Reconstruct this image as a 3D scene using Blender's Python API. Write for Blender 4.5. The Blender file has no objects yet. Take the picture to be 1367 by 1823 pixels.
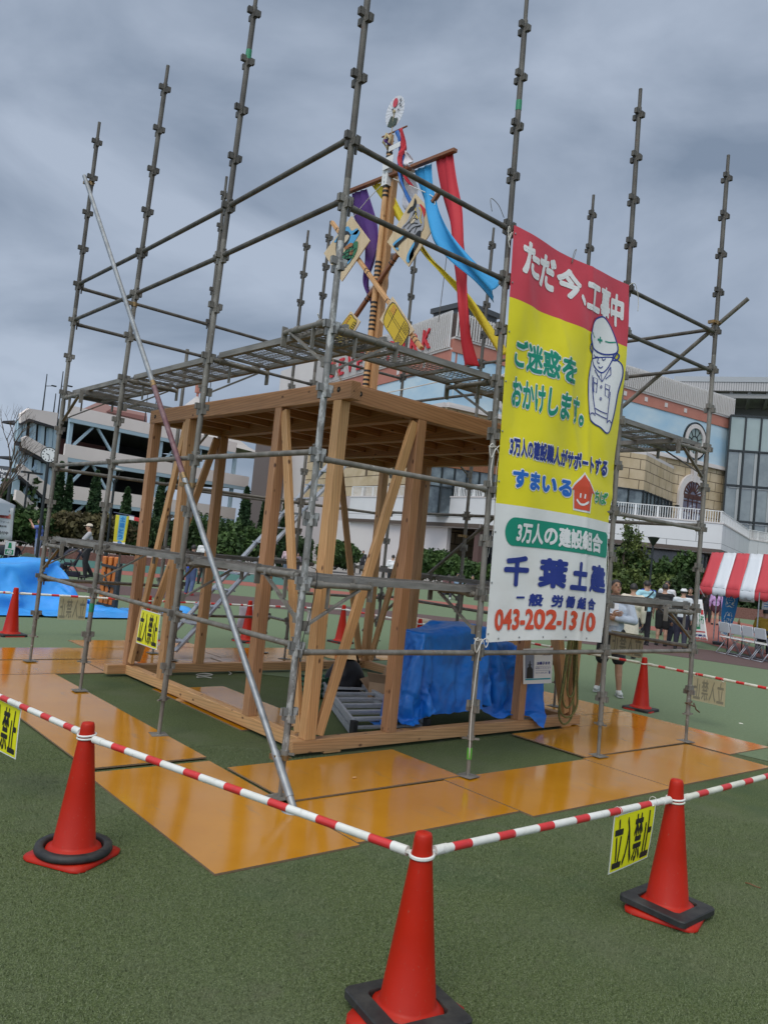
import bpy, bmesh, math, random
import numpy as np
from mathutils import Vector, Matrix, noise as mnoise

random.seed(7)
D = bpy.data
scn = bpy.context.scene
col = scn.collection
R = math.radians

# ---------------------------------------------------------------- camera
PW, PH, FPX = 1367.0, 1823.0, 1427.82
CAM = Vector((-3.1986, -4.5688, 1.7598))
YAW, PITCH, ROLL = 0.7000, 0.0490, 0.1006
_f = Vector((math.sin(YAW)*math.cos(PITCH), math.cos(YAW)*math.cos(PITCH), math.sin(PITCH)))
_r = Vector((math.cos(YAW), -math.sin(YAW), 0.0))
_u = _r.cross(_f)
RGT = _r*math.cos(ROLL) + _u*math.sin(ROLL)
UPV = _u*math.cos(ROLL) - _r*math.sin(ROLL)
FWD = _f
cam = D.cameras.new("camera")
cam.sensor_fit = 'VERTICAL'; cam.sensor_height = 24.0
cam.lens = 24.0*FPX/PH
cam.clip_end = 3000; cam.clip_start = 0.05
camo = D.objects.new("camera", cam); col.objects.link(camo)
M = Matrix.Identity(4)
for i in range(3):
    M[i][0] = RGT[i]; M[i][1] = UPV[i]; M[i][2] = -FWD[i]; M[i][3] = CAM[i]
camo.matrix_world = M
scn.camera = camo

# ---------------------------------------------------------------- light
SUN_EL, SUN_AZ = 46.0, 240.0     # azimuth measured from +Y towards +X
w = D.worlds.new("World"); scn.world = w; w.use_nodes = True
nt = w.node_tree; nd = nt.nodes; lk = nt.links
bg = nd["Background"]
tc = nd.new("ShaderNodeTexCoord")
sky = nd.new("ShaderNodeTexSky"); sky.sky_type = 'NISHITA'; sky.sun_disc = False
sky.sun_elevation = R(SUN_EL); sky.sun_rotation = R(SUN_AZ); sky.air_density = 1.0; sky.dust_density = 3.0
mp = nd.new("ShaderNodeMapping"); mp.inputs['Scale'].default_value = (1.6, 1.6, 3.4); mp.inputs['Rotation'].default_value = (0.3, 0.25, 0.4); mp.inputs['Location'].default_value = (8.22, 4.26, 12.6)
n1 = nd.new("ShaderNodeTexNoise"); n1.inputs['Scale'].default_value = 1.6; n1.inputs['Detail'].default_value = 7.0
n1.inputs['Roughness'].default_value = 0.5; n1.inputs['Distortion'].default_value = 0.35
cr = nd.new("ShaderNodeValToRGB")
cr.color_ramp.elements[0].position = 0.36; cr.color_ramp.elements[0].color = (2.2, 2.8, 3.75, 1)
cr.color_ramp.elements[1].position = 0.60; cr.color_ramp.elements[1].color = (4.4, 5.12, 6.3, 1)
lk.new(tc.outputs['Generated'], mp.inputs['Vector']); lk.new(mp.outputs[0], n1.inputs['Vector'])
lk.new(n1.outputs['Fac'], cr.inputs['Fac'])
sx = nd.new("ShaderNodeSeparateXYZ"); lk.new(tc.outputs['Generated'], sx.inputs[0])
mr = nd.new("ShaderNodeMapRange"); mr.interpolation_type = 'SMOOTHSTEP'
mr.inputs['From Min'].default_value = 0.64; mr.inputs['From Max'].default_value = 1.0
mr.inputs['To Min'].default_value = 1.0; mr.inputs['To Max'].default_value = 2.0
lk.new(sx.outputs['Z'], mr.inputs['Value'])
# an overcast sky is about a third darker low down than higher up
mr2 = nd.new("ShaderNodeMapRange"); mr2.inputs['From Min'].default_value = 0.0; mr2.inputs['From Max'].default_value = 0.25
mr2.inputs['To Min'].default_value = 1.12; mr2.inputs['To Max'].default_value = 1.0
lk.new(sx.outputs['Z'], mr2.inputs['Value'])
mm = nd.new("ShaderNodeMath"); mm.operation = 'MULTIPLY'; lk.new(mr.outputs[0], mm.inputs[0]); lk.new(mr2.outputs[0], mm.inputs[1])
# glow added round the hidden sun, behind the camera, to brighten facing walls
dp = nd.new("ShaderNodeVectorMath"); dp.operation = 'DOT_PRODUCT'; lk.new(tc.outputs['Generated'], dp.inputs[0])
dp.inputs[1].default_value = (math.sin(R(SUN_AZ))*math.cos(R(30)), math.cos(R(SUN_AZ))*math.cos(R(30)), math.sin(R(30)))
mr4 = nd.new("ShaderNodeMapRange"); mr4.interpolation_type = 'SMOOTHSTEP'; mr4.inputs['From Min'].default_value = 0.05; mr4.inputs['From Max'].default_value = 1.0
mr4.inputs['To Min'].default_value = 1.0; mr4.inputs['To Max'].default_value = 2.8; lk.new(dp.outputs['Value'], mr4.inputs['Value'])
mm2 = nd.new("ShaderNodeMath"); mm2.operation = 'MULTIPLY'; lk.new(mm.outputs[0], mm2.inputs[0]); lk.new(mr4.outputs[0], mm2.inputs[1])
vm = nd.new("ShaderNodeVectorMath"); vm.operation = 'SCALE'
lk.new(cr.outputs['Color'], vm.inputs[0]); lk.new(mm2.outputs[0], vm.inputs['Scale'])
mx = nd.new("ShaderNodeMix"); mx.data_type = 'RGBA'; mx.inputs['Factor'].default_value = 0.9
lk.new(sky.outputs[0], mx.inputs[6]); warm = nd.new("ShaderNodeMix"); warm.data_type = 'RGBA'; warm.blend_type = 'MULTIPLY'; warm.inputs[7].default_value = (1.25, 1.04, 0.80, 1)
mr3 = nd.new("ShaderNodeMapRange"); mr3.inputs['From Min'].default_value = 0.66; mr3.inputs['From Max'].default_value = 0.9; lk.new(sx.outputs['Z'], mr3.inputs['Value'])
lk.new(mr3.outputs[0], warm.inputs[0]); lk.new(vm.outputs[0], warm.inputs[6]); lk.new(warm.outputs[2], mx.inputs[7])
lk.new(mx.outputs[2], bg.inputs['Color']); bg.inputs['Strength'].default_value = 0.1
sun = D.lights.new("sun", 'SUN'); sun.energy = 1.1; sun.angle = R(25); sun.color = (1.0, 0.92, 0.80)
suno = D.objects.new("sun", sun); col.objects.link(suno)
sd = Vector((math.sin(R(SUN_AZ))*math.cos(R(SUN_EL)), math.cos(R(SUN_AZ))*math.cos(R(SUN_EL)), math.sin(R(SUN_EL))))
suno.rotation_euler = sd.to_track_quat('Z', 'Y').to_euler()
vs = scn.view_settings
vs.view_transform = 'Standard'; vs.look = 'None'; vs.exposure = 0.0; vs.gamma = 1.0; vs.use_curve_mapping = False
scn.cycles.max_bounces = 6; scn.cycles.caustics_reflective = False; scn.cycles.caustics_refractive = False

# ---------------------------------------------------------------- helpers
def ray(u, v):
    return RGT*((u-PW/2)/FPX) - UPV*((v-PH/2)/FPX) + FWD
def hz(u, v, z=0.0):          # point of a horizontal plane seen at photo pixel u, v
    d = ray(u, v); return CAM + d*((z-CAM.z)/d.z)
def hx(u, v, x):
    d = ray(u, v); return CAM + d*((x-CAM.x)/d.x)
def hy(u, v, y):
    d = ray(u, v); return CAM + d*((y-CAM.y)/d.y)
def at(u, v, dist):           # point at a horizontal distance
    d = ray(u, v); return CAM + d*(dist/math.hypot(d.x, d.y))
class Plane:                  # vertical plane through two plan points
    def __init__(s, a, b):
        s.a = Vector((a[0], a[1], 0)); s.b = Vector((b[0], b[1], 0))
        s.t = (s.b-s.a).normalized(); s.n = Vector((s.t.y, -s.t.x, 0))
        if s.n.dot(CAM-s.a) < 0: s.n = -s.n
    def hit(s, u, v):
        d = ray(u, v); k = (s.a-CAM).dot(s.n)/d.dot(s.n); return CAM + d*k
    def P(s, q, z, off=0.0):
        return s.a + s.t*q + s.n*off + Vector((0, 0, z))
    def q(s, u, v):
        h = s.hit(u, v); return (h-s.a).dot(s.t), h.z

def thing(name, label=None, cat=None, group=None, loc=(0, 0, 0), kind=None):
    o = D.objects.new(name, None); o.empty_display_size = 0.1
    o.location = loc; col.objects.link(o); tag(o, label, cat, group, kind); return o
def tag(o, label=None, cat=None, group=None, kind=None):
    if label: o['label'] = label
    if cat: o['category'] = cat
    if group: o['group'] = group
    if kind: o['kind'] = kind
    return o
def wm(o):
    m = o.matrix_basis.copy()
    if o.parent is not None: m = wm(o.parent) @ o.matrix_parent_inverse @ m
    return m
def adopt(o, parent):         # parts are modelled in place; this undoes the thing's own placement
    if parent is not None:
        o.parent = parent; o.matrix_parent_inverse = wm(parent).inverted()
    return o
def copy_tree(o, parent=None):
    c = o.copy(); col.objects.link(c)
    if parent is not None: c.parent = parent
    for ch in list(o.children): copy_tree(ch, c)
    return c

class MB:
    def __init__(s): s.v = []; s.f = []; s.m = []; s.sm = []; s.mi = 0
    def add(s, vs, fs, smooth=False, mi=None):
        k = len(s.v); s.v += [tuple(x) for x in vs]; s.f += [tuple(i+k for i in f) for f in fs]
        s.m += [s.mi if mi is None else mi]*len(fs); s.sm += [smooth]*len(fs); return s
    def box(s, c, size, rot=None, mi=None):
        hx_, hy_, hz_ = size[0]/2, size[1]/2, size[2]/2
        c = Vector(c); vs = []
        for sx_, sy_, sz_ in ((-1,-1,-1),(1,-1,-1),(1,1,-1),(-1,1,-1),(-1,-1,1),(1,-1,1),(1,1,1),(-1,1,1)):
            p = Vector((sx_*hx_, sy_*hy_, sz_*hz_)); p = rot @ p if rot is not None else p; vs.append(c+p)
        return s.add(vs, ((0,3,2,1),(4,5,6,7),(0,1,5,4),(1,2,6,5),(2,3,7,6),(3,0,4,7)), mi=mi)
    def bb(s, a, b, mi=None):
        a = Vector(a); b = Vector(b); return s.box((a+b)/2, [abs(b[i]-a[i]) for i in range(3)], mi=mi)
    def frame(s, p0, p1, up=(0, 0, 1)):
        z = (Vector(p1)-Vector(p0)); L = z.length; z = z/L; up = Vector(up)
        if abs(z.dot(up)) > 0.99: up = Vector((0, 1, 0))
        x = up.cross(z).normalized(); y = z.cross(x); return x, y, z, L
    def bar(s, p0, p1, w_, h_, up=(0, 0, 1), mi=None):
        x, y, z, L = s.frame(p0, p1, up); p0 = Vector(p0)
        rot = Matrix((x, y, z)).transposed(); return s.box(p0+z*L/2, (w_, h_, L), rot, mi=mi)
    def tube(s, p0, p1, r, n=12, r1=None, caps=True, mi=None):
        x, y, z, L = s.frame(p0, p1); r1 = r if r1 is None else r1; p0 = Vector(p0); p1 = Vector(p1)
        vs = []
        for p, rr in ((p0, r), (p1, r1)):
            for i in range(n):
                a = 2*math.pi*i/n; vs.append(p + x*math.cos(a)*rr + y*math.sin(a)*rr)
        s.add(vs, [(i, (i+1) % n, n+(i+1) % n, n+i) for i in range(n)], True, mi)
        if caps: s.add(vs[:n][::-1], [tuple(range(n))], False, mi); s.add(vs[n:], [tuple(range(n))], False, mi)
        return s
    def path(s, pts, r, n=8, closed=False, mi=None):
        pts = [Vector(p) for p in pts]; N = len(pts); rr = r if hasattr(r, '__len__') else [r]*N
        vs = []; prev = None
        for k in range(N):
            a = pts[(k-1) % N] if (closed or k > 0) else pts[k]; b = pts[(k+1) % N] if (closed or k < N-1) else pts[k]
            z = (b-a).normalized()
            if prev is None:
                up = Vector((0, 0, 1)) if abs(z.z) < .9 else Vector((1, 0, 0)); x = up.cross(z).normalized()
            else: x = (prev - z*prev.dot(z)).normalized()
            prev = x; y = z.cross(x)
            for i in range(n):
                t = 2*math.pi*i/n; vs.append(pts[k]+x*math.cos(t)*rr[k]+y*math.sin(t)*rr[k])
        fs = []
        for k in range(N if closed else N-1):
            a = k*n; b = ((k+1) % N)*n
            fs += [(a+i, a+(i+1) % n, b+(i+1) % n, b+i) for i in range(n)]
        if not closed: fs += [tuple(range(n))[::-1], tuple(range((N-1)*n, N*n))]
        return s.add(vs, fs, True, mi)
    def lathe(s, prof, n=24, o=(0, 0, 0), mi=None, smooth=True):
        o = Vector(o); vs = []
        for r_, z_ in prof:
            for i in range(n):
                a = 2*math.pi*i/n; vs.append(o+Vector((r_*math.cos(a), r_*math.sin(a), z_)))
        fs = []
        for k in range(len(prof)-1):
            fs += [(k*n+i, k*n+(i+1) % n, (k+1)*n+(i+1) % n, (k+1)*n+i) for i in range(n)]
        return s.add(vs, fs, smooth, mi)
    def ell(s, c, rad, n=12, m=8, rot=None, mi=None):
        c = Vector(c); vs = []
        for j in range(1, m):
            t = math.pi*j/m
            for i in range(n):
                a = 2*math.pi*i/n; p = Vector((rad[0]*math.sin(t)*math.cos(a), rad[1]*math.sin(t)*math.sin(a), rad[2]*math.cos(t)))
                vs.append(c+(rot @ p if rot is not None else p))
        k = len(vs); top = Vector((0, 0, rad[2])); 
        if rot is not None: top = rot @ top
        vs += [c+top, c-top]
        fs = [(j*n+i, (j+1)*n+i, (j+1)*n+(i+1) % n, j*n+(i+1) % n) for j in range(m-2) for i in range(n)]
        fs += [(k, i, (i+1) % n) for i in range(n)] + [(k+1, (m-2)*n+(i+1) % n, (m-2)*n+i) for i in range(n)]
        return s.add(vs, fs, True, mi)
    def prism(s, pts, vec, mi=None):
        pts = [Vector(p) for p in pts]; vec = Vector(vec); n = len(pts)
        nn = Vector((0, 0, 0))
        for i in range(n): nn += pts[i].cross(pts[(i+1) % n])
        if nn.dot(vec) > 0: pts = pts[::-1]
        vs = pts+[p+vec for p in pts]
        return s.add(vs, [tuple(range(n)), tuple(range(n, 2*n))[::-1]] + [(i, n+i, n+(i+1) % n, (i+1) % n) for i in range(n)], mi=mi)
    def grid(s, P, smooth=True, mi=None):
        nr, nc = len(P), len(P[0]); vs = [p for row in P for p in row]
        return s.add(vs, [(r*nc+c, r*nc+c+1, (r+1)*nc+c+1, (r+1)*nc+c) for r in range(nr-1) for c in range(nc-1)], smooth, mi)
    def mesh(s, name, mats):
        me = D.meshes.new(name); me.from_pydata(s.v, [], s.f)
        for m_ in (mats if isinstance(mats, (list, tuple)) else [mats]): me.materials.append(m_)
        me.polygons.foreach_set('material_index', s.m); me.polygons.foreach_set('use_smooth', s.sm); me.update(); return me
    def build(s, name, mats, parent=None, label=None, cat=None, group=None, kind=None, fix=False):
        me = s.mesh(name, mats)
        if fix:
            b = bmesh.new(); b.from_mesh(me); bmesh.ops.recalc_face_normals(b, faces=b.faces); b.to_mesh(me); b.free()
        o = D.objects.new(name, me); col.objects.link(o); adopt(o, parent); tag(o, label, cat, group, kind); return o
def bevel(o, w_=0.004, seg=1):
    m = o.modifiers.new('bevel', 'BEVEL'); m.width = w_; m.segments = seg; m.limit_method = 'ANGLE'; return o
def solid(o, t):
    m = o.modifiers.new('solid', 'SOLIDIFY'); m.thickness = t; m.offset = 0; return o

# ---------------------------------------------------------------- materials
def lin(c):
    return tuple((x/255/12.92) if x/255 <= .04045 else ((x/255+.055)/1.055)**2.4 for x in c)
def mat(name, c, rough=0.6, metal=0.0, c2=None, scale=8.0, lo=.35, hi=.65, detail=4, stretch=None, bump=0.0, bscale=None, bdist=0.01,
        spec=0.5, coord='Object', coat=0.0, trans=0.0, rvar=0.0):
    m = D.materials.new(name); m.use_nodes = True; nt = m.node_tree; N = nt.nodes; L = nt.links; b = N['Principled BSDF']
    b.inputs['Base Color'].default_value = (*c, 1); b.inputs['Roughness'].default_value = rough
    b.inputs['Metallic'].default_value = metal; b.inputs['Specular IOR Level'].default_value = spec
    if coat: b.inputs['Coat Weight'].default_value = coat; b.inputs['Coat Roughness'].default_value = 0.08
    if trans: b.inputs['Transmission Weight'].default_value = trans
    vec = None
    def getvec():
        t = N.new('ShaderNodeTexCoord'); mpp = N.new('ShaderNodeMapping')
        if stretch: mpp.inputs['Scale'].default_value = stretch
        L.new(t.outputs[coord], mpp.inputs['Vector'])
        oi = N.new('ShaderNodeObjectInfo'); cm = N.new('ShaderNodeCombineXYZ'); ml = N.new('ShaderNodeMath'); ml.operation = 'MULTIPLY'; ml.inputs[1].default_value = 37.0
        L.new(oi.outputs['Random'], ml.inputs[0]); L.new(ml.outputs[0], cm.inputs[0]); L.new(ml.outputs[0], cm.inputs[1]); L.new(cm.outputs[0], mpp.inputs['Location'])
        return mpp.outputs[0]
    if c2 is not None or bump or rvar: vec = getvec()
    if c2 is not None:
        n = N.new('ShaderNodeTexNoise'); n.inputs['Scale'].default_value = scale; n.inputs['Detail'].default_value = detail; n.inputs['Roughness'].default_value = 0.6
        L.new(vec, n.inputs['Vector']); r = N.new('ShaderNodeValToRGB')
        r.color_ramp.elements[0].position = lo; r.color_ramp.elements[0].color = (*c, 1)
        r.color_ramp.elements[1].position = hi; r.color_ramp.elements[1].color = (*c2, 1)
        L.new(n.outputs['Fac'], r.inputs['Fac']); L.new(r.outputs[0], b.inputs['Base Color'])
        if rvar:
            q = N.new('ShaderNodeMapRange'); q.inputs['To Min'].default_value = rough; q.inputs['To Max'].default_value = rough+rvar
            L.new(n.outputs['Fac'], q.inputs['Value']); L.new(q.outputs[0], b.inputs['Roughness'])
    if bump:
        n = N.new('ShaderNodeTexNoise'); n.inputs['Scale'].default_value = bscale or scale; n.inputs['Detail'].default_value = 5
        L.new(vec, n.inputs['Vector']); bp = N.new('ShaderNodeBump'); bp.inputs['Strength'].default_value = bump; bp.inputs['Distance'].default_value = bdist
        L.new(n.outputs['Fac'], bp.inputs['Height']); L.new(bp.outputs[0], b.inputs['Normal'])
    return m
def mixin(m, fac_socket, color):
    nt = m.node_tree; b = nt.nodes['Principled BSDF']; L = nt.links
    x = nt.nodes.new('ShaderNodeMix'); x.data_type = 'RGBA'
    if b.inputs['Base Color'].links: L.new(b.inputs['Base Color'].links[0].from_socket, x.inputs[6])
    else: x.inputs[6].default_value = b.inputs['Base Color'].default_value
    x.inputs[7].default_value = (*color, 1); L.new(fac_socket, x.inputs[0]); L.new(x.outputs[2], b.inputs['Base Color'])

STEEL = mat('weathered_steel', (.125, .115, .096), .6, .12, (.235, .22, .19), 9, .35, .7, stretch=(1, 1, .5), bump=.25, bscale=60, bdist=.002)
def speck(m, sc, lo, hi, color, stretch=(1, 1, 1)):
    N = m.node_tree.nodes; L = m.node_tree.links
    t = N.new('ShaderNodeTexCoord'); mpp = N.new('ShaderNodeMapping'); mpp.inputs['Scale'].default_value = stretch
    L.new(t.outputs['Object'], mpp.inputs[0]); n = N.new('ShaderNodeTexNoise'); n.inputs['Scale'].default_value = sc; n.inputs['Detail'].default_value = 6; n.inputs['Roughness'].default_value = .7
    L.new(mpp.outputs[0], n.inputs['Vector']); r = N.new('ShaderNodeMapRange'); r.inputs['From Min'].default_value = lo; r.inputs['From Max'].default_value = hi
    L.new(n.outputs['Fac'], r.inputs['Value']); mixin(m, r.outputs[0], color)
STEELD = mat('weathered_steel_backlit', (.060, .055, .047), .62, .1, (.13, .12, .10), 9, .35, .7, stretch=(1, 1, .5), bump=.25, bscale=60, bdist=.002)  # weathered steel with the backlit darkness of the scaffold top put into its colour
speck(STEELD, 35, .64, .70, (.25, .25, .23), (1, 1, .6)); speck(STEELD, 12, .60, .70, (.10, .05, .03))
speck(STEEL, 35, .62, .68, (.42, .42, .40), (1, 1, .6)); speck(STEEL, 14, .64, .72, (.16, .075, .035))
SPLASH = mat('paint_splashed_steel', (.17, .16, .145), .55, .3, (.25, .25, .235), 9, .35, .7, bump=.3, bscale=50, bdist=.002)
speck(SPLASH, 16, .50, .57, (.44, .44, .42), (1, 1, .35)); speck(SPLASH, 22, .66, .7, (.05, .045, .04))
GALV = mat('galvanised_steel', (.20, .215, .225), .45, .5, (.33, .35, .36), 12, .3, .7, bump=.1, bscale=40, bdist=.001)
MAROON = mat('maroon_paint', (.13, .05, .06), .5, 0, (.22, .14, .14), 14, .4, .75)
BRASS = mat('clamp_brass', (.35, .22, .09), .45, .7, (.2, .15, .09), 20)
def wood(name, c, c2, knots=True):
    m = mat(name, c, .55, 0, c2, 3.0, .3, .72, stretch=(9, 9, .55), bump=.12, bscale=6, bdist=.002, detail=7)
    N = m.node_tree.nodes; L = m.node_tree.links
    t = N.new('ShaderNodeTexCoord'); mpp = N.new('ShaderNodeMapping'); mpp.inputs['Scale'].default_value = (1, 1, .55)
    L.new(t.outputs['Object'], mpp.inputs[0])
    if knots:
        oi = N.new('ShaderNodeObjectInfo'); ml = N.new('ShaderNodeMath'); ml.operation = 'MULTIPLY'; ml.inputs[1].default_value = 61.0
        cm = N.new('ShaderNodeCombineXYZ'); L.new(oi.outputs['Random'], ml.inputs[0]); L.new(ml.outputs[0], cm.inputs[2]); L.new(cm.outputs[0], mpp.inputs['Location'])
        v = N.new('ShaderNodeTexVoronoi'); v.inputs['Scale'].default_value = 8.5; L.new(mpp.outputs[0], v.inputs['Vector'])
        r = N.new('ShaderNodeMapRange'); r.inputs['From Min'].default_value = .13; r.inputs['From Max'].default_value = .07
        L.new(v.outputs['Distance'], r.inputs['Value']); mixin(m, r.outputs[0], (.10, .04, .018))
    wv = N.new('ShaderNodeTexWave'); wv.wave_type = 'BANDS'; wv.bands_direction = 'DIAGONAL'; wv.inputs['Scale'].default_value = 9; wv.inputs['Distortion'].default_value = 5
    wv.inputs['Detail'].default_value = 3; wv.inputs['Detail Scale'].default_value = .6
    m2 = N.new('ShaderNodeMapping'); m2.inputs['Scale'].default_value = (2.6, 2.6, .16); L.new(t.outputs['Object'], m2.inputs[0]); L.new(m2.outputs[0], wv.inputs['Vector'])
    r = N.new('ShaderNodeMapRange'); r.inputs['From Min'].default_value = .45; r.inputs['From Max'].default_value = 1.0; r.inputs['To Max'].default_value = .42
    L.new(wv.outputs['Fac'], r.inputs['Value']); mixin(m, r.outputs[0], tuple(x*.55 for x in c))
    return m
WOOD = wood('cedar_timber', (.43, .225, .092), (.58, .335, .16))
WOOD2 = wood('pale_timber', (.55, .29, .115), (.68, .40, .18))
WOODR = wood('red_cedar_timber', (.38, .185, .085), (.51, .275, .135))
DARKW = mat('dark_stained_timber', (.17, .062, .025), .5, 0, (.27, .11, .045), 4, stretch=(6, 6, .6))
BOARDW = mat('plywood_board', (.58, .44, .26), .6, 0, (.66, .52, .33), 3, stretch=(1, 6, 1))
DARK = mat('hole_shade', (.012, .01, .009), .9)
PLY = mat('orange_form_plywood', (.45, .185, .004), .085, 0, (.52, .225, .010), 1.6, .3, .7, spec=.55, bump=.05, bscale=2.5, bdist=.01, coat=.0, rvar=.09)
speck(PLY, 55, .70, .74, (.10, .05, .02)); speck(PLY, 2.2, .58, .85, (.36, .19, .05)); speck(PLY, 7, .60, .78, (.27, .165, .07), (1, .25, 1)); speck(PLY, 24, .64, .74, (.20, .12, .06), (.4, 1, 1)); speck(PLY, 160, .66, .75, (.18, .10, .04))
PLYEDGE = mat('plywood_edge', (.12, .075, .04), .8, 0, (.28, .19, .11), 60, stretch=(1, 1, 30))
TARP = mat('blue_sheet', (.008, .13, .52), .36, 0, (.014, .19, .66), 3, bump=.5, bscale=9, bdist=.02)
TARPL = mat('light_blue_sheet', (.03, .27, .72), .45, 0, (.045, .34, .80), 2, bump=.35, bscale=5, bdist=.03)
RED = mat('cone_red_plastic', (.44, .0135, .001), .46, 0, (.39, .0115, .001), 6, .3, .7, bump=.04, bscale=30, bdist=.002, spec=.28)
RUB = mat('black_rubber', (.012, .012, .013), .6, 0, (.03, .03, .028), 12, bump=.3, bscale=60, bdist=.002)
WHT = mat('white_plastic', (.74, .74, .70), .35, 0, (.64, .64, .58), 12)
STR = mat('red_tape', (.62, .03, .03), .35, 0, (.5, .03, .03), 20)
ROPE = mat('white_cord', (.62, .60, .54), .8)
HOSE = mat('olive_rope', (.22, .20, .05), .8, 0, (.10, .11, .04), 40)
BLK = mat('black_print', (.012, .012, .012), .6)
ALU = mat('aluminium', (.50, .52, .55), .42, .3, (.40, .42, .46), 20)
GREENT = mat('green_tape', (.02, .22, .10), .5)
speck(RED, 5, .60, .85, (.30, .03, .02), (1, 1, .4)); speck(RED, 60, .62, .72, (.27, .09, .06)); speck(RED, 1.8, .52, .75, (.33, .018, .010)); speck(RED, 9, .70, .80, (.46, .05, .03), (3, 3, .5))
speck(RUB, 6, .5, .8, (.06, .058, .05)); speck(WHT, 18, .58, .78, (.40, .38, .34)); speck(STR, 25, .62, .75, (.60, .22, .20))
def ridge(m, sc, st, dist):
    N = m.node_tree.nodes; L = m.node_tree.links; b = N['Principled BSDF']; t = N.new('ShaderNodeTexCoord'); n = N.new('ShaderNodeTexNoise'); n.noise_type = 'RIDGED_MULTIFRACTAL'; n.inputs['Scale'].default_value = sc; n.inputs['Detail'].default_value = 3
    L.new(t.outputs['Object'], n.inputs['Vector']); bp = N.new('ShaderNodeBump'); bp.inputs['Strength'].default_value = st; bp.inputs['Distance'].default_value = dist; L.new(n.outputs['Fac'], bp.inputs['Height'])
    if b.inputs['Normal'].links: L.new(b.inputs['Normal'].links[0].from_socket, bp.inputs['Normal'])
    L.new(bp.outputs[0], b.inputs['Normal'])
ridge(TARP, 3.2, .8, .035); ridge(TARPL, 1.6, .5, .04)
def flat(name, c, rough=.6): return mat(name, c, rough)
B_RED = mat('banner_red', (.56, .045, .065), .42, bump=.25, bscale=7, bdist=.02)
B_YEL = mat('banner_yellow', (.74, .65, .006), .42, bump=.25, bscale=7, bdist=.02)
B_WHT = mat('banner_white', (.72, .72, .69), .42, bump=.25, bscale=7, bdist=.02)
for m_ in (B_RED, B_YEL, B_WHT): ridge(m_, 2.6, .45, .02)
B_GRN = flat('banner_green', (.0, .24, .15), .5); B_NAV = flat('banner_navy', (.012, .03, .22), .5)
B_ORG = flat('banner_orange', (.62, .07, .025), .5); B_BLU = flat('banner_blue', (.012, .13, .5), .5)
B_LOG = flat('banner_leaf_green', (.03, .33, .10), .5)
B_LET = flat('banner_letter_white', (.74, .74, .72), .5)
# ---------------------------------------------------------------- ground
TURF = mat('synthetic_turf', (.070, .096, .034), .95, 0, (.104, .134, .054), 48, .42, .58, bump=.9, bscale=110, bdist=.012, spec=.15, detail=8)
def turf_detail(m):
    N = m.node_tree.nodes; L = m.node_tree.links
    t = N.new('ShaderNodeTexCoord')
    n = N.new('ShaderNodeTexNoise'); n.inputs['Scale'].default_value = 120; n.inputs['Detail'].default_value = 4; n.inputs['Roughness'].default_value = .85
    L.new(t.outputs['Object'], n.inputs['Vector'])
    for lo, hi, c in ((.53, .64, (.24, .29, .17)), (.47, .36, (.014, .026, .008))):
        r = N.new('ShaderNodeMapRange'); r.inputs['From Min'].default_value = lo; r.inputs['From Max'].default_value = hi; r.inputs['To Max'].default_value = .85
        L.new(n.outputs['Fac'], r.inputs['Value']); mixin(m, r.outputs[0], c)
    n = N.new('ShaderNodeTexNoise'); n.inputs['Scale'].default_value = .9; n.inputs['Detail'].default_value = 4
    L.new(t.outputs['Object'], n.inputs['Vector'])
    r = N.new('ShaderNodeMapRange'); r.inputs['From Min'].default_value = .45; r.inputs['From Max'].default_value = .72; r.inputs['To Max'].default_value = .35
    L.new(n.outputs['Fac'], r.inputs['Value']); mixin(m, r.outputs[0], (.14, .17, .10))
turf_detail(TURF)
speck(TURF, .8, .50, .75, (.125, .14, .085)); speck(TURF, 3.5, .58, .80, (.11, .115, .075)); speck(TURF, .35, .55, .75, (.060, .095, .050))
def sheet(name, pts, z, m, thick=None, kind='structure'):
    mb = MB(); P = [Vector((p[0], p[1], z)) for p in pts]
    if thick: mb.prism(P, (0, 0, -thick))
    else: mb.add(P, [tuple(range(len(P)))])
    return mb.build(name, m, kind=kind, fix=bool(thick))
sheet('ground', [(-300, -300), (400, -300), (400, 400), (-300, 400)], 0.0, TURF)
for k_, (a_, b_) in enumerate((((-6, 1.55), (.78, 1.42)), ((-6, 4.5), (-1.2, 4.4)))):
    a_ = Vector((*a_, .003)); b_ = Vector((*b_, .003)); q_n = Vector((-(b_-a_).y, (b_-a_).x, 0)).normalized()*.0018
    MB().add([a_-q_n, b_-q_n, b_+q_n, a_+q_n], [(0, 1, 2, 3)]).build('turf_seam', mat('seam_dark', (.03, .045, .025), .95), kind='structure')
# ring shaped running lanes painted round the square
def ring(name, c, r0, r1, a0, a1, z, m, n=60):
    mb = MB(); vs = []
    for i in range(n+1):
        a = R(a0+(a1-a0)*i/n); vs += [(c[0]+r0*math.cos(a), c[1]+r0*math.sin(a), z), (c[0]+r1*math.cos(a), c[1]+r1*math.sin(a), z)]
    mb.add(vs, [(2*i, 2*i+1, 2*i+3, 2*i+2) for i in range(n)]); return mb.build(name, m, kind='structure')
BROWN = mat('brown_lane', (.085, .052, .048), .9, 0, (.115, .068, .062), 20, bump=.3, bscale=80, bdist=.005)
LGRN = mat('pale_green_turf', (.115, .165, .085), .9, 0, (.145, .195, .105), 25, bump=.3, bscale=80, bdist=.005)
REDL = mat('red_lane', (.27, .085, .06), .9, 0, (.32, .11, .08), 15)
TEAL = mat('teal_turf', (.045, .135, .115), .9, 0, (.06, .16, .135), 15)
PAVE = mat('grey_paving', (.25, .23, .22), .85, 0, (.32, .30, .28), 3)
ring('turf_ring', (-3, -2), 8.5, 60.0, -70, 140, .004, LGRN)
ring('brown_lane', (-3, -2), 18.9, 22.2, -70, 140, .008, BROWN)
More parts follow.
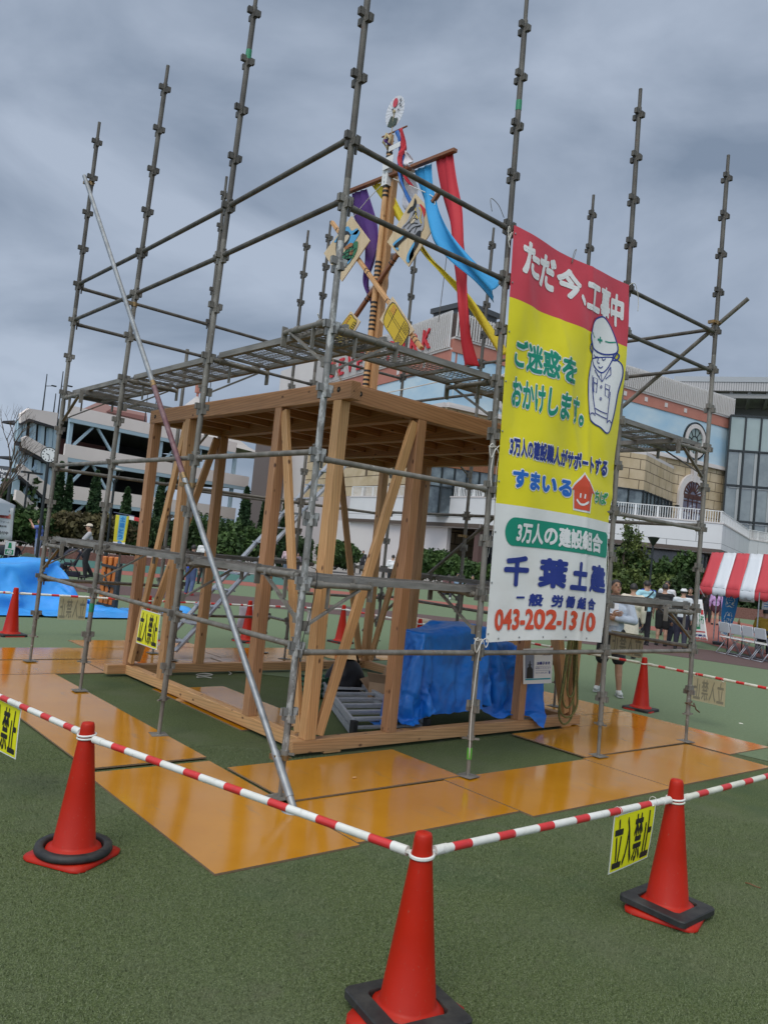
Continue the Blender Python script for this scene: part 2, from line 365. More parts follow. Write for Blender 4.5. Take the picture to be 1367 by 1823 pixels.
ring('red_lane', (-3, -2), 27.6, 30.2, 20, 140, .008, REDL)
ring('teal_turf', (-3, -2), 30.3, 37.4, 52, 140, .009, TEAL)
mb = MB()
P = [hz(*q, .012) for q in ((1262, 1100), (1300, 1105), (1420, 1128), (1420, 1150), (1355, 1136), (1310, 1128), (1262, 1142), (1240, 1142), (1215, 1128), (1215, 1100))]
P = [Vector((p.x, p.y, .012)) for p in P]; P2 = [hz(*q, .012) for q in ((1240, 1140), (1262, 1140), (1285, 1135), (1330, 1150), (1430, 1172), (1430, 1182), (1340, 1168), (1280, 1152))]
mb.add(P, [tuple(range(len(P)))]); mb.add([Vector((p.x, p.y, .014)) for p in P2], [tuple(range(len(P2)))])
mb.build('red_crossing', REDL, kind='structure')
ring('paving', (-3, -2), 37.5, 70, 47, 150, .016, PAVE); ring('far_paving', (-3, -2), 51, 75, -60, 47.2, .013, PAVE)
# low brick kerb walls in front of the planted beds
BRICK = mat('brick_kerb', (.13, .055, .04), .85, 0, (.20, .095, .075), 14, bump=.4, bscale=30)

# ---------------------------------------------------------------- plywood sheets under the scaffold
plyrows = [  # x0, y0, x1, y1, z top, skew
 (-.93, 1.07, -.005, 2.88, .024, 0, 'shiny orange plywood sheet left of the timber frame, behind the left cone'),
 (-.92, 2.89, .02, 4.70, .013, 0, 'pale reflecting plywood sheet at the far left under two scaffold feet'),
 (-.98, -.885, -.02, 1.00, .013, -.3, 'orange plywood sheet at the front left corner ending in a sharp point'),
 (-.01, -.86, 1.46, -.09, .013, -.6, 'orange plywood sheet in the front row just right of the corner brace foot'),
 (0.01, -.075, 1.66, .76, .024, 0, 'short orange plywood sheet tucked under the near corner of the timber frame'),
 (1.475, -1.0, 3.30, -.085, .013, -.8, 'orange plywood sheet in the middle of the front row under the post by the banner'),
 (3.315, -1.0, 5.15, -.085, .013, -.8, 'orange plywood sheet at the right end of the front row'),
 (3.37, -.07, 5.20, .84, .024, 0, 'orange plywood sheet behind the front row near the right scaffold posts'),
 (5.22, -.55, 6.15, 1.29, .013, 0, 'orange plywood sheet at the far right edge reflecting the red cone'),
 (5.22, 1.31, 6.15, 3.13, .013, 0, 'orange plywood sheet along the right side behind the barrier cone'),
 (4.28, .86, 5.20, 2.68, .020, 0, 'plywood sheet at the right end of the timber sill'),
 (.74, 1.80, 1.62, 3.72, .013, 0, 'plywood sheet lying inside the frame under the left sill'),
 (-1.2, 4.72, .62, 5.63, .013, 0, 'pale plywood sheet under the far left scaffold corner'),
 (.64, 4.72, 2.46, 5.63, .013, 0, 'plywood sheet behind the far left corner of the timber frame'),
 (-1.0, 5.65, .82, 6.56, .019, 0, 'plywood sheet at the far left reflecting an orange cone'),
 (.84, 5.65, 2.66, 6.56, .013, 0, 'plywood sheet behind the stair foot'),
 (2.48, 4.72, 4.30, 5.63, .020, 0, 'plywood sheet behind the back sill under the stair'),
 (2.68, 5.65, 4.50, 6.56, .013, 0, 'plywood sheet in the back row in front of the middle cone'),
 (4.52, 5.30, 6.34, 6.21, .013, 0, 'plywood sheet at the back right corner of the scaffold'),
 (1.05, 6.58, 2.87, 7.30, .013, 0, 'plywood sheet farthest back with a pointed left corner'),
]
for x0, y0, x1, y1, z, sk, lab in plyrows:
    mb = MB(); c = Vector(((x0+x1)/2, (y0+y1)/2, 0)); hx_, hy_ = (x1-x0)/2, (y1-y0)/2
    vs = []
    for zz in (-.012, 0):
        vs += [(-hx_, -hy_, zz), (hx_, -hy_, zz), (hx_, hy_, zz), (-hx_, hy_, zz)]
    mb.add(vs, ((0, 3, 2, 1), (0, 1, 5, 4), (1, 2, 6, 5), (2, 3, 7, 6), (3, 0, 4, 7)), mi=1)
    nn = 8; G = [[Vector((-hx_+2*hx_*i/nn, -hy_+2*hy_*j/nn, 0)) for i in range(nn+1)] for j in range(nn+1)]
    mb.grid(G, True, 0)
    # sheets are not perfectly flat
    for k, q in enumerate(mb.v[8:]):
        e = 1-max(abs(q[0])/hx_, abs(q[1])/hy_)
        mb.v[8+k] = (q[0], q[1], q[2]+.006*min(1, e*3)*(mnoise.noise(Vector((q[0]*1.2+x0*3, q[1]*1.2, y0)))))
    o = mb.build('plywood_sheet', [PLY, PLYEDGE], label=lab, cat='plywood sheet', group='orange plywood sheets laid under the scaffold', fix=False)
    o.location = (c.x, c.y, z); o.rotation_euler = (0, 0, R(sk))

# short fibres of the synthetic turf near the camera, too many to count
rgt = np.random.default_rng(5); nb = 330000
th_ = R(90)-YAW+(rgt.random(nb)-.5)*1.30; rr_ = 1.3+5.6*rgt.random(nb)**1.05
bx_ = CAM.x+rr_*np.cos(th_); by_ = CAM.y+rr_*np.sin(th_); keep = np.ones(nb, bool)
for x0, y0, x1, y1, *_ in plyrows: keep &= ~((bx_ > x0-.01) & (bx_ < x1+.01) & (by_ > y0-.02) & (by_ < y1+.01))
for cx_, cy_ in ((CAM.x*0-.954, -2.32), (-1.52, -.31), (.935, -2.31)): keep &= ((bx_-cx_)**2+(by_-cy_)**2 > .235**2)
bx_, by_ = bx_[keep], by_[keep]; nb = len(bx_); clump = np.sin(bx_*61+np.sin(by_*47)*2)*np.sin(by_*57+np.sin(bx_*39)*2)
hb_ = (.006+.007*rgt.random(nb))*(1+.25*clump); a_ = rgt.random(nb)*6.283; wb = .0012+.0012*rgt.random(nb); ln_ = .9*hb_; l2 = rgt.random(nb)*6.283
V = np.zeros((nb, 3, 3)); V[:, 0] = np.stack([bx_-wb*np.cos(a_), by_-wb*np.sin(a_), np.full(nb, -.001)], 1); V[:, 1] = np.stack([bx_+wb*np.cos(a_), by_+wb*np.sin(a_), np.full(nb, -.001)], 1); V[:, 2] = np.stack([bx_+ln_*np.cos(l2), by_+ln_*np.sin(l2), hb_], 1)
me = D.meshes.new('turf_fibres'); me.vertices.add(3*nb); me.vertices.foreach_set('co', V.ravel()); me.loops.add(3*nb); me.polygons.add(nb)
me.loops.foreach_set('vertex_index', np.arange(3*nb, dtype=np.int32)); me.polygons.foreach_set('loop_start', np.arange(0, 3*nb, 3, dtype=np.int32)); me.polygons.foreach_set('loop_total', np.full(nb, 3, dtype=np.int32)); me.update()
FIB = mat('turf_fibre', (.072, .100, .042), .7, 0, (.185, .215, .11), 190, .38, .66, detail=2); speck(FIB, 400, .66, .72, (.34, .36, .24)); me.materials.append(FIB)
tfo = D.objects.new('turf_fibres', me); col.objects.link(tfo); tag(tfo, 'short green fibres of the synthetic turf in the foreground', 'grass', None, 'stuff')

# ---------------------------------------------------------------- scaffold
PI_ = .45; ZL0 = 4.632
POSTS = {  # plan position at mid height and lean (metres over 3 m)
 'A': (0, 5.49, .01, -.036), 'B1': (0, 3.673, .051, -.045), 'B2': (0, 1.812, .056, -.01), 'C': (0, 0, 0, -.022),
 'D': (1.756, 0, .028, .10), 'E': (3.558, 0, .008, .086), 'F': (5.279, 0, .032, .044),
 'G': (5.26, 1.80, -.02, .03), 'H': (5.26, 3.60, -.01, .0), 'I': (5.28, 5.36, .0, .0), 'J': (3.60, 5.45, .0, .0), 'K': (1.80, 5.45, .0, .0), 'L': (3.60, 6.05, .0, .0), 'M': (1.80, 6.06, 0, 0)}
def pp(n, z):
    x, y, a, b = POSTS[n]; t = (z-3)/3; return Vector((x+a*t, y+b*t, z))
def lv(k): return ZL0+PI_*k
scaf = thing('scaffold', 'tall grey steel pipe scaffold around the timber frame, with rails, braces and mesh decks', 'scaffold', loc=(2.64, 2.7, 0))
pocket_me = None
def pocket_mesh():
    mb = MB()
    for k in range(4):
        a = k*math.pi/2; dz = .022 if k % 2 == 0 else -.022; d = Vector((math.cos(a), math.sin(a), 0)); t = Vector((-d.y, d.x, 0))
        rot = Matrix((d, t, Vector((0, 0, 1)))).transposed()
        for sgn in (-1, 1): mb.box(d*.042+t*.016*sgn+Vector((0, 0, dz)), (.040, .004, .052), rot)
        mb.box(d*.060+Vector((0, 0, dz)), (.004, .036, .052), rot)
    mb.tube((0, 0, -.03), (0, 0, .03), .0262, 12, caps=False)
    return mb.mesh('pocket', STEEL)
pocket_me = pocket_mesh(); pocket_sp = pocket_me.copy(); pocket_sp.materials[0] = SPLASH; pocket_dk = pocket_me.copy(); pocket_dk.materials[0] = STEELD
for n in POSTS:
    ztop = lv(4)+.07 if n != 'M' else lv(-3)+.15
    m_ = SPLASH if n == 'C' else STEEL
    nfoot = pp(n, 0); zb = .34
    mb = MB(); splash = (n == 'C')
    mb.tube(pp(n, zb), pp(n, 2.9 if not splash else 3.9), .0243, 16)
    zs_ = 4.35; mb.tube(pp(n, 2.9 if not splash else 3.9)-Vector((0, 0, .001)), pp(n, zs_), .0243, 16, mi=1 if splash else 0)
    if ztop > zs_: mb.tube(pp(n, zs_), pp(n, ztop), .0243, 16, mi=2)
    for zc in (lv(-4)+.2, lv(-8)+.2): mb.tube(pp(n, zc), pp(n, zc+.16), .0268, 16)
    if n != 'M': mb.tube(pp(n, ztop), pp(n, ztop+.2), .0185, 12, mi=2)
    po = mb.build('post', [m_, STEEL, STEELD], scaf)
    for k in range(-9, 5):
        z = lv(k)
        if z > ztop: continue
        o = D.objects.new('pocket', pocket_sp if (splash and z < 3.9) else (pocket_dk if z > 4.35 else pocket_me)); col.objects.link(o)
        o.location = pp(n, z); o.rotation_euler = (random.uniform(-.02, .02), random.uniform(-.02, .02), random.uniform(-.05, .05)); adopt(o, po)
    mb = MB(); zf = .02; f0 = pp(n, zf)
    mb.tube(f0, pp(n, zb+.1), .0165, 12); mb.box(f0+Vector((0, 0, .004)), (.14, .14, .006), Matrix.Rotation(random.uniform(-.2, .2), 3, 'Z'))
    mb.tube(pp(n, zb-.03), pp(n, zb), .032, 12); mb.box(pp(n, zb-.02), (.14, .018, .014), Matrix.Rotation(random.uniform(0, 3), 3, 'Z'))
    mb.build('jack_base', STEEL, po)
# green marking tape wound on a few posts
for n, z, c in (('B2', 6.05, GREENT), ('D', .20, mat('bright_green_tape', (.09, .36, .04), .5)), ('B1', .88, GREENT), ('D', 5.72, GREENT)):
    MB().tube(pp(n, z-.045), pp(n, z+.045), .0262 if z > .34 else .021, 14).build('tape', c, scaf)
def rail(a, b, k, dz=0, ext=0, r=.0213):
    pa, pb = pp(a, lv(k)+dz), pp(b, lv(k)+dz); d = (pb-pa).normalized(); pa = pa+d*.055; pb = pb-d*.055
    mb = MB(); mb.tube(pa, pb, r, 14)
    for p_, s_ in ((pa, 1), (pb, -1)):
        mb.tube(p_-d*.002*s_, p_+d*.05*s_, r+.003, 12)
        mb.box(p_-d*.012*s_-Vector((0, 0, .01)), (.014, .014, .11)); mb.box(p_-d*.012*s_+Vector((0, 0, .05)), (.024, .024, .012))
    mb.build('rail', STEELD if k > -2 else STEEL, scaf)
perim = [('A', 'B1'), ('B1', 'B2'), ('B2', 'C'), ('C', 'D'), ('D', 'E'), ('E', 'F'), ('F', 'G'), ('G', 'H'), ('H', 'I'), ('I', 'J'), ('J', 'K'), ('K', 'A')]
xy = {'A': .02, 'B1': .02, 'B2': .02}
for a, b in perim:
    side = .022 if (a in ('A', 'B1', 'B2') or a in 'FGH') else -.022
    if a in 'FGH': side = .022
    for k in (0, -1, -5, -8):
        if (a, b) in (('F', 'G'), ('G', 'H'), ('H', 'I')) and k == 10: continue
        if (a, b) == ('J', 'K') and k in (-8,): continue
        rail(a, b, k, side)
for a, b in (('M', 'L'),): rail(a, b, -5, -.02); rail(a, b, -9, -.02); rail(a, b, -3, -.02)
for a, b in (('K', 'M'), ('J', 'L')):
    rail(a, b, -3, 0); rail(a, b, -7, 0); rail(a, b, -9, 0)
# brackets and mesh decks
def bracket(n, z, d, L=.60):
    d = Vector(d); b = pp(n, z); mb = MB(); e = b+d*L
    mb.tube(b+d*.05, e, .0213, 12); mb.tube(b+d*.10, b+d*.16, .030, 12); mb.tube(b+d*(L-.2), b+d*(L-.15), .027, 12)
    t = Vector((-d.y, d.x, 0)); rot = Matrix((d, t, Vector((0, 0, 1)))).transposed()
    mb.box(e+d*.005-Vector((0, 0, .03)), (.014, .045, .15), rot)
    mb.bar(b+d*.035-Vector((0, 0, .30)), b+d*(L-.10)-Vector((0, 0, .022)), .014, .032, t)
    mb.bar(b+d*.22-Vector((0, 0, .02)), b+d*.22-Vector((0, 0, .17)), .028, .012, d)
    mb.box(b+d*.045-Vector((0, 0, .29)), (.04, .03, .07), rot)
    mb.build('bracket', STEEL, scaf)
def plank_mesh(L, W=.50):
    mb = MB()
    for s_ in (-1, 1): mb.box((0, s_*(W/2-.01), 0), (L, .02, .048)); mb.box((0, s_*(W/2-.03), -.022), (L, .03, .003))
    for i in range(6): mb.box((-L/2+.06+(L-.12)*i/5, 0, -.012), (.035, W-.044, .022))
    n = int(L/.045)
    for i in range(n):
        x = -L/2+.03+(L-.06)*i/n
        for y0_, y1_, s_ in ((-W/2+.03, 0, 1), (0, W/2-.03, -1)):
            mb.bar((x, y0_, .016), (x+.03*s_, y1_, .016), .009, .003); mb.bar((x+.03, y0_, .0195), (x+.03-.03*s_, y1_, .0195), .005, .002)
    for i in range(1, 9): mb.box((0, -W/2+W*i/9, .013), (L-.04, .007, .003))
    for sx_ in (-1, 1):
        for sy_ in (-1, 1): mb.box((sx_*(L/2+.018), sy_*(W/2-.07), .012), (.06, .03, .04))
    return mb.mesh('mesh_deck', GALVD)
GALVD = mat('weathered_deck_steel', (.15, .142, .125), .6, .15, (.27, .255, .23), 10, .35, .7, stretch=(.4, 2, 2), bump=.15, bscale=60, bdist=.001)
speck(GALVD, 10, .66, .72, (.14, .09, .06))
pm18 = plank_mesh(1.70); 
def plank(p, ang, me=pm18):
    o = D.objects.new('mesh_deck', me); col.objects.link(o); o.location = p; o.rotation_euler = (random.uniform(-.006, .006), random.uniform(-.006, .006), ang); adopt(o, scaf); return o
for k, dk in ((-3, .0), (-7, .0)):
    zd = lv(k)+.035; zb_ = lv(k)-.01+.0
    for n in ('A', 'B1', 'B2', 'C'): bracket(n, lv(k), (1, 0, 0))
    for n in ('C', 'D', 'E', 'F'): bracket(n, lv(k)+(.05 if n == 'C' else 0), (0, 1, 0))
    for n in ('F', 'G', 'H', 'I'): bracket(n, lv(k)-(.05 if n == 'F' else 0), (-1, 0, 0))
    for n in ('A', 'K'): bracket(n, lv(k)-.05, (0, -1, 0))
    for a, b in (('A', 'B1'), ('B1', 'B2'), ('B2', 'C')):
        m_ = (pp(a, zd)+pp(b, zd))/2; plank(m_+Vector((.32, 0, 0)), math.pi/2)
    for a, b in (('C', 'D'), ('D', 'E'), ('E', 'F')):
        m_ = (pp(a, zd)+pp(b, zd))/2; plank(m_+Vector((0, .32, 0)), 0)
    for a, b in (('F', 'G'), ('G', 'H'), ('H', 'I')):
        m_ = (pp(a, zd)+pp(b, zd))/2; plank(m_+Vector((-.32, 0, -.045)), math.pi/2)
    m_ = (pp('A', zd)+pp('K', zd))/2; plank(m_+Vector((0, -.32, -.045)), 0)
    if k == -7: m_ = (pp('J', zd)+pp('K', zd))/2; plank(m_+Vector((0, -.32, -.045)), 0)
# long braces
mb = MB(); a_ = Vector((-.075, 5.45, 5.95)); c_ = Vector((-.06, -.235, .03)); d_ = (c_-a_)
b1 = a_+d_*.475; b2 = a_+d_*.628
mb.tube(a_-d_*.008, b1, .0243, 16); mb.tube(b1, b2, .0243, 16, mi=1); mb.tube(b2, c_, .0243, 16)
mb.tube(b1-d_*.003, b1+d_*.006, .027, 16, mi=2); mb.tube(b2-d_*.004, b2+d_*.004, .028, 16, mi=2); mb.tube(a_+d_*.95, a_+d_*.99, .029, 16)
mb.lathe([(.001, .03), (.05, .028), (.075, .018), (.085, .012), (.001, .011)], 20, (c_.x, c_.y, .0))
mb.build('brace', [GALV, MAROON, BRASS], scaf, label='long galvanised diagonal brace with a maroon middle section')
mb = MB(); mb.tube(Vector((5.345, -.30, 4.96)), Vector((5.335, 5.80, .42)), .0243, 14); mb.build('brace', STEEL, scaf, label='dark diagonal brace across the right hand side')
def clamp(p, ax=(0, 0, 1)):
    mb = MB(); p = Vector(p)
    mb.tube(p-Vector((0, 0, .022)), p+Vector((0, 0, .022)), .031, 14)
    mb.box(p+Vector((-.045, -.01, 0)), (.05, .03, .03)); mb.tube(p+Vector((.02, -.05, 0)), p+Vector((.02, .05, 0)), .007, 8); mb.tube(p+Vector((.02, .035, 0)), p+Vector((.02, .05, 0)), .014, 6)
    mb.box(p+Vector((-.07, .02, 0)), (.035, .07, .035)); mb.build('clamp', BRASS, scaf)
for n, t in (('A', .005), ('B1', .315), ('B2', .64), ('C', .955)):
    q = a_+d_*t; clamp((pp(n, q.z).x, pp(n, q.z).y, q.z))
for n, z in (('F', 4.72), ('G', 3.4), ('H', 2.1)): clamp(pp(n, z))
# steel stair on the far side
mb = MB(); s0 = Vector((1.86, 5.50, .13)); s1 = Vector((4.62, 5.50, 3.30)); dv = s1-s0
for yy in (5.52, 5.98):
    mb.bar(Vector((s0.x, yy, s0.z)), Vector((s1.x, yy, s1.z)), .03, .10, (0, 1, 0))
mb.build('stair_stringer', ALU, scaf)
for i in range(13):
    p_ = s0+dv*((i+.5)/13); MB().box((p_.x, 5.75, p_.z), (.20, .42, .02)).build('stair_tread', ALU, scaf)
# wires and cords tied to the scaffold
def cord(pts, r=.0035, m=ROPE, name='cord', lab=None, cat=None, group=None, par=None, sub=6):
    pts = [Vector(p) for p in pts]; out = []
    for i in range(len(pts)-1):
        p0 = pts[max(i-1, 0)]; p1 = pts[i]; p2 = pts[i+1]; p3 = pts[min(i+2, len(pts)-1)]
        for k in range(sub):
            t = k/sub; out.append(.5*((2*p1)+(p2-p0)*t+(2*p0-5*p1+4*p2-p3)*t*t+(3*p1-p0-3*p2+p3)*t**3))
    out.append(pts[-1]); mb = MB(); mb.path(out, r, 6); return mb.build(name, m, par, lab, cat, group)

# ---------------------------------------------------------------- timber frame
X0, Y0, TH = .789, .875, .009
TW = .105; SZ0 = .030; SZ1 = .136; BZ0 = 3.003; BZ1 = 3.159; LX = 3.745
fr = thing('timber_frame', 'open cedar timber frame of posts, braces, sills and a flat beamed roof inside the scaffold', 'timber frame', loc=(X0+1.87, Y0+1.87, .03))
def fw(a, b, z): return Vector((X0+a*math.cos(TH)-b*math.sin(TH), Y0+a*math.sin(TH)+b*math.cos(TH), z))
def timber(name, p0, p1, w_, h_, m=WOOD, par=None, up=(0, 0, 1), bev=.004):
    p0 = Vector(p0); p1 = Vector(p1); z = p1-p0; L = z.length; z = z/L; up = Vector(up)
    if abs(z.dot(up)) > .99: up = Vector((-math.sin(TH), math.cos(TH), 0))
    x = up.cross(z).normalized(); y = z.cross(x)
    mb = MB(); mb.box((0, 0, L/2), (w_, h_, L)); me = mb.mesh(name, m); o = D.objects.new(name, me); col.objects.link(o)
    mw = Matrix((x, y, z)).transposed().to_4x4(); mw.translation = p0
    o.matrix_basis = mw; adopt(o, par or fr); bevel(o, bev); return o
h = TW/2
# sills (two run past the corners)
sz = (SZ0+SZ1)/2
timber('sill', fw(-.124, h, sz), fw(LX+.10, h, sz), TW, SZ1-SZ0, WOOD)
timber('sill', fw(-.22, LX-h, sz), fw(LX+.05, LX-h, sz), TW, SZ1-SZ0, WOOD)
timber('sill', fw(h, TW+.001, sz), fw(h, LX-TW-.001, sz), TW, SZ1-SZ0-.002, WOOD2)
timber('sill', fw(LX-h, TW+.001, sz), fw(LX-h, LX-TW-.001, sz), TW, SZ1-SZ0-.002, WOOD)
# posts
off = [h, .91+h, 2.73+h, LX-h]
done = set()
for a in off:
    for b in off:
        if a in (off[0], off[3]) or b in (off[0], off[3]):
            m_ = [WOOD, WOOD2, WOODR, WOOD][(off.index(a)+off.index(b)*2) % 4]
            if (off.index(a), off.index(b)) == (1, 0): m_ = WOODR
            if (off.index(a), off.index(b)) == (0, 0): m_ = WOOD2
            timber('post', fw(a, b, SZ1+.0005), fw(a, b, BZ0-.0005), TW, TW, m_)
# braces in every corner bay
BT = (.045, .09)
def brace(p0, p1, nrm, m_=WOOD2):
    timber('brace', p0, p1, BT[1], BT[0], m_, up=nrm)
zb0, zb1 = SZ1+.03, BZ0-.03
for b in (.035, LX-.035):
    brace(fw(TW+.045, b, zb0), fw(off[1]-h-.02, b, zb1), (0, 1, 0)); brace(fw(LX-TW-.045, b, zb0), fw(off[2]+h+.02, b, zb1), (0, 1, 0))
for a in (.035, LX-.035):
    brace(fw(a, TW+.045, zb0), fw(a, off[1]-h-.02, zb1), (1, 0, 0)); brace(fw(a, LX-TW-.045, zb0), fw(a, off[2]+h+.02, zb1), (1, 0, 0))
# ring beams
bz = (BZ0+BZ1)/2; bh = BZ1-BZ0
timber('beam', fw(h, -.125, bz), fw(h, LX+.02, bz), TW, bh, WOODR)
timber('beam', fw(LX-h, -.02, bz), fw(LX-h, LX+.02, bz), TW, bh, WOOD)
timber('beam', fw(TW+.001, h, bz-.001), fw(LX-TW-.001, h, bz-.001), TW, bh-.002, WOODR)
timber('beam', fw(TW+.001, LX-h, bz-.001), fw(LX-TW-.001, LX-h, bz-.001), TW, bh-.002, WOOD)
for a in (.91+h, 1.82+h, 2.73+h):
    timber('beam', fw(a, TW+.001, bz-.003), fw(a, LX-TW-.001, bz-.003), TW, bh-.008, WOODR)
xs = [TW, .91, 1.82, 2.73, LX-TW]
for i in range(8):
    b = .455*(i+.5)+.05
    for j in range(4):
        x0 = xs[j]+(TW if j else 0)+.001; x1 = xs[j+1]-.001
        if i % 2 == 1 or j % 1 == 0: timber('joist', fw(x0, b, BZ1-.050), fw(x1, b, BZ1-.050), .045, .085, WOODR, bev=.002)
mb = MB()
for i in range(2):
    for j in range(4):
        x0 = .03+i*1.845; y0 = .03+j*.922; c = fw(x0+.92, y0+.46, BZ1+.0075)
        mb.box(c, (1.835, .915, .012), Matrix.Rotation(TH, 3, 'Z'))
mb.build('roof_panel', mat('roof_plywood', (.28, .155, .075), .7, 0, (.36, .21, .11), 5, stretch=(1, 8, 1)), fr)
# bolt holes, recess shade painted as dark discs, and dark steel plates
for p_, n_ in ((fw(.20, 0, bz+.01), (0, -1, 0)), (fw(0, .045, bz+.01), (-1, 0, 0)), (fw(0, LX-.12, bz), (-1, 0, 0)), (fw(LX-.2, 0, bz), (0, -1, 0))):
    n_ = Vector(n_); mb = MB(); mb.tube(p_+n_*.0015, p_-n_*.001, .024, 20); mb.tube(p_+n_*.006, p_, .009, 6, mi=1)
    mb.build('bolt_hole', [DARK, STEEL], fr)
for a, b in ((.3, .05), (2.0, .05), (LX-.15, .05), (.3, LX-.05), (2.6, LX-.05), (.05, 2.2), (LX-.05, 2.4)):
    timber('packer', fw(a-.09, b, .0205), fw(a+.09, b, .0205), .09, .017, WOOD2, bev=.001)
# ---------------------------------------------------------------- lettering and flat shapes mapped on a surface
_cache = {}
def glyphs(txt, bold):
    k = (txt, bold)
    if k in _cache: return _cache[k]
    c = D.curves.new('t', 'FONT'); c.body = txt; c.size = 1; c.offset = bold; c.resolution_u = 3; c.fill_mode = 'FRONT'
    o = D.objects.new('t', c); col.objects.link(o); dg = bpy.context.evaluated_depsgraph_get(); dg.update()
    me = D.meshes.new_from_object(o.evaluated_get(dg)); V = [(v.co.x, v.co.y) for v in me.vertices]; F = [tuple(p.vertices) for p in me.polygons]
    col.objects.unlink(o); D.objects.remove(o); D.curves.remove(c); D.meshes.remove(me)
    _cache[k] = (V, F); return _cache[k]
def fitted(txt, s0, t0, s1, t1, bold=.02, slant=0):
    """outline of a word stretched into a rectangle; (bs, bt) is how far its strokes are thickened"""
    global _bold
    V, F = glyphs(txt, 0.0)
    xs_ = [v[0] for v in V]; ys_ = [v[1] for v in V]; ax, bx, ay, by = min(xs_), max(xs_), min(ys_), max(ys_)
    bs = bold*(s1-s0)/(bx-ax or 1); bt = bold*(t1-t0)/(by-ay or 1) if by-ay > .15 else bold*abs(t1-t0)
    _bold = (bs, bt) if bold >= .015 else None
    s0 += bs; s1 -= bs; t0 += bt; t1 -= bt; out = []
    for x, y in V:
        p = (x-ax)/(bx-ax or 1); q = (y-ay)/(by-ay or 1); out.append((s0+(s1-s0)*p+slant*(q-.5), t1+(t0-t1)*q))
    return out, F
_bold = None
def cut(V, F, ds, dt):
    """slice a flat shape along a grid so that it can follow a curved cloth"""
    b = bmesh.new(); vs = [b.verts.new((x, y, 0)) for x, y in V]
    for f in F:
        try: b.faces.new([vs[i] for i in f])
        except ValueError: pass
    xs_ = [v[0] for v in V]; ys_ = [v[1] for v in V]
    for lo, hi, st, n in ((min(xs_), max(xs_), ds, (1, 0, 0)), (min(ys_), max(ys_), dt, (0, 1, 0))):
        k = math.floor(lo/st)+1
        while k*st < hi:
            bmesh.ops.bisect_plane(b, geom=b.verts[:]+b.edges[:]+b.faces[:], plane_co=(k*st*n[0], k*st*n[1], 0), plane_no=n); k += 1
    b.verts.ensure_lookup_table(); b.verts.index_update()
    V2 = [(v.co.x, v.co.y) for v in b.verts]; F2 = [tuple(v.index for v in f.verts) for f in b.faces]; b.free(); return V2, F2
def put(mb, V, F, fn, mi=None):
    global _bold
    if _bold is None: mb.add([fn(*v) for v in V], F, False, mi); return
    bs, bt = _bold; _bold = None
    for k in range(8):
        a = math.pi*k/4; ds, dt = bs*math.cos(a), bt*math.sin(a); P = []
        for s_, t_ in V:
            p0 = fn(s_+ds, t_+dt); n = (fn(s_+ds+.004, t_+dt)-p0).cross(fn(s_+ds, t_+dt+.004)-p0); P.append(p0-n.normalized()*(.00022*k))
        mb.add(P, F, False, mi)
def stroke(pts, w_, closed=False):
    """flat ribbon along a 2D polyline"""
    V = []; n = len(pts)
    for i in range(n):
        a = pts[(i-1) % n] if (closed or i) else pts[i]; b = pts[(i+1) % n] if (closed or i < n-1) else pts[i]
        dx, dy = b[0]-a[0], b[1]-a[1]; l = math.hypot(dx, dy) or 1; V += [(pts[i][0]-dy/l*w_/2, pts[i][1]+dx/l*w_/2), (pts[i][0]+dy/l*w_/2, pts[i][1]-dx/l*w_/2)]
    m_ = n if closed else n-1
    return V, [(2*i, 2*((i+1) % n), 2*((i+1) % n)+1, 2*i+1) for i in range(m_)]
def smooth2(pts, sub=6, closed=False):
    out = []; n = len(pts)
    rng = n if closed else n-1
    for i in range(rng):
        g = (lambda k: pts[k % n]) if closed else (lambda k: pts[min(max(k, 0), n-1)])
        p0, p1, p2, p3 = g(i-1), g(i), g(i+1), g(i+2)
        for k in range(sub):
            t = k/sub; out.append(tuple(.5*((2*p1[j])+(p2[j]-p0[j])*t+(2*p0[j]-5*p1[j]+4*p2[j]-p3[j])*t*t+(3*p1[j]-p0[j]-3*p2[j]+p3[j])*t**3) for j in (0, 1)))
    if not closed: out.append(tuple(pts[-1]))
    return out
def fill(pts):
    b = bmesh.new(); vs = [b.verts.new((x, y, 0)) for x, y in pts]; f = b.faces.new(vs); bmesh.ops.triangulate(b, faces=[f])
    b.verts.index_update(); V = [(v.co.x, v.co.y) for v in b.verts]; F = [tuple(v.index for v in f.verts) for f in b.faces]; b.free(); return V, F
def circ(cx, cy, rx, ry, n=20, rot=0):
    return [(cx+rx*math.cos(2*math.pi*i/n)*math.cos(rot)-ry*math.sin(2*math.pi*i/n)*math.sin(rot), cy+rx*math.cos(2*math.pi*i/n)*math.sin(rot)+ry*math.sin(2*math.pi*i/n)*math.cos(rot)) for i in range(n)]

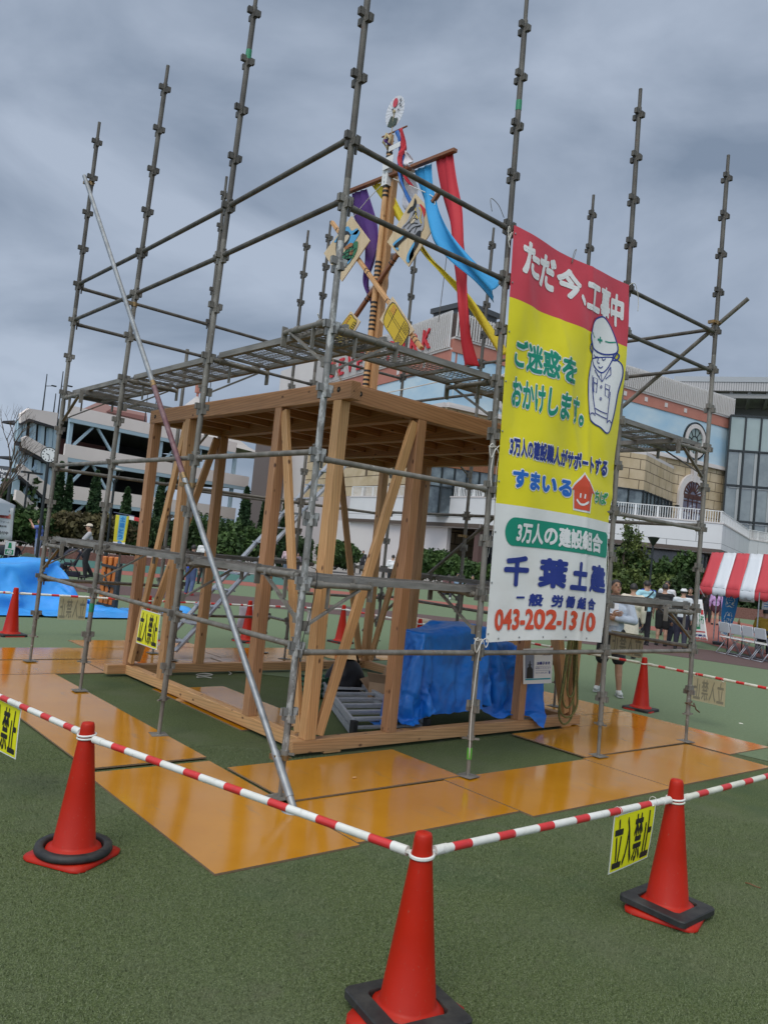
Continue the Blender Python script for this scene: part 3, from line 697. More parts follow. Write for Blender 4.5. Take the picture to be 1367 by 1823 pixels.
# ---------------------------------------------------------------- traffic cones, bars, signs
cone_profile = [(.030, .700), (.0338, .690), (.0365, .672), (.0375, .655), (.043, .600), (.075, .335), (.108, .075), (.118, .062), (.138, .055), (.143, .040), (.150, .030)]
def cone(x, y, lab, rot=0.0, lean=(0, 0), base=.37):
    mb = MB(); mb.lathe([(.002, .7035), (.018, .7028)]+cone_profile, 40)
    t = thing('traffic_cone', lab, 'traffic cone', 'red traffic cones holding up the barrier bars')
    mb.build('cone_body', RED, t)
    mb = MB(); n = 40; s_ = base/2; out = []; inn = []
    for i in range(n):
        a = 2*math.pi*i/n; c, s = math.cos(a), math.sin(a); k = 1/max(abs(c), abs(s)); k = min(k, 1.30)
        out.append((c*s_*k, s*s_*k)); inn.append((c*.149, s*.149))
    vs = [(*p, .004) for p in out]+[(*p, .022) for p in out]+[(*p, .031) for p in inn]+[(*p, .03) for p in [(q[0]*.5, q[1]*.5) for q in inn]]
    mb.add(vs, [(k*n+i, k*n+(i+1) % n, (k+1)*n+(i+1) % n, (k+1)*n+i) for k in range(3) for i in range(n)], True)
    mb.build('cone_base', RED, t)
    t.location = (x, y, 0.0); t.rotation_euler = (lean[0], lean[1], rot); return t
CN = hz(724, 1800, .03); CL = hz(131, 1514, .03); CR = hz(1186, 1614, .03)
CF = (6.56, 1.33); CFL = (.38, 7.78); CM1 = (4.03, 7.28); CM2 = (6.00, 7.22)
def nxt(a, b, l): d = (Vector(b[:2])-Vector(a[:2])).normalized(); return Vector(a[:2])+d*l
CRR = (2.93, -2.33); CG1 = (6.35, 3.25); CG2 = (6.1, 5.25); CG0 = (6.42, -.66)
cone(CN.x, CN.y, 'nearest red traffic cone with a black square weight, cut by the lower photo edge', .42)
cone(CL.x, CL.y, 'red traffic cone at the lower left with a round black ring round its foot', .55)
cone(CR.x, CR.y, 'red traffic cone at the right beside the yellow sign, standing in a black rubber weight', .30)
cone(*CF, 'red traffic cone on the turf beyond the right scaffold posts', .2)
cone(*CFL, 'red traffic cone in front of the light blue sheet at the far left', .1, (.03, .0))
cone(*CM1, 'red traffic cone seen behind the timber frame under the stair', .3)
cone(*CM2, 'red traffic cone behind the timber frame, farther right of the back pair', .1)
cone(*CG0, 'red traffic cone standing just outside the right photo edge on the turf', .1)
# rubber weights
def rsq(s_, r_, n=10):
    out = []
    for q, (cx, cy) in enumerate(((1, 1), (-1, 1), (-1, -1), (1, -1))):
        for i in range(n): a = math.pi/2*q+math.pi/2*i/(n-1); out.append((cx*(s_-r_)+r_*math.cos(a), cy*(s_-r_)+r_*math.sin(a)))
    return out
def weight(x, y, rot, lab, z=.030, tilt=(0, 0)):
    o_ = rsq(.185, .03); n = len(o_); i_ = []
    for k in range(n):
        a = math.atan2(o_[k][1], o_[k][0]); i_.append((.152*math.cos(a), .152*math.sin(a)))
    L_ = [[(*p, z_) for p in q] for q, z_ in ((i_, 0), (o_, 0), ([(a*1.0, b*1.0) for a, b in o_], .026), ([(a*.975, b*.975) for a, b in o_], .032), ([(a*1.02, b*1.02) for a, b in i_], .036), (i_, .030), (i_, 0))]
    mb = MB(); vs = [p for q in L_ for p in q]
    mb.add(vs, [(k*n+i, k*n+(i+1) % n, (k+1)*n+(i+1) % n, (k+1)*n+i) for k in range(6) for i in range(n)], False)
    o = mb.build('cone_weight', RUB, label=lab, cat='cone weight', group='black rubber weights on the cone bases')
    o.location = (x, y, z); o.rotation_euler = (*tilt, rot); return o
w1 = weight(CN.x, CN.y, -.18, 'black square rubber weight on the nearest cone, with a small yellow label')
mb = MB(); mb.add([(-.175, -.168, .0345), (-.125, -.168, .0345), (-.125, -.135, .0345), (-.175, -.135, .0345)], [(0, 1, 2, 3)])
lb = mb.build('weight_label', B_YEL); lb.parent = w1
mb = MB()
for k_, t_ in enumerate(("注意", "3kg")):
    V, F = fitted(t_, -.172+.024*k_, -.141, -.152+.022*k_, -.158, .0); put(mb, V, F, lambda a, b: (a, b, .0350))
tx = mb.build('print', BLK); tx.parent = lb
weight(CR.x, CR.y, .05, 'black square rubber weight round the right cone beside the yellow sign', .030, (.03, .02))
mb = MB(); mb.lathe([(.150, .0), (.192, .0), (.197, .012), (.192, .034), (.155, .036), (.150, .03), (.150, 0)], 40)
o = mb.build('cone_weight', RUB, label='round black rubber ring weight on the lower left cone', cat='cone weight', group='black rubber weights on the cone bases'); o.location = (CL.x, CL.y, .031)
weight(*CF, .1, 'black rubber weight under the cone beyond the right scaffold posts', .006)
weight(*CFL, .1, 'black rubber weight under the cone by the light blue sheet', .006)
weight(*CM1, .1, 'black rubber weight under the cone behind the stair', .006); weight(*CM2, .1, 'black rubber weight under the cone seen between the braces', .006)
weight(*CG0, .1, 'black rubber weight cut by the right photo edge on the turf', .006)

def bar(a, b, lab, za=.62, zb=.62, ph=.06, dz=0, white=WHT):
    a = Vector((a[0], a[1], za+dz)); b = Vector((b[0], b[1], zb+dz)); d = (b-a); L = d.length; d /= L
    a2 = a+d*.065; b2 = b-d*.065; L2 = (b2-a2).length
    t = thing('barrier_bar', lab, 'barrier bar', 'red and white bars between the cones', loc=(a+b)/2)
    mb = MB(); s_ = 0; red = False; seg = ph+.10
    while s_ < L2-.001:
        e = min(s_+(seg if not red else .105), L2)
        mb.tube(a2+d*s_, a2+d*e, .0170 if not red else .0173, 16, caps=False, mi=1 if red else 0)
        s_ = e; red = not red; seg = .165
    mb.tube(a2, a2+d*.07, .0195, 16); mb.tube(b2-d*.07, b2, .0195, 16)
    mb.build('tube', [white, STR], t)
    for p_, q in ((a, 1), (b, -1)):
        rr = .046; pts = [p_+Vector((math.cos(2*math.pi*i/24)*rr, math.sin(2*math.pi*i/24)*rr, -.003*q+.004*math.cos(2*math.pi*i/24))) for i in range(24)]
        mb = MB(); mb.path(pts, .0055, 8, True); mb.bar(p_+d*q*.046, p_+d*q*.075, .022, .010); mb.build('end_ring', white, t)
    return t
WHT2 = mat('cream_plastic', (.66, .66, .56), .4, 0, (.56, .56, .46), 12)
bar(CL, CN, 'red and white bar running from the lower left cone to the nearest cone', za=.625, zb=.612, dz=.0)
bar(CN, CR, 'red and white bar between the nearest cone and the right cone, carrying a yellow sign', za=.622, zb=.60, ph=.0)
bar(CR, CRR, 'cream and red bar running from the right cone out of the right photo edge', za=.59, zb=.62, white=WHT2)
CL2 = (-1.82, 1.72)
bar(CL2, CL, 'red and white bar from the left photo edge to the lower left cone', za=.62, zb=.635)
bar(CF, CG0, 'red and white bar running right from the cone beyond the scaffold', white=WHT2)
bar(CG1, CF, 'red and white bar passing in front of the man with crossed arms', white=WHT2)
bar((-1.6, 8.1), CFL, 'red and white bar at the left photo edge over the light blue sheet', dz=.0)
bar(CFL, (2.28, 7.42), 'red and white bar crossing the light blue sheet to the hidden cone')
bar((2.28, 7.42), CM1, 'red and white bar behind the stair and the left timber posts')
bar(CM1, CM2, 'red and white bar seen between the corner post and the brace of the frame')
bar(CM2, CG2, 'red and white bar behind the frame, right of the back pair of cones'); bar(CG2, CG1, 'red and white bar hidden mostly by the blue sheet and the banner')
cone(2.28, 7.42, 'red traffic cone mostly hidden behind the hanging yellow sign', .1)
cone(*CG2, 'red traffic cone behind the blue sheet inside the frame', .1); cone(*CG1, 'red traffic cone behind the lower end of the banner', .1)

SIGNY = flat('sign_yellow', (.72, .70, .01), .4); SIGNW = flat('sign_white', (.72, .72, .70), .4)
SIGNB = mat('sign_back', (.40, .38, .24), .6, 0, (.44, .42, .28), 5); GREYP = flat('show_through_print', (.21, .21, .15), .7)
def nosign(c, t, lab, wd=.40, ht=.30, back=False, tilt=0.0, drop=0.0):
    """a laminated sheet hanging from a bar: c top centre, t direction of its width (reading left to right)"""
    t = Vector(t).normalized(); n = Vector((t.y, -t.x, 0)); c = Vector(c); dn = (Vector((0, 0, -1))+n*tilt).normalized(); n2 = t.cross(-dn).normalized()
    P = lambda a, b, o=0: c+t*(a*wd)+dn*(b*ht)+n2*(o+.006*math.sin(b*2.5+a*2))+Vector((0, 0, -drop*a))
    th = thing('keep_out_sign', lab, 'sign', 'keep out signs hung on the bars', loc=c)
    def panel(a0, b0, a1, b1, o, m_, nm):
        mb = MB(); mb.grid([[P(a0+(a1-a0)*i/6, b0+(b1-b0)*j/6, o) for i in range(7)] for j in range(7)], True); return mb.build(nm, m_, th)
    panel(-.5, 0, .5, 1, 0, SIGNB if back else SIGNW, 'sheet')
    fw_, fb = (SIGNY, BLK)
    panel(-.475, .025, .475, .975, .0015, fw_, 'yellow_face')
    mb = MB()
    for i, ch in enumerate("立入禁止"):
        V, F = fitted(ch, -.455+.232*i, .08, -.455+.232*i+.205, .93, .020); V, F = cut(V, F, .1, .1); put(mb, V, F, lambda a, b: P(a, b, .003))
    mb.build('lettering', fb, th)
    if back:
        mb = MB()
        for i, ch in enumerate("立入禁止"):
            V, F = fitted(ch, -.455+.232*i, .08, -.455+.232*i+.205, .93, .020); V, F = cut(V, F, .1, .1); put(mb, V, F, lambda a, b: P(a, b, -.0015))
        mb.build('show_through', GREYP, th)
    mb = MB()
    for a in (-.42, .42): mb.tube(P(a, -.01, -.012), P(a, .03, .004), .006, 6); mb.path([P(a, 0, 0)+Vector((0, math.cos(q)*.022, .017+math.sin(q)*.022)) for q in [i*math.pi/5 for i in range(10)]], .0016, 5, True)
    mb.build('tie', ROPE, th)
    return th
d_ = (CR-CN).normalized()
nosign((.515, CN.y+.0, .598), (1, 0, 0), 'yellow keep out sign hanging from the bar beside the right cone', .36, .285, tilt=-.06, drop=-.02)
nosign((.0-.03, 2.30, lv(-8)-.02), (0, -1, 0), 'yellow keep out sign tied to the scaffold rail left of the long brace', .43, .315, tilt=.02)
s_ = hz(10, 1248, .61); nosign((-1.645, .70, .60), (.15, -1, 0), 'yellow keep out sign cut by the left photo edge', .44, .30, tilt=.02)
# three signs seen from behind
def backsign(pA, pB, lab, ht=.30):
    a = Vector(pA); b = Vector(pB); t = (a-b).normalized(); nosign((a+b)/2, t, lab, (a-b).length, ht, back=True)
bA = hz(1234, 1202, .60); bB = hz(1281, 1213, .60)
backsign((6.46, .58, .60), (6.44, .14, .60), 'pale back of a sign hanging right of the scaffold corner, its writing reversed')
backsign((5.33, 1.07, 1.085), (5.33, .62, 1.085), 'pale back of a sign tied in front of the man with crossed arms', .27)
backsign((1.0, 7.72, .60), (1.40, 7.67, .60), 'grey back of a sign over the light blue sheet at the left', .34)
for p_, q, lab in (((3.95, 7.5), (4.35, 7.45), 'violet grey paper hanging behind the stair'), ((5.2, 7.25), (5.6, 7.23), 'white paper hanging behind the near corner post'),
                   ((7.05, 6.75), (7.4, 6.32), 'beige paper with a round mark hanging behind the frame')):
    a = Vector((*p_, .60)); b = Vector((*q, .58)); mb = MB()
    mb.grid([[a.lerp(b, i/6)+Vector((.02*math.sin(j*.8), .01*math.sin(i+j), -j*.065)) for i in range(7)] for j in range(8)])
    solid(mb.build('paper_sheet', mat('paper_'+p_[0].__str__()[:1], (.55, .53, .50) if 'white' in lab else ((.42, .40, .45) if 'violet' in lab else (.42, .37, .29)), .7), label=lab, cat='paper sheet', group='paper sheets hung on the back bars'), .001)

# ---------------------------------------------------------------- banner
BW, BH = 1.80, 3.52
WT = [(0, 1.745), (.2, 1.765), (.35, 1.72), (.5, 1.70), (.66, 1.685), (.8, 1.695), (1, 1.66)]
_prof = {}
def bprof(s, t):
    k = round(.3+.7*min(1, t*2), 2)
    if k not in _prof:
        n = 60; x = y = 0; tab = [(0, 0, 0)]
        for i in range(n+8):
            a = (i+.5)/n; f = R(-4*k+12*k*a**1.5); x += math.cos(f)/n; y += math.sin(f)/n; tab.append((x, y, f))
        _prof[k] = tab
    tab = _prof[k]; q = max(0, min(s*60, 66.999)); i = int(q); g = q-i; A, B = tab[i], tab[i+1]
    return tuple(A[j]+(B[j]-A[j])*g for j in range(3))
_even = None
def even(s):
    global _even
    if _even is None:
        tb = []
        for i in range(67):
            p = braw(i/60, .5, 0); d = p-CAM; tb.append(d.dot(RGT)/d.dot(FWD))
        _even = [(x-tb[0])/(tb[60]-tb[0]) for x in tb]
    if s <= 0: return s
    for i in range(66):
        if s <= _even[i+1]: return (i+(s-_even[i])/(_even[i+1]-_even[i]))/60
    return s
def bpt(s, t, o=0.0):   # the print is narrower towards its gathered right edge
    return braw(even(s), t, o)
def braw(s, t, o=0.0):
    """s, t in 0..1 over the cloth (t downwards)"""
    W_ = WT[-1][1]
    for i in range(len(WT)-1):
        if t <= WT[i+1][0]: g = max(0, (t-WT[i][0])/(WT[i+1][0]-WT[i][0])); W_ = WT[i][1]+(WT[i+1][1]-WT[i][1])*g; break
    x, y, f = bprof(s, t); x *= W_; y *= W_
    zt = lv(0)-.012 - .03*math.sin(math.pi*min(max(s, 0), 1))*(1-t)
    z = zt-t*BH + .03*t*math.sin(s*3.1)
    rip = .016*math.sin((s*2.2+t*1.3)*6.0)*math.exp(-((t-.25)/.3)**2)+.009*math.sin(s*11+t*9)+.006*math.sin(s*23-t*31)*math.sin(t*9)+.010*math.sin(t*14-s*5)*t
    rip += .034*math.exp(-((s-t*.9)/.05)**2)*math.exp(-t*3.0)+.018*math.exp(-((s-.25-t*.7)/.03)**2)*math.exp(-((t-.35)/.2)**2)+.010*math.exp(-((s-.62-t*.15)/.02)**2)+.010*math.exp(-((t-.57-.03*s)/.02)**2)*s
    rip *= min(1, s*10)
    nx, ny = math.sin(f), -math.cos(f)
    by0 = pp('D', z).y*(1-s)*.6+pp('E', z).y*.6*s
    return Vector((1.745+.055*t+x+nx*(rip+o), -.052+y-.01*math.sin(t*3.0)+by0+ny*(rip+o), z))
ban = thing('banner', 'tall red, yellow and white construction notice banner hung between two scaffold posts', 'banner', loc=(2.6, -.05, 2.9))
def cloth(t0f, t1f, m_, nm, o=0.0, s0=0, s1=1):
    mb = MB(); ns, ntt = 72, max(4, int(150*(t1f(0)-t0f(0))))
    mb.grid([[bpt(s0+(s1-s0)*i/ns, t0f(s0+(s1-s0)*i/ns)+(t1f(s0+(s1-s0)*i/ns)-t0f(s0+(s1-s0)*i/ns))*j/ntt, o) for i in range(ns+1)] for j in range(ntt+1)])
    ob = mb.build(nm, m_, ban); return ob
cloth(lambda s: 0, lambda s: .176, B_RED, 'red_panel'); cloth(lambda s: .176, lambda s: .672, B_YEL, 'yellow_panel'); cloth(lambda s: .672, lambda s: 1, B_WHT, 'white_panel')
def btxt(txt, s0, t0, s1, t1, m_, bold=.03, o=.004, slant=0, nm='lettering', mb=None):
    own = mb is None
    if own: mb = MB()
    V, F = fitted(txt, s0, t0, s1, t1, bold, slant); V, F = cut(V, F, .028, .016); put(mb, V, F, lambda a, b: bpt(a, b, o))
    if own: return mb.build(nm, m_, ban)
def bfill(pts, m_, o=.004, nm='figure', mb=None):
    own = mb is None
    if own: mb = MB()
    V, F = fill(pts); V, F = cut(V, F, .028, .016); put(mb, V, F, lambda a, b: bpt(a, b, o))
    if own: return mb.build(nm, m_, ban)
def bstroke(lst, w_, m_, o=.006, nm='outline'):
    mb = MB()
    for pts, cl in lst:
        sc = [(a, b*BH/BW) for a, b in pts]; V, F = stroke(sc, w_, cl); V = [(a, b*BW/BH) for a, b in V]; put(mb, V, F, lambda a, b: bpt(a, b, o))
    return mb.build(nm, m_, ban)
mb = MB()   # heading, letter by letter
for ch, s0, t0, s1, t1 in (("た", .07, .022, .245, .108), ("だ", .245, .028, .425, .116), ("今", .43, .033, .60, .113), ("、", .595, .086, .645, .116), ("工", .655, .044, .785, .118), ("事", .785, .036, .89, .128), ("中", .895, .040, .975, .132)):
    btxt(ch, s0, t0, s1, t1, B_LET, .045, mb=mb)
mb.build('heading', B_LET, ban)
for (txt, s0, t0, s1, t1) in (("ご迷惑を", .07, .262, .60, .340), ("おかけします。", .075, .358, .72, .437)):
    btxt(txt, s0, t0, s1, t1, B_WHT, .075, .0035, nm='letter_border'); btxt(txt, s0+.004, t0+.003, s1-.004, t1-.003, B_GRN, .034, .006)
btxt("3万人の建設職人がサポートする", .075, .503, .955, .556, B_LET, .075, .0035, nm='letter_border')
btxt("3万人の建設職人がサポートする", .082, .506, .945, .553, B_NAV, .045, .006)
btxt("すまいる", .11, .580, .655, .632, B_LET, .085, .0035, nm='letter_border'); btxt("すまいる", .118, .583, .647, .629, B_BLU, .05, .006)
btxt("ちば", .845, .592, .975, .630, B_LET, .085, .0035, nm='letter_border'); btxt("ちば", .85, .594, .97, .628, B_LOG, .035, .006)
# smiling house mark
hs = [(.745, .560), (.84, .606), (.815, .606), (.815, .655), (.675, .655), (.675, .606), (.65, .606)]
bfill([(.745+(a-.745)*1.14, .612+(b-.612)*1.12) for a, b in hs], B_LET, .0035, 'house_border'); bfill(hs, B_ORG, .006, 'house_mark')
bstroke([([(.722, .612), (.722, .624)], False), ([(.762, .612), (.762, .624)], False), (smooth2([(.695, .630), (.722, .640), (.762, .640), (.792, .630)]), False)], .011, B_LET, .008, 'house_smile')
# green lozenge
pts = []
for i in range(13): a = math.pi/2+math.pi*i/12; pts.append((.165+.075*math.cos(a), .735-.0345*math.sin(a)))
pts += [(.99, .7695), (.995, .762), (.995, .7085), (.985, .7005)]
bfill(pts, B_GRN, .004, 'green_lozenge'); btxt("3万人の建設組合", .185, .7085, .965, .7610, B_LET, .04, .007)
mb = MB()
for ch, s0, s1 in (("千", .10, .35), ("葉", .43, .64), ("土", .68, .845), ("建", .875, .99)): btxt(ch, s0, .792, s1, .868, B_NAV, .045, .006, mb=mb)
mb.build('lettering', B_NAV, ban)
mb = MB()
for ch, s0, s1, t0, t1 in (("一", .24, .33, .892, .897), ("般", .375, .48, .884, .916), ("労", .53, .63, .884, .916), ("働", .665, .74, .884, .916), ("組", .77, .85, .884, .916), ("合", .875, .945, .884, .916)): btxt(ch, s0, t0, s1, t1, B_NAV, .045, .006, mb=mb)
mb.build('lettering', B_NAV, ban)
btxt("043-202-1310", .055, .922, .955, .974, B_ORG, .035, .006, .0)
# generic bowing worker in a helmet (own drawing)
def st_(u, v):
    xl = 918-.085*(v-393); xr = 1118 if v < 700 else 1118-.10*(v-700); s__ = (u-xl)/(xr-xl); return (s__, (v-393-109*s__)/(740-99*s__))
def q_(pts, sub=4, cl=True): return smooth2([st_(*p) for p in pts], sub, cl)
body = q_([(1064, 637), (1058.5, 650), (1057, 678), (1058, 720), (1060, 744), (1066, 756), (1078, 764), (1089, 774), (1096, 772), (1101, 755), (1107, 725), (1111, 700), (1114, 670), (1112, 650), (1104, 640), (1096, 636)])
head = q_([(1058, 606), (1060, 628), (1065, 645), (1073, 658), (1084, 664), (1094, 656), (1100, 641), (1104, 627), (1090, 612), (1070, 600)])
helm = q_([(1074, 561), (1061, 571), (1054.5, 590), (1056, 608), (1067, 621), (1086, 630), (1102, 630), (1106, 620), (1103, 603), (1099, 590), (1092, 575), (1083, 564)])
ears = [q_([(1056, 608), (1054, 618), (1059, 627), (1062, 618)]), q_([(1103, 628), (1108, 633), (1105, 642), (1100, 640)])]
bfill(body, B_LET, .004, 'worker_body'); bfill(head, B_LET, .0055, 'worker_head'); bfill(helm, B_LET, .0075, 'worker_helmet')
bstroke([(body, True)], .0075, B_NAV, .0058); bstroke([(head, True)]+[(e, True) for e in ears], .0075, B_NAV, .0068); bstroke([(helm, True)], .0085, B_NAV, .0088)
L = lambda *p: ([st_(*x) for x in p], False)
Q = lambda *p: (q_(list(p), 4, False), False)
bstroke([Q((1065.5, 630), (1069, 634), (1073.5, 634)), Q((1082, 636), (1085, 641), (1089, 638)), Q((1074.5, 636), (1073, 644), (1077.5, 646)), Q((1075, 652), (1080, 655), (1084.5, 652)),
         L((1069, 658), (1077, 672), (1083, 681), (1090, 670), (1098, 654)), L((1077, 672), (1081, 664), (1083, 681)), L((1098, 654), (1099, 668), (1090, 676)), Q((1066, 668), (1068, 700), (1069, 738)), Q((1099, 700), (1095, 728), (1091, 756)),
         Q((1069, 728), (1080, 735), (1092, 740)), Q((1069, 737), (1080, 744), (1091, 749)), ([st_(*x) for x in ((1068, 672), (1074.5, 675), (1073.5, 700), (1069, 698))], True), L((1068, 681), (1074, 684)),
         ([st_(*x) for x in ((1089.5, 685), (1098, 689), (1095, 711), (1089.5, 706))], True), L((1089.5, 693), (1097, 697)), Q((1060, 740), (1065, 737), (1069, 742)), Q((1091, 756), (1096, 752), (1100, 757)),
         ([st_(1081.8+1.7*math.cos(a), 690+2.4*math.sin(a)) for a in (0, 1.05, 2.1, 3.14, 4.2, 5.25)], True), ([st_(1081+1.7*math.cos(a), 712+2.4*math.sin(a)) for a in (0, 1.05, 2.1, 3.14, 4.2, 5.25)], True)], .0052, B_NAV, .0100, 'worker_lines')
bstroke([L((1076.3, 597), (1076.3, 609)), L((1071.5, 601.5), (1081, 604.5))], .011, B_GRN, .0100, 'helmet_cross'); bstroke([Q((1056.5, 589), (1061, 595), (1066, 598.5)), Q((1086, 606), (1094, 609), (1103, 609))], .007, B_GRN, .0100, 'helmet_stripe')
# hems, eyelets, ties
mb = MB()
for i in range(9):
    for s__ in (.012,): p_ = bpt(s__, .02+.96*i/8, .004); mb.ell(p_, (.009, .004, .009), 8, 6)
for i in range(5): mb.ell(bpt(.1+.2*i, .992, .004), (.009, .004, .009), 8, 6)
mb.build('eyelets', GALV, ban)
def loop_tie(c, lab, rad=.06, drop=.3, n_=None):
    c = Vector(c); pts = []
    for i in range(18):
        a = 2*math.pi*i/17; pts.append(c+Vector((.032*math.cos(a), .032*math.sin(a), .006*math.sin(3*a))))
    pts += [c+Vector((-.03, -.045, -.01)), c+Vector((-.06, -.05, .02)), c+Vector((-rad*1.3, -.05, -.02)), c+Vector((-rad*.9, -.05, -.10)), c+Vector((-.02, -.05, -.03)), c+Vector((.03, -.05, .015)), c+Vector((rad, -.05, -.01)), c+Vector((rad*.6, -.05, -.06)), c+Vector((-.02, -.05, -.02)), c+Vector((-.05, -.05, -drop*.6)), c+Vector((-.03, -.055, -drop))]
    return cord(pts, .0042, ROPE, 'tie_cord', lab, 'cord', 'white cords tying the banner', sub=4)
p_ = pp('D', lv(0)-.05); loop_tie(p_, 'white cord knotted round the post at the top left corner of the banner', .05, .16)
p_ = pp('D', 2.72); loop_tie(p_, 'white cord bow beside the upper yellow part of the banner with a long hanging end', .07, .34)
p_ = pp('D', 1.12); loop_tie(p_, 'white cord bow on the post at the lower left corner of the banner', .07, .95)
p_ = pp('E', lv(0)); cord([p_+Vector((-.03, -.03, .0)), p_+Vector((.0, -.05, .03)), p_+Vector((.06, -.05, .02)), p_+Vector((.12, -.05, -.10)), p_+Vector((.13, -.05, -.22))], .0035, ROPE, 'tie_cord', 'white cord end hanging at the top right corner of the banner', 'cord', 'white cords tying the banner')
p_ = pp('D', 3.0); cord([p_+Vector((.03, -.03, .1)), p_+Vector((.06, -.04, -.2)), p_+Vector((.035, -.04, -.5)), p_+Vector((.065, -.04, -.9)), p_+Vector((.03, -.04, -1.2))], .003, ROPE, 'tie_cord', 'thin white cord lacing the left edge of the banner', 'cord', 'white cords tying the banner')
p_ = bpt(.995, .72); cord([p_, p_+Vector((.05, 0, -.2)), p_+Vector((.06, 0, -.5)), p_+Vector((.02, 0, -.8))], .003, ROPE, 'tie_cord', 'thin white cord hanging along the lower right edge of the banner', 'cord', 'white cords tying the banner')
c_ = hy(1018, 458, -.03); cord([c_+Vector((0, 0, -.05)), c_+Vector((.02, 0, .05)), c_+Vector((.05, 0, .09)), c_+Vector((.03, 0, .02)), c_+Vector((.0, 0, -.06))], .003, STEEL, 'wire_loop', 'thin wire loop on the rail above the banner', 'wire')
c_ = pp('D', lv(0)+.02); cord([c_+Vector((-.25, -.02, .02)), c_+Vector((-.28, -.02, .12)), c_+Vector((-.18, -.02, .10)), c_+Vector((-.10, -.02, .02))], .003, STEEL, 'wire_loop', 'thin wire loop on the rail left of the banner top', 'wire')
c_ = pp('C', 1.35); cord([c_+Vector((.03, -.03, .25)), c_+Vector((.09, -.03, .20)), c_+Vector((.06, -.03, -.1)), c_+Vector((.02, -.03, -.3)), c_+Vector((.0, -.03, -.9))], .003, BLK, 'wire_loop', 'black wire running down the near corner post', 'wire')
c_ = pp('B2', 1.05); 

# ---------------------------------------------------------------- ceremonial mast on the frame roof (boards face -x)
MX = 2.42
def mp_(u, v, dx=0): p_ = hx(u, v, MX); return Vector((MX+dx, p_.y, p_.z))
mast = thing('ceremonial_mast', 'tall cedar pole with painted black bands and a cross bar on the frame roof', 'mast', loc=(MX, 2.62, BZ1+.015))
ZR = BZ1+.014
timber('mast_post', (MX+.075, 2.615, ZR), (MX+.068, 2.615, 6.22), .078, .078, WOOD, mast)
mb = MB(); mb.tube((MX, 2.655, ZR), (MX, 2.655, 6.60), .037, 16, r1=.032); 
for z0_, n_ in ((3.48, 7), (4.28, 7), (4.86, 5), (5.86, 7), (6.32, 3)):
    for i in range(n_): z_ = z0_+i*.052; mb.tube((MX, 2.655, z_), (MX, 2.655, z_+.024), .0383, 16, caps=False, mi=1)
mb.box((MX, 2.655, 6.12), (.075, .095, .26), mi=2); mb.build('painted_pole', [WOOD2, BLK, SIGNW], mast)
timber('cross_bar', (MX+.03, 3.52, 6.16), (MX-.01, 1.52, 6.05), .06, .04, DARKW, mast)
mb = MB(); mb.tube((MX-.02, 2.80, 6.62), (MX-.02, 2.36, 6.60), .010, 8); mb.build('small_bar', DARKW, mast)
mb = MB(); mb.path([(MX-.06, 2.66, 6.60), (MX-.07, 2.70, 6.50), (MX-.06, 2.64, 6.42), (MX-.05, 2.60, 6.52), (MX-.06, 2.66, 6.58)], .018, 8); mb.build('straw_knot', flat('straw', (.42, .33, .17)), mast)
# white paper strips folded round the top
mb = MB()
for (a, b, c, d) in ((6.42, 6.36, 2.60, 2.40), (6.30, 6.16, 2.68, 2.50)): mb.box((MX-.06, (c+d)/2, (a+b)/2), (.004, c-d, abs(a-b)))
mb.build('paper_strip', SIGNW, mast)
# fan
FAN = thing('round_fan', 'round white folding fan with a red sun at the very top of the mast', 'fan', loc=(MX, 2.60, 6.85))
fc = Vector((MX-.03, 2.595, 6.85)); ry, rz_ = .165, .185
mb = MB(); rows = []
n = 48
for j in range(5):
    r_ = j/4; rows.append([fc+Vector((-.0016*r_*(1 if i % 2 else -1), ry*r_*math.cos(2*math.pi*i/n), rz_*r_*math.sin(2*math.pi*i/n))) for i in range(n+1)])
mb.grid(rows, False); solid(mb.build('fan_leaf', mat('fan_paper', (.62, .63, .66), .6), FAN), .002)
fanp = lambda a, b, o=-.012: fc+Vector((o, -a*ry, b*rz_))
mb = MB(); V, F = fill(circ(-.02+.05, .55, .26, .30)); put(mb, V, F, lambda a, b: fanp(a, b)); mb.build('red_sun', B_RED.copy(), FAN)
mb = MB()
for pts in ([(-.6, -.75), (-.3, -.25), (-.05, -.35), (.2, -.5), (.45, -.55), (.3, -.9), (-.1, -.97), (-.45, -.9)],): V, F = fill(smooth2(pts, 4, True)); put(mb, V, F, lambda a, b: fanp(a, b))
mb.build('pine_figure', flat('fan_dark_green', (.05, .07, .05)), FAN)  # dark green figure painted on the fan leaf
mb = MB(); random.seed(11)
for (a0, b0) in ((.35, -.1), (.45, .25), (-.3, .12), (.5, .5), (-.15, -.1), (.6, .1)):
    for k in range(3):
        a = random.uniform(-1, 1); V, F = stroke(smooth2([(a0, b0), (a0+.12*math.cos(a), b0+.1), (a0+.2*math.cos(a+.5), b0+.16*math.sin(a*3))], 4), .05); put(mb, V, F, lambda p, q: fanp(p, q, -.014))
mb.build('ink_strokes', BLK, FAN); mb = MB(); mb.tube(fc+Vector((-.012, 0, 0)), fc+Vector((-.0, .02, -.30)), .006, 6); mb.ell(fc+Vector((-.014, 0, 0)), (.008, .022, .022)); mb.build('fan_stick', flat('fan_stick', (.45, .36, .2)), FAN)

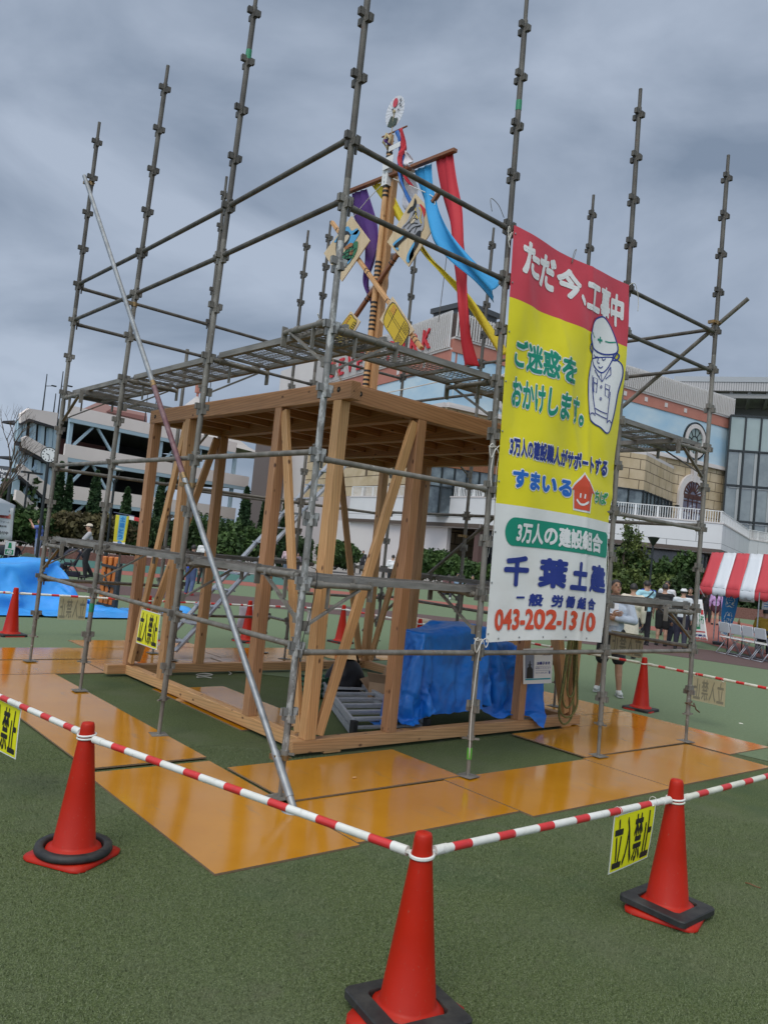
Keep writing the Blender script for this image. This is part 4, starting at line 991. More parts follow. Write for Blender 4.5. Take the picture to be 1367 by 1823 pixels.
# crossed ceremonial arrows with diamond boards
def arrow(nm_lab, tail, tip, headlab, dx, board, paddle, crane, shade):
    t = thing('ceremonial_arrow', nm_lab, 'arrow', 'crossed ceremonial arrows on the mast', loc=mp_(*tip))
    a = mp_(*tail, dx); b = mp_(*tip, dx); d = (b-a).normalized()
    timber('shaft', a, b, .045, .045, shade, t, up=(1, 0, 0))
    mb = MB(); L = (b-a).length
    for f in (.07, .10, .13, .42, .445, .66, .685, .93, .955): mb.bar(a+d*L*f, a+d*(L*f+.014), .047, .047, (1, 0, 0))
    mb.build('shaft_bands', BLK, t)
    def plate(pix, th, m_, nm, o):
        P = [mp_(*q, dx+o) for q in pix]; mb = MB(); mb.prism(P, (-th, 0, 0)); return mb.build(nm, m_, t)
    plate(board, .012, BOARDW, 'feather_board', -.030); plate(paddle, .012, BOARDW, 'head_board', -.030)
    T, Lf, B, Rr = [mp_(*q, dx-.046) for q in board]
    c = (T+B+Lf+Rr)/4; ay = (Rr-Lf)/2; az = (T-B)/2   # board axes
    def fn(p, q, o=0):
        p *= 1.12; q *= 1.12; r_ = max(1, (abs(p)+abs(q))/.90); return c+ay*(p/r_)+az*(q/r_)+Vector((-o, 0, 0))
    def sh(pts, m_, o, nm, stroke_w=None, closed=True):
        mb = MB()
        for pl in pts:
            pl = smooth2(pl, 4, closed)
            V, F = stroke(pl, stroke_w, closed) if stroke_w else fill(pl)
            put(mb, V, F, lambda p, q: fn(p, q, o))
        mb.build(nm, m_, t)
    crane(sh)
    T, Lf, B, Rr = [mp_(*q, dx-.046) for q in paddle]
    c2 = (T+B+Lf+Rr)/4; e1 = (Rr-T); e2 = (B-Rr)    # long axis from top to tip
    o1 = (Lf-T); o2 = (Rr-T)
    fn2 = lambda p, q, o=0: T+o2*p+o1*q+Vector((-o, 0, 0))
    mb = MB(); V, F = fill(smooth2([(.10, .12), (.12, .88), (.5, .94), (.86, .90), (.94, .5), (.86, .10), (.5, .06)], 4, True)); put(mb, V, F, fn2); mb.build('yellow_figure', YFIG, t)
    mb = MB(); V, F = stroke(smooth2([(.10, .12), (.12, .88), (.5, .94), (.86, .90), (.94, .5), (.86, .10), (.5, .06)], 4, True), .022, True); put(mb, V, F, lambda p, q: fn2(p, q, .002))
    for pl in ([(.1, .5), (.93, .5)], [(.12, .42), (.9, .40)], [(.3, .1), (.32, .9)], [(.66, .1), (.68, .92)]): V, F = stroke(pl, .016); put(mb, V, F, lambda p, q: fn2(p, q, .002))
    for i in range(4):
        for j in range(4):
            V, F = fill(circ(.72+.05*i, .62+.07*j, .018, .024, 8)); put(mb, V, F, lambda p, q: fn2(p, q, .002))
            V, F = fill(circ(.72+.05*i, .14+.07*j, .018, .024, 8)); put(mb, V, F, lambda p, q: fn2(p, q, .002))
    mb.build('black_pattern', BLK, t)
    mb = MB()
    for i in range(4):
        for j in range(4): V, F = fill(circ(.17+.04*i, .14+.07*j, .014, .02, 6)); put(mb, V, F, lambda p, q: fn2(p, q, .002))
    mb.build('red_dots', B_RED, t)
    return t
YFIG = flat('paint_yellow', (.60, .42, .03)); PBLUE = flat('paint_blue', (.09, .34, .58)); PINK_ = flat('paint_cream', (.60, .50, .36)); PGRN = flat('paint_green', (.03, .17, .08)); PGRY = flat('paint_grey', (.34, .34, .36)); PRED = flat('paint_red', (.55, .03, .02))
def crane_a(sh):
    # rising sun, grey winged bird, blue edged black feathers
    sh([circ(.22, .32, .21, .25, 16)], PRED, .001, 'red_sun')
    sh([[(-.05, .55), (.15, .60), (.30, .40), (.42, .10), (.38, -.12), (.1, -.14), (-.14, -.05), (-.22, .10), (-.38, .18), (-.18, .30)]], PGRY, .003, 'bird_body')
    sh([[(-.02, .62), (.02, .80), (.10, .60), (.0, .48), (-.22, .50), (-.12, .60)], [(-.02, .02), (-.28, -.06), (-.62, -.18), (-.72, -.36), (-.55, -.40), (-.40, -.22), (-.1, -.1)], [(.34, -.12), (.30, -.40), (.12, -.62), (.18, -.82), (.02, -.80), (-.02, -.58), (.12, -.34), (.18, -.12)]], BLK, .004, 'black_feathers')
    sh([[(-.30, -.04), (-.64, -.14), (-.78, -.36), (-.62, -.46), (-.40, -.34), (-.5, -.28), (-.68, -.32), (-.56, -.18), (-.3, -.1)], [(.12, -.34), (-.06, -.56), (-.08, -.80), (.06, -.90), (.20, -.82), (.04, -.76), (.02, -.60), (.16, -.40)]], PBLUE, .006, 'blue_edges')
    sh([[(.2, .5), (.3, .36), (.28, .2), (.34, .06)], [(.08, .52), (.12, .34), (.20, .22)]], YFIG, .008, 'gold_lines', .03, False)
    sh([[(-.1, .2), (.05, .28), (.18, .2)], [(-.14, .08), (.02, .16), (.22, .1)], [(-.08, -.02), (.1, .05), (.3, 0)], [(-.3, .16), (-.1, .25), (.1, .42)], [(.0, .34), (.06, .44), (.14, .36), (.06, .3)], [(.12, -.1), (.2, .02), (.34, .02)]], BLK, .0085, 'ink_lines', .022, False)
    sh([[(-.05, .32), (.08, .36), (.12, .24), (.02, .16), (-.08, .22)]], PINK_, .007, 'pale_head')
def crane_b(sh):
    sh([[(-.52, .36), (-.30, .52), (-.05, .60), (.12, .44), (.30, .46), (.44, .50), (.36, .30), (.12, .34), (-.1, .42), (-.3, .3), (-.5, .24)], [(-.1, .14), (.4, .44), (.46, .30), (.2, .04)]], PBLUE, .001, 'blue_edges')
    sh([[(-.40, .38), (-.10, .48), (.10, .34), (.06, .12), (-.12, .0), (-.22, -.22), (-.36, -.10), (-.42, .14)]], BLK, .003, 'black_ground')
    sh([[(-.24, .28), (-.04, .36), (.08, .30), (.0, .18), (-.16, .10), (-.26, -.10), (-.36, -.02), (-.34, .16)]], PINK_, .005, 'pale_body')
    sh([[(.42, .10), (.46, -.12), (.34, -.34), (.10, -.44), (-.12, -.36), (-.22, -.2), (.02, -.08), (.2, .04)]], PGRN, .003, 'green_shell')
    sh([[(-.48, -.28), (-.2, -.34), (.05, -.50), (.22, -.46), (.30, -.34), (.16, -.42), (0, -.40), (-.22, -.26)], [(-.42, -.40), (-.2, -.50), (-.05, -.58), (-.3, -.56)]], PBLUE, .005, 'blue_waves')
    sh([[(-.05, .0), (.15, .1), (.28, .04), (.1, -.06)], [(.2, -.14), (.32, -.12), (.30, -.24), (.2, -.24)], [(-.2, -.2), (-.06, -.16), (-.1, -.24)]], flat('paint_ochre', (.36, .15, .05)), .006, 'ochre_patches')
    sh([[(.0, -.1), (.14, -.02), (.32, -.04)], [(-.06, -.2), (.1, -.14), (.28, -.16), (.42, -.08)], [(.0, -.3), (.14, -.24), (.34, -.26)], [(-.1, -.12), (.04, -.22), (.02, -.38)], [(.14, -.04), (.16, -.2), (.12, -.4)], [(.28, .04), (.28, -.1), (.26, -.36)]], BLK, .0075, 'ink_lines', .02, False)
arrow('dark ceremonial arrow whose board shows a grey bird before a red sun', (785, 338), (600, 612), '', .0, [(744, 347), (694, 433), (732, 477), (786, 393)], [(629, 556), (596, 602), (618, 622), (646, 574)], crane_a, DARKW)
arrow('pale ceremonial arrow whose board shows a turtle in blue waves', (597, 398), (756, 622), '', -.05, [(636, 389), (587, 455), (619, 505), (669, 433)], [(709, 532), (687, 573), (722, 616), (748, 592)], crane_b, WOOD2)

# streamers
def streamer(lab, L_, R_, m_, dxs, par=None):
    t = smooth2(L_, 8); s = smooth2(R_, 8); n = len(t); mb = MB(); rows = []
    for j in range(n):
        f = j/(n-1); dx = dxs[0]+(dxs[1]-dxs[0])*f+.10*math.sin(f*7+dxs[0]*9)*f
        a = mp_(*t[j]); b = mp_(*s[j]); row = []
        for i in range(9):
            g = i/8; p_ = a.lerp(b, g); row.append(Vector((MX+dx+.035*math.sin(g*math.pi*2+f*8)*min(1, f*4)+.01*math.sin(g*17+f*3), p_.y, p_.z)))
        rows.append(row)
    mb.grid(rows); return solid(mb.build('cloth_streamer', m_, label=lab, cat='cloth streamer', group='coloured streamers on the mast cross bar'), .0015)
C_RED = mat('red_cloth', (.50, .018, .03), .7, bump=.2, bscale=12); C_BLU = mat('sky_blue_cloth', (.02, .27, .55), .7, bump=.2, bscale=12); C_YEL = mat('yellow_cloth', (.66, .52, .02), .7, bump=.2, bscale=12)
C_PUR = mat('purple_cloth', (.075, .02, .17), .7, bump=.2, bscale=12); C_WHT = mat('white_cloth', (.62, .60, .62), .7, bump=.2, bscale=12)
streamer('red cloth streamer falling from the right end of the cross bar to the scaffold deck', [(773, 281), (783, 345), (800, 410), (812, 460), (828, 520), (834, 570), (830, 620), (826, 652)], [(805, 271), (812, 330), (820, 380), (830, 440), (846, 490), (852, 560), (848, 610), (851, 652)], C_RED, (.02, -.1))
streamer('sky blue cloth streamer blowing right behind the banner edge', [(732, 300), (748, 345), (765, 385), (792, 435), (830, 475), (870, 510), (900, 548)], [(764, 287), (770, 340), (785, 372), (815, 410), (850, 450), (885, 490), (915, 512)], C_BLU, (.05, -.3))
streamer('yellow cloth streamer curling down to the right behind the red one', [(655, 327), (678, 365), (702, 400), (745, 452), (775, 484), (806, 525), (828, 575), (850, 628)], [(684, 317), (700, 365), (716, 398), (750, 450), (782, 478), (816, 515), (838, 562), (860, 612)], C_YEL, (.06, .25))
streamer('purple cloth streamer hanging from the left end of the cross bar', [(621, 342), (620, 385), (638, 425), (648, 465), (646, 505), (650, 540), (638, 572)], [(648, 333), (658, 380), (662, 425), (661, 465), (654, 510), (655, 545), (645, 582)], C_PUR, (.05, .1))
streamer('white cloth streamer hanging behind the mast top', [(700, 318), (705, 345), (715, 370), (712, 385)], [(728, 305), (730, 340), (728, 365), (722, 388)], C_WHT, (.06, .15))
streamer('white cloth streamer blowing low behind the turtle board', [(688, 430), (660, 440), (635, 470), (615, 495)], [(690, 441), (668, 447), (650, 485), (632, 512)], C_WHT, (.30, .35))
streamer('small navy, blue and red striped ribbon at the mast top', [(688, 243), (694, 255), (698, 262)], [(697, 240), (699, 252), (701, 262)], C_PUR, (-.03, -.03))
streamer('narrow blue ribbon hanging from the small bar at the mast top', [(706, 236), (711, 262), (714, 285), (722, 330), (732, 370)], [(714, 233), (716, 262), (719, 285), (727, 330), (737, 372)], flat('ribbon_blue', (.02, .13, .42)), (-.03, .0))
streamer('narrow red ribbon beside the blue one at the mast top', [(714, 233), (716, 262), (719, 285), (727, 330)], [(721, 229), (719, 256), (721, 288), (730, 330)], C_RED, (-.035, .0))
streamer('white ribbon fluttering right of the mast top', [(708, 262), (712, 285), (716, 300)], [(722, 268), (732, 290), (735, 304)], C_WHT, (.02, .05))
cord([mp_(684, 325), mp_(655, 355), mp_(618, 400)], .005, ROPE, 'guy_cord', 'thin cord from the cross bar to the turtle board', 'cord'); cord([mp_(700, 318), mp_(740, 335), mp_(772, 352), mp_(771, 375)], .006, ROPE, 'guy_cord', 'thin cord from the mast to the sun board', 'cord')
cord([mp_(762, 425, .3), mp_(745, 560, .3)], .004, STEEL, 'guy_cord', 'thin grey wire hanging right of the mast', 'wire')
cord([Vector((.75, 1.3, 3.80)), Vector((1.6, 2.0, 3.44)), Vector((MX-.05, 2.65, 3.50)), Vector((2.6, 1.6, 3.62))], .006, ROPE, 'guy_cord', 'pale cord tied round the foot of the mast', 'cord')

# ---------------------------------------------------------------- things inside and around the frame
# blue sheet over stored goods
def drape(name, c, size, z, n, boxes, frames, floor=.012, seed=1):
    """let a square of cloth fall over blocks and keep the shape it takes"""
    sc = bpy.context.scene; tmp = []
    def blk(p, s, rz):
        mb_v = [((x*s[0]/2), (y*s[1]/2), (k*s[2]/2)) for x in (-1, 1) for y in (-1, 1) for k in (-1, 1)]
        me = D.meshes.new('b'); me.from_pydata(mb_v, [], [(0, 1, 3, 2), (4, 6, 7, 5), (0, 4, 5, 1), (2, 3, 7, 6), (0, 2, 6, 4), (1, 5, 7, 3)]); o = D.objects.new('b', me); col.objects.link(o); o.location = p; o.rotation_euler = (0, 0, rz)
        m = o.modifiers.new('c', 'COLLISION'); o.collision.thickness_outer = .012; o.collision.cloth_friction = 12; tmp.append(o)
    for p, s, rz in boxes: blk(p, s, rz)
    blk((c[0], c[1], floor-.5), (12, 12, 1.0), 0)
    random.seed(seed); ny = max(8, int(n*size[1]/size[0])); V = []; F = []
    for j in range(ny+1):
        for i in range(n+1):
            x = c[0]+size[0]*(i/n-.5); y = c[1]+size[1]*(j/ny-.5); V.append((x+.008*random.uniform(-1, 1), y+.008*random.uniform(-1, 1), z+.02*math.sin(x*5)*math.sin(y*4)+.006*random.uniform(-1, 1)))
    F = [(j*(n+1)+i, j*(n+1)+i+1, (j+1)*(n+1)+i+1, (j+1)*(n+1)+i) for j in range(ny) for i in range(n)]
    me = D.meshes.new('c'); me.from_pydata(V, [], F); o = D.objects.new('c', me); col.objects.link(o)
    m = o.modifiers.new('cloth', 'CLOTH'); s = m.settings; s.quality = 6; s.mass = .12; s.tension_stiffness = 25; s.compression_stiffness = 25; s.shear_stiffness = 12; s.bending_stiffness = .12; s.air_damping = 1.0
    m.collision_settings.distance_min = .01; m.collision_settings.use_self_collision = True; m.collision_settings.self_distance_min = .008; m.collision_settings.collision_quality = 3
    m.point_cache.frame_start = 1; m.point_cache.frame_end = frames+1
    f0 = sc.frame_current
    for f in range(1, frames+1): sc.frame_set(f)
    dg = bpy.context.evaluated_depsgraph_get(); out = D.meshes.new_from_object(o.evaluated_get(dg)); out.name = name
    for q in tmp+[o]:
        d = q.data; D.objects.remove(q); D.meshes.remove(d)
    sc.frame_set(f0); return out

def sheet_obj(me, m_, lab):
    me.materials.clear(); me.materials.append(m_); me.polygons.foreach_set('use_smooth', [True]*len(me.polygons)); o = D.objects.new('blue_sheet', me); col.objects.link(o)
    q = o.modifiers.new('sub', 'SUBSURF'); q.levels = 1; q.render_levels = 1; return tag(o, lab, 'tarpaulin')
sheet_obj(drape('blue_sheet', (2.97, 1.32), (2.74, 2.12), 1.20, 84, [((2.42, 1.24, .50), (.42, .26, .99), .12), ((2.98, 1.36, .53), (.44, .46, 1.06), -.15), ((3.48, 1.45, .44), (.42, .5, .88), .2), ((4.0, 1.36, .40), (.40, .40, .80), .05),
    ((2.7, .925, .085), (3.8, .10, .14), 0)], 62), TARP, 'crumpled blue plastic sheet draped over goods inside the timber frame')
# notice on the frame
NP = .868
def npt(u, v, o=0): p_ = hy(u, v, NP); return Vector((p_.x, NP-o, p_.z))
P00, P10, P01, P11 = npt(931, 1155), npt(984, 1153), npt(931, 1218), npt(981, 1216)
ntc = thing('notice_sheet', 'white notice sheet with a photograph of a mast, fixed in front of the blue sheet', 'notice', loc=(P00+P11)/2)
nfn = lambda s, t, o=0: P00.lerp(P10, s).lerp(P01.lerp(P11, s), t)+Vector((0, -o, 0))
def npan(s0, t0, s1, t1, m_, o, nm): mb = MB(); mb.prism([nfn(s0, t0, o), nfn(s1, t0, o), nfn(s1, t1, o), nfn(s0, t1, o)], (0, .0009, 0)); return mb.build(nm, m_, ntc)
npan(0, 0, 1, 1, SIGNW, .001, 'paper'); npan(.06, .16, .36, .84, mat('photo_sky', (.20, .23, .30), .5), .003, 'picture'); npan(.06, .85, .95, .89, flat('teal_stripe', (.02, .3, .36)), .003, 'stripe')
mb = MB()
for pts in ([(.10, .84), (.12, .55), (.18, .50), (.20, .34), (.22, .34), (.24, .50), (.31, .58), (.32, .84)], [(.14, .45), (.28, .45), (.28, .47), (.14, .47)]): V, F = fill(pts); put(mb, V, F, lambda a, b: nfn(a, b, .005))
mb.build('picture_detail', BLK, ntc)
mb = MB()
for t_, s0, t0, s1, t1, b_ in (("お菓子まき", .45, .38, .90, .47, .04), ("上棟式の案内", .62, .17, .93, .21, .02), ("時間をうかがいます", .40, .54, .94, .59, .01), ("みなさんお楽しみに", .40, .67, .82, .72, .01)):
    V, F = fitted(t_, s0, t0, s1, t1, b_); put(mb, V, F, lambda a, b: nfn(a, b, .005))
for pl in ([(.40, .515), (.94, .515)], [(.40, .63), (.94, .63)]): V, F = stroke(pl, .006); put(mb, V, F, lambda a, b: nfn(a, b, .005))
V, F = fill(circ(.90, .69, .025, .05, 10)); put(mb, V, F, lambda a, b: nfn(a, b, .005))
mb.build('lettering', B_NAV, ntc)
# loop of olive rope hanging on the frame
mb = MB()
c = Vector((4.20, .82, 1.18))
for k, (w_, dn) in enumerate(((.13, 1.10), (.10, .92), (.16, 1.02), (.07, .80))):
    pts = [c+Vector((-.02+.01*k, -.012*k, .03))]
    for i in range(13): a = math.pi*i/12; pts.append(c+Vector((-w_*math.cos(a)+(.0), -.02-.012*k, -dn+.16-.16*math.sin(a))))
    pts.append(c+Vector((.03+.01*k, -.012*k, .03)))
    cc = []
    for i in range(len(pts)-1):
        for q in range(3): cc.append(pts[i].lerp(pts[i+1], q/3))
    mb.path(cc, .011, 8, True)
mb.build('rope_loop', HOSE, label='olive green rope hanging in long loops on the right part of the frame', cat='rope')
# ladder lying on the turf
lad = thing('folding_ladder', 'folded aluminium step ladder lying on the turf inside the frame', 'ladder', loc=(2.3, 2.2, .05))
la0 = Vector((1.60, 1.26, .06)); lb0 = Vector((2.42, 1.14, .06)); la1 = Vector((2.62, 3.20, .06)); lb1 = Vector((3.02, 3.05, .06))
for zz in (0, .085):
    for a, b in ((la0, la1), (lb0, lb1)):
        mb = MB(); mb.bar(a+Vector((0, 0, zz)), b+Vector((0, 0, zz)), .028, .065, (0, 0, 1)); mb.build('rail', ALU, lad)
    for i in range(7):
        t_ = (i+.6)/7; p_ = la0.lerp(la1, t_); q = lb0.lerp(lb1, t_); mb = MB(); mb.bar(p_+Vector((0, 0, zz)), q+Vector((0, 0, zz)), .06, .02); mb.build('rung', ALU, lad)
for p_ in (la0, lb0):
    MB().box(p_+Vector((-.01, -.02, .04)), (.05, .06, .15)).build('foot', RUB, lad)
# carton, bag, green crate, strings
def carton(c, s, rz, lab):
    t = thing('cardboard_box', lab, 'cardboard box'); m_ = mat('cardboard', (.33, .21, .12), .8, 0, (.38, .25, .15), 6)
    mb = MB(); a, b, h_ = s
    for q in (((0, -b/2, h_/2), (a, .005, h_)), ((0, b/2, h_/2), (a, .005, h_)), ((-a/2, 0, h_/2), (.005, b, h_)), ((a/2, 0, h_/2), (.005, b, h_)), ((0, 0, .004), (a, b, .005))): mb.box(*q)
    mb.build('box', m_, t)
    for sgn in (-1, 1): mb = MB(); mb.box((0, sgn*(b/2+.06), h_-.06), (a, .005, .17), Matrix.Rotation(-sgn*.75, 3, 'X')); mb.build('flap', m_, t)
    for sgn in (-1, 1): mb = MB(); mb.box((sgn*(a/2+.05), 0, h_+.05), (.14, b, .005), Matrix.Rotation(-sgn*.9, 3, 'Y')); mb.build('flap', m_, t)
    t.location = c; t.rotation_euler = (0, 0, rz)
carton((3.05, 2.48, .012), (.38, .30, .26), .5, 'open brown cardboard box behind the ladder')
carton((3.3, 2.05, .012), (.30, .26, .50), .8, 'tall brown cardboard box leaning behind the second front post')
mb = MB(); rows = []
for j in range(14):
    t_ = j/13; row = []
    for i in range(25):
        a = 2*math.pi*i/24; r_ = .20*math.sin(math.pi*(.08+.84*t_))**.6*(1+.25*mnoise.noise(Vector((math.cos(a)*2, math.sin(a)*2, t_*3)))); row.append(Vector((2.80+r_*math.cos(a)*1.2, 2.95+r_*math.sin(a), .012+.42*t_)))
    rows.append(row)
mb.grid(rows); mb.build('black_bag', mat('black_bag', (.012, .012, .014), .55, bump=.5, bscale=20), label='crumpled black bag on the turf behind the ladder', cat='bag', fix=True)
mb = MB(); mb.path([(2.62, 2.95, .40), (2.72, 2.93, .56), (2.90, 2.95, .56), (2.98, 2.95, .40)], .012, 8); 
mb.build('bag_strap', RUB, D.objects['black_bag'])
cr_ = thing('green_crate', 'dark green plastic crate beside the black bag', 'crate'); mb = MB()
for z_ in (.02, .08, .14, .20): 
    for q in (((0, -.14, z_), (.40, .008, .035)), ((0, .14, z_), (.40, .008, .035)), ((-.2, 0, z_), (.008, .28, .035)), ((.2, 0, z_), (.008, .28, .035))): mb.box(*q)
for a in (-.2, -.1, 0, .1, .2):
    for b in (-.14, .14): mb.box((a, b*1.01, .115), (.02, .008, .23))
mb.box((0, 0, .01), (.4, .28, .01)); mb.build('crate_wall', mat('green_plastic', (.015, .09, .05), .5), cr_); cr_.location = (2.45, 3.05, .012); cr_.rotation_euler = (0, 0, .4)
for k, (pts, lab) in enumerate(((([(350, 1201), (362, 1199), (375, 1200), (377, 1202), (355, 1203), (352, 1206), (365, 1205), (377, 1207)]), 'loop of white string on the turf inside the frame'), (([(395, 1193), (405, 1194), (412, 1199), (408, 1201)]), 'short white string lying near the back sill'))):
    cord([hz(*q, .012) for q in pts], .006, ROPE, 'string', lab, 'string')
mb = MB(); p_ = hz(1318, 1288, .006); mb.lathe([(.001, .006), (.02, .006), (.026, .004), (.028, 0)], 14, p_); mb.build('flat_pebble', WHT2, label='small pale disc lying on the turf at the right', cat='litter')
p_ = hz(631, 1384, .03); MB().ell(p_, (.022, .010, .006), 8, 6).build('wood_chip', WOOD2, label='tiny pale wood chip on the orange plywood', cat='litter')
random.seed(5)
for k in range(5):
    u, v = ((1340, 1576), (215, 1585), (1200, 1320), (700, 1560), (1015, 1685))[k]
    p_ = hz(u, v, .008); a = random.uniform(0, 3); mb = MB(); mb.path([p_+Vector((math.cos(a)*x, math.sin(a)*x, .004*math.sin(x*60))) for x in (-.04, -.02, 0, .02, .045)], .003, 5)
    if k in (0,): mb.build('twig', DARKW, label='small dark twig on the turf at the lower right', cat='twig')
p_ = pp('F', .42); mb = MB(); mb.path([p_+Vector((-.06, -.03, .02)), p_+Vector((.03, -.05, -.01)), p_+Vector((.06, -.03, .02)), p_+Vector((.10, -.04, -.05)), p_+Vector((.16, -.05, -.08))], .008, 6); mb.path([p_+Vector((.035*math.cos(a*.6), .035*math.sin(a*.6), .004*a)) for a in range(12)], .008, 6)
mb.build('rag_tie', mat('brown_cord', (.12, .08, .05), .8), label='brown cord tied round the foot of the far right post', cat='cord')
# ---------------------------------------------------------------- shopping mall
K2, R2, L2_ = (43.825, 44.44), (83.461, 39.485), (50.303, 81.271)
MRp = Plane(K2, R2); MLp = Plane(K2, L2_)
STONE = mat('beige_stone', (.44, .34, .20), .8, 0, (.56, .45, .30), .6, bump=.2, bscale=3)
def brickify(m, sc, mortar, bw=.5, rh=.25, ms=.02, c1=None, rot=None):
    N = m.node_tree.nodes; L = m.node_tree.links; t = N.new('ShaderNodeTexCoord'); b = N.new('ShaderNodeTexBrick'); mpp = N.new('ShaderNodeMapping')
    mpp.inputs['Rotation'].default_value = rot or (math.pi/2, 0, 0); L.new(t.outputs['Object'], mpp.inputs[0]); L.new(mpp.outputs[0], b.inputs['Vector'])
    b.inputs['Scale'].default_value = sc; b.inputs['Mortar Size'].default_value = ms; b.inputs['Brick Width'].default_value = bw; b.inputs['Row Height'].default_value = rh; b.inputs['Mortar Smooth'].default_value = .1
    if rh < .9: pass
    mixin(m, b.outputs['Fac'], mortar)
brickify(STONE, .42, (.12, .085, .05), .9, .42, .018, rot=(math.pi/2, 0, math.atan2(R2[1]-K2[1], R2[0]-K2[0])*0))
STONE_Y = mat('beige_stone_left', (.44, .34, .20), .8, 0, (.56, .45, .30), .6, bump=.2, bscale=3); brickify(STONE_Y, .42, (.12, .085, .05), .9, .42, .018, rot=(math.pi/2, 0, 0))
MURAL = mat('painted_sky_wall', (.32, .50, .64), .85, 0, (.54, .64, .68), .12, .38, .66, detail=5, stretch=(1, 1, 2.2))
PINKB = mat('terracotta_band', (.42, .165, .12), .85, 0, (.46, .19, .14), 1)
LOUV = mat('louvre_white', (.58, .56, .54), .5); LOUVB = flat('louvre_back', (.10, .075, .065))
OFFW = mat('mall_offwhite', (.62, .58, .55), .8, 0, (.56, .52, .50), .2)
PANELW = mat('white_panel', (.66, .66, .65), .55, 0, (.60, .60, .59), .3); brickify(PANELW, .33, (.17, .17, .17), 1.0, .55, .006)
GLASSD = mat('dark_glass', (.035, .05, .06), .08, .0, (.16, .20, .21), .45, .45, .62, spec=.8)
GLASSG = mat('green_grey_glass', (.20, .26, .24), .08, .0, (.27, .33, .31), .2, spec=.9)
GLASSM = mat('curtain_glass', (.09, .115, .115), .05, .0, (.17, .20, .195), .25, .4, .6, spec=1.0)
FRAMEB = flat('black_window_frame', (.01, .014, .014), .4)
mall = thing('shopping_mall', 'long shopping mall with a painted sky wall, louvred parapet, red letters and a glass front', 'building', loc=(60, 45, 0))
def fbox(pl, q0, q1, z0, z1, off0, off1, m_, nm, par=mall):
    mb = MB(); a = pl.P(q0, z0, off0); b = pl.P(q1, z0, off0)
    mb.prism([pl.P(q0, z0, off1), pl.P(q1, z0, off1), pl.P(q1, z1, off1), pl.P(q0, z1, off1)], pl.n*(off0-off1)); return mb.build(nm, m_, par, fix=True)
LR = (Vector(R2)-Vector(K2)).length; LL = (Vector(L2_)-Vector(K2)).length
# body of the building behind the two facades
mb = MB(); c_ = [Vector((*K2, 0)), Vector((*R2, 0)), Vector((95, 85, 0)), Vector((60, 95, 0)), Vector((*L2_, 0))]
inner = [Vector((K2[0]+.8, K2[1]+.8, 0)), Vector((R2[0]-.3, R2[1]+.8, 0)), c_[2], c_[3], Vector((L2_[0]+.8, L2_[1]-.2, 0))]
mb.prism(inner, (0, 0, 21.5)); mb.build('wall', OFFW, mall, fix=True)
zb = {'stone': (0, 14.5), 'cornice': (14.5, 14.9), 'mural': (14.9, 19.32), 'pink': (19.32, 20.5), 'lv': (20.5, 22.7)}
fbox(MRp, 0, LR, 0, 14.5, -.6, 0, STONE, 'stone_wall'); fbox(MRp, 0, LR, 14.5, 14.75, -.6, .35, OFFW, 'cornice'); fbox(MRp, 0, LR, 14.75, 14.95, -.6, .2, OFFW, 'cornice')
fbox(MRp, 0, LR-.12, 14.95, 19.32, -.6, .02, MURAL, 'mural'); fbox(MRp, 0, LR, 19.32, 20.45, -.6, .12, PINKB, 'terracotta_band'); fbox(MRp, 0, LR, 20.45, 20.62, -.6, .22, OFFW, 'band_trim')
fbox(MRp, LR-.12, LR+.1, 9, 19.32, -.6, .15, OFFW, 'corner_trim')
qs = (70.3-0,)
fbox(MLp, 0, 27.2, 7, 14.5, -.6, 0, STONE_Y, 'stone_wall'); fbox(MLp, 0, 27.2, 14.5, 14.9, -.6, .3, OFFW, 'cornice'); fbox(MLp, 0, 27.2, 14.9, 18.0, -.6, .02, MURAL, 'mural')
fbox(MLp, 0, 27.2, 18.0, 19.5, -.6, .12, PINKB, 'terracotta_band'); fbox(MLp, 0, 27.2, 19.5, 19.65, -.6, .22, OFFW, 'band_trim'); fbox(MLp, 27.2, LL, 0, 23.0, -.6, .3, OFFW, 'plain_wall'); fbox(MLp, 0, 27.2, 0, 7, -.6, .1, mat('pale_pink_wall', (.50, .44, .43), .8, 0, (.47, .41, .40), .3), 'ground_floor_wall')
def slats(pl, q0, q1, z0, z1, st, nm):
    mb = MB(); q = q0; k = 0
    rot = Matrix((pl.t, pl.n, Vector((0, 0, 1)))).transposed()
    while q < q1: mb.box(pl.P(q, (z0+z1)/2, .30), (.10, .16, z1-z0), rot); q += st; k += 1
    for z_ in (z0+.1, z1-.12): mb.box(pl.P((q0+q1)/2, z_, .18), (q1-q0, .06, .08), rot)
    mb.build(nm, LOUV, mall); fbox(pl, q0, q1, z0, z1-.15, -.6, .0, LOUVB, 'louvre_backing')
slats(MRp, .1, LR, 20.62, 22.75, .30, 'louvre_screen'); slats(MLp, .1, 27.2, 19.65, 22.85, .30, 'louvre_screen')
for i in range(8):
    q = (68.71-2.55*0-K2[0])/MRp.t.x + (i-5)*3.2
    if 0 < q < LR: fbox(MRp, q-.22, q+.22, 19.72, 20.16, .1, .17, OFFW, 'square_block')
for q_, in ((4,), (8.5,), (13,), (17.5,), (22,)): fbox(MLp, q_-.22, q_+.22, 18.5, 19.0, .1, .17, OFFW, 'square_block')
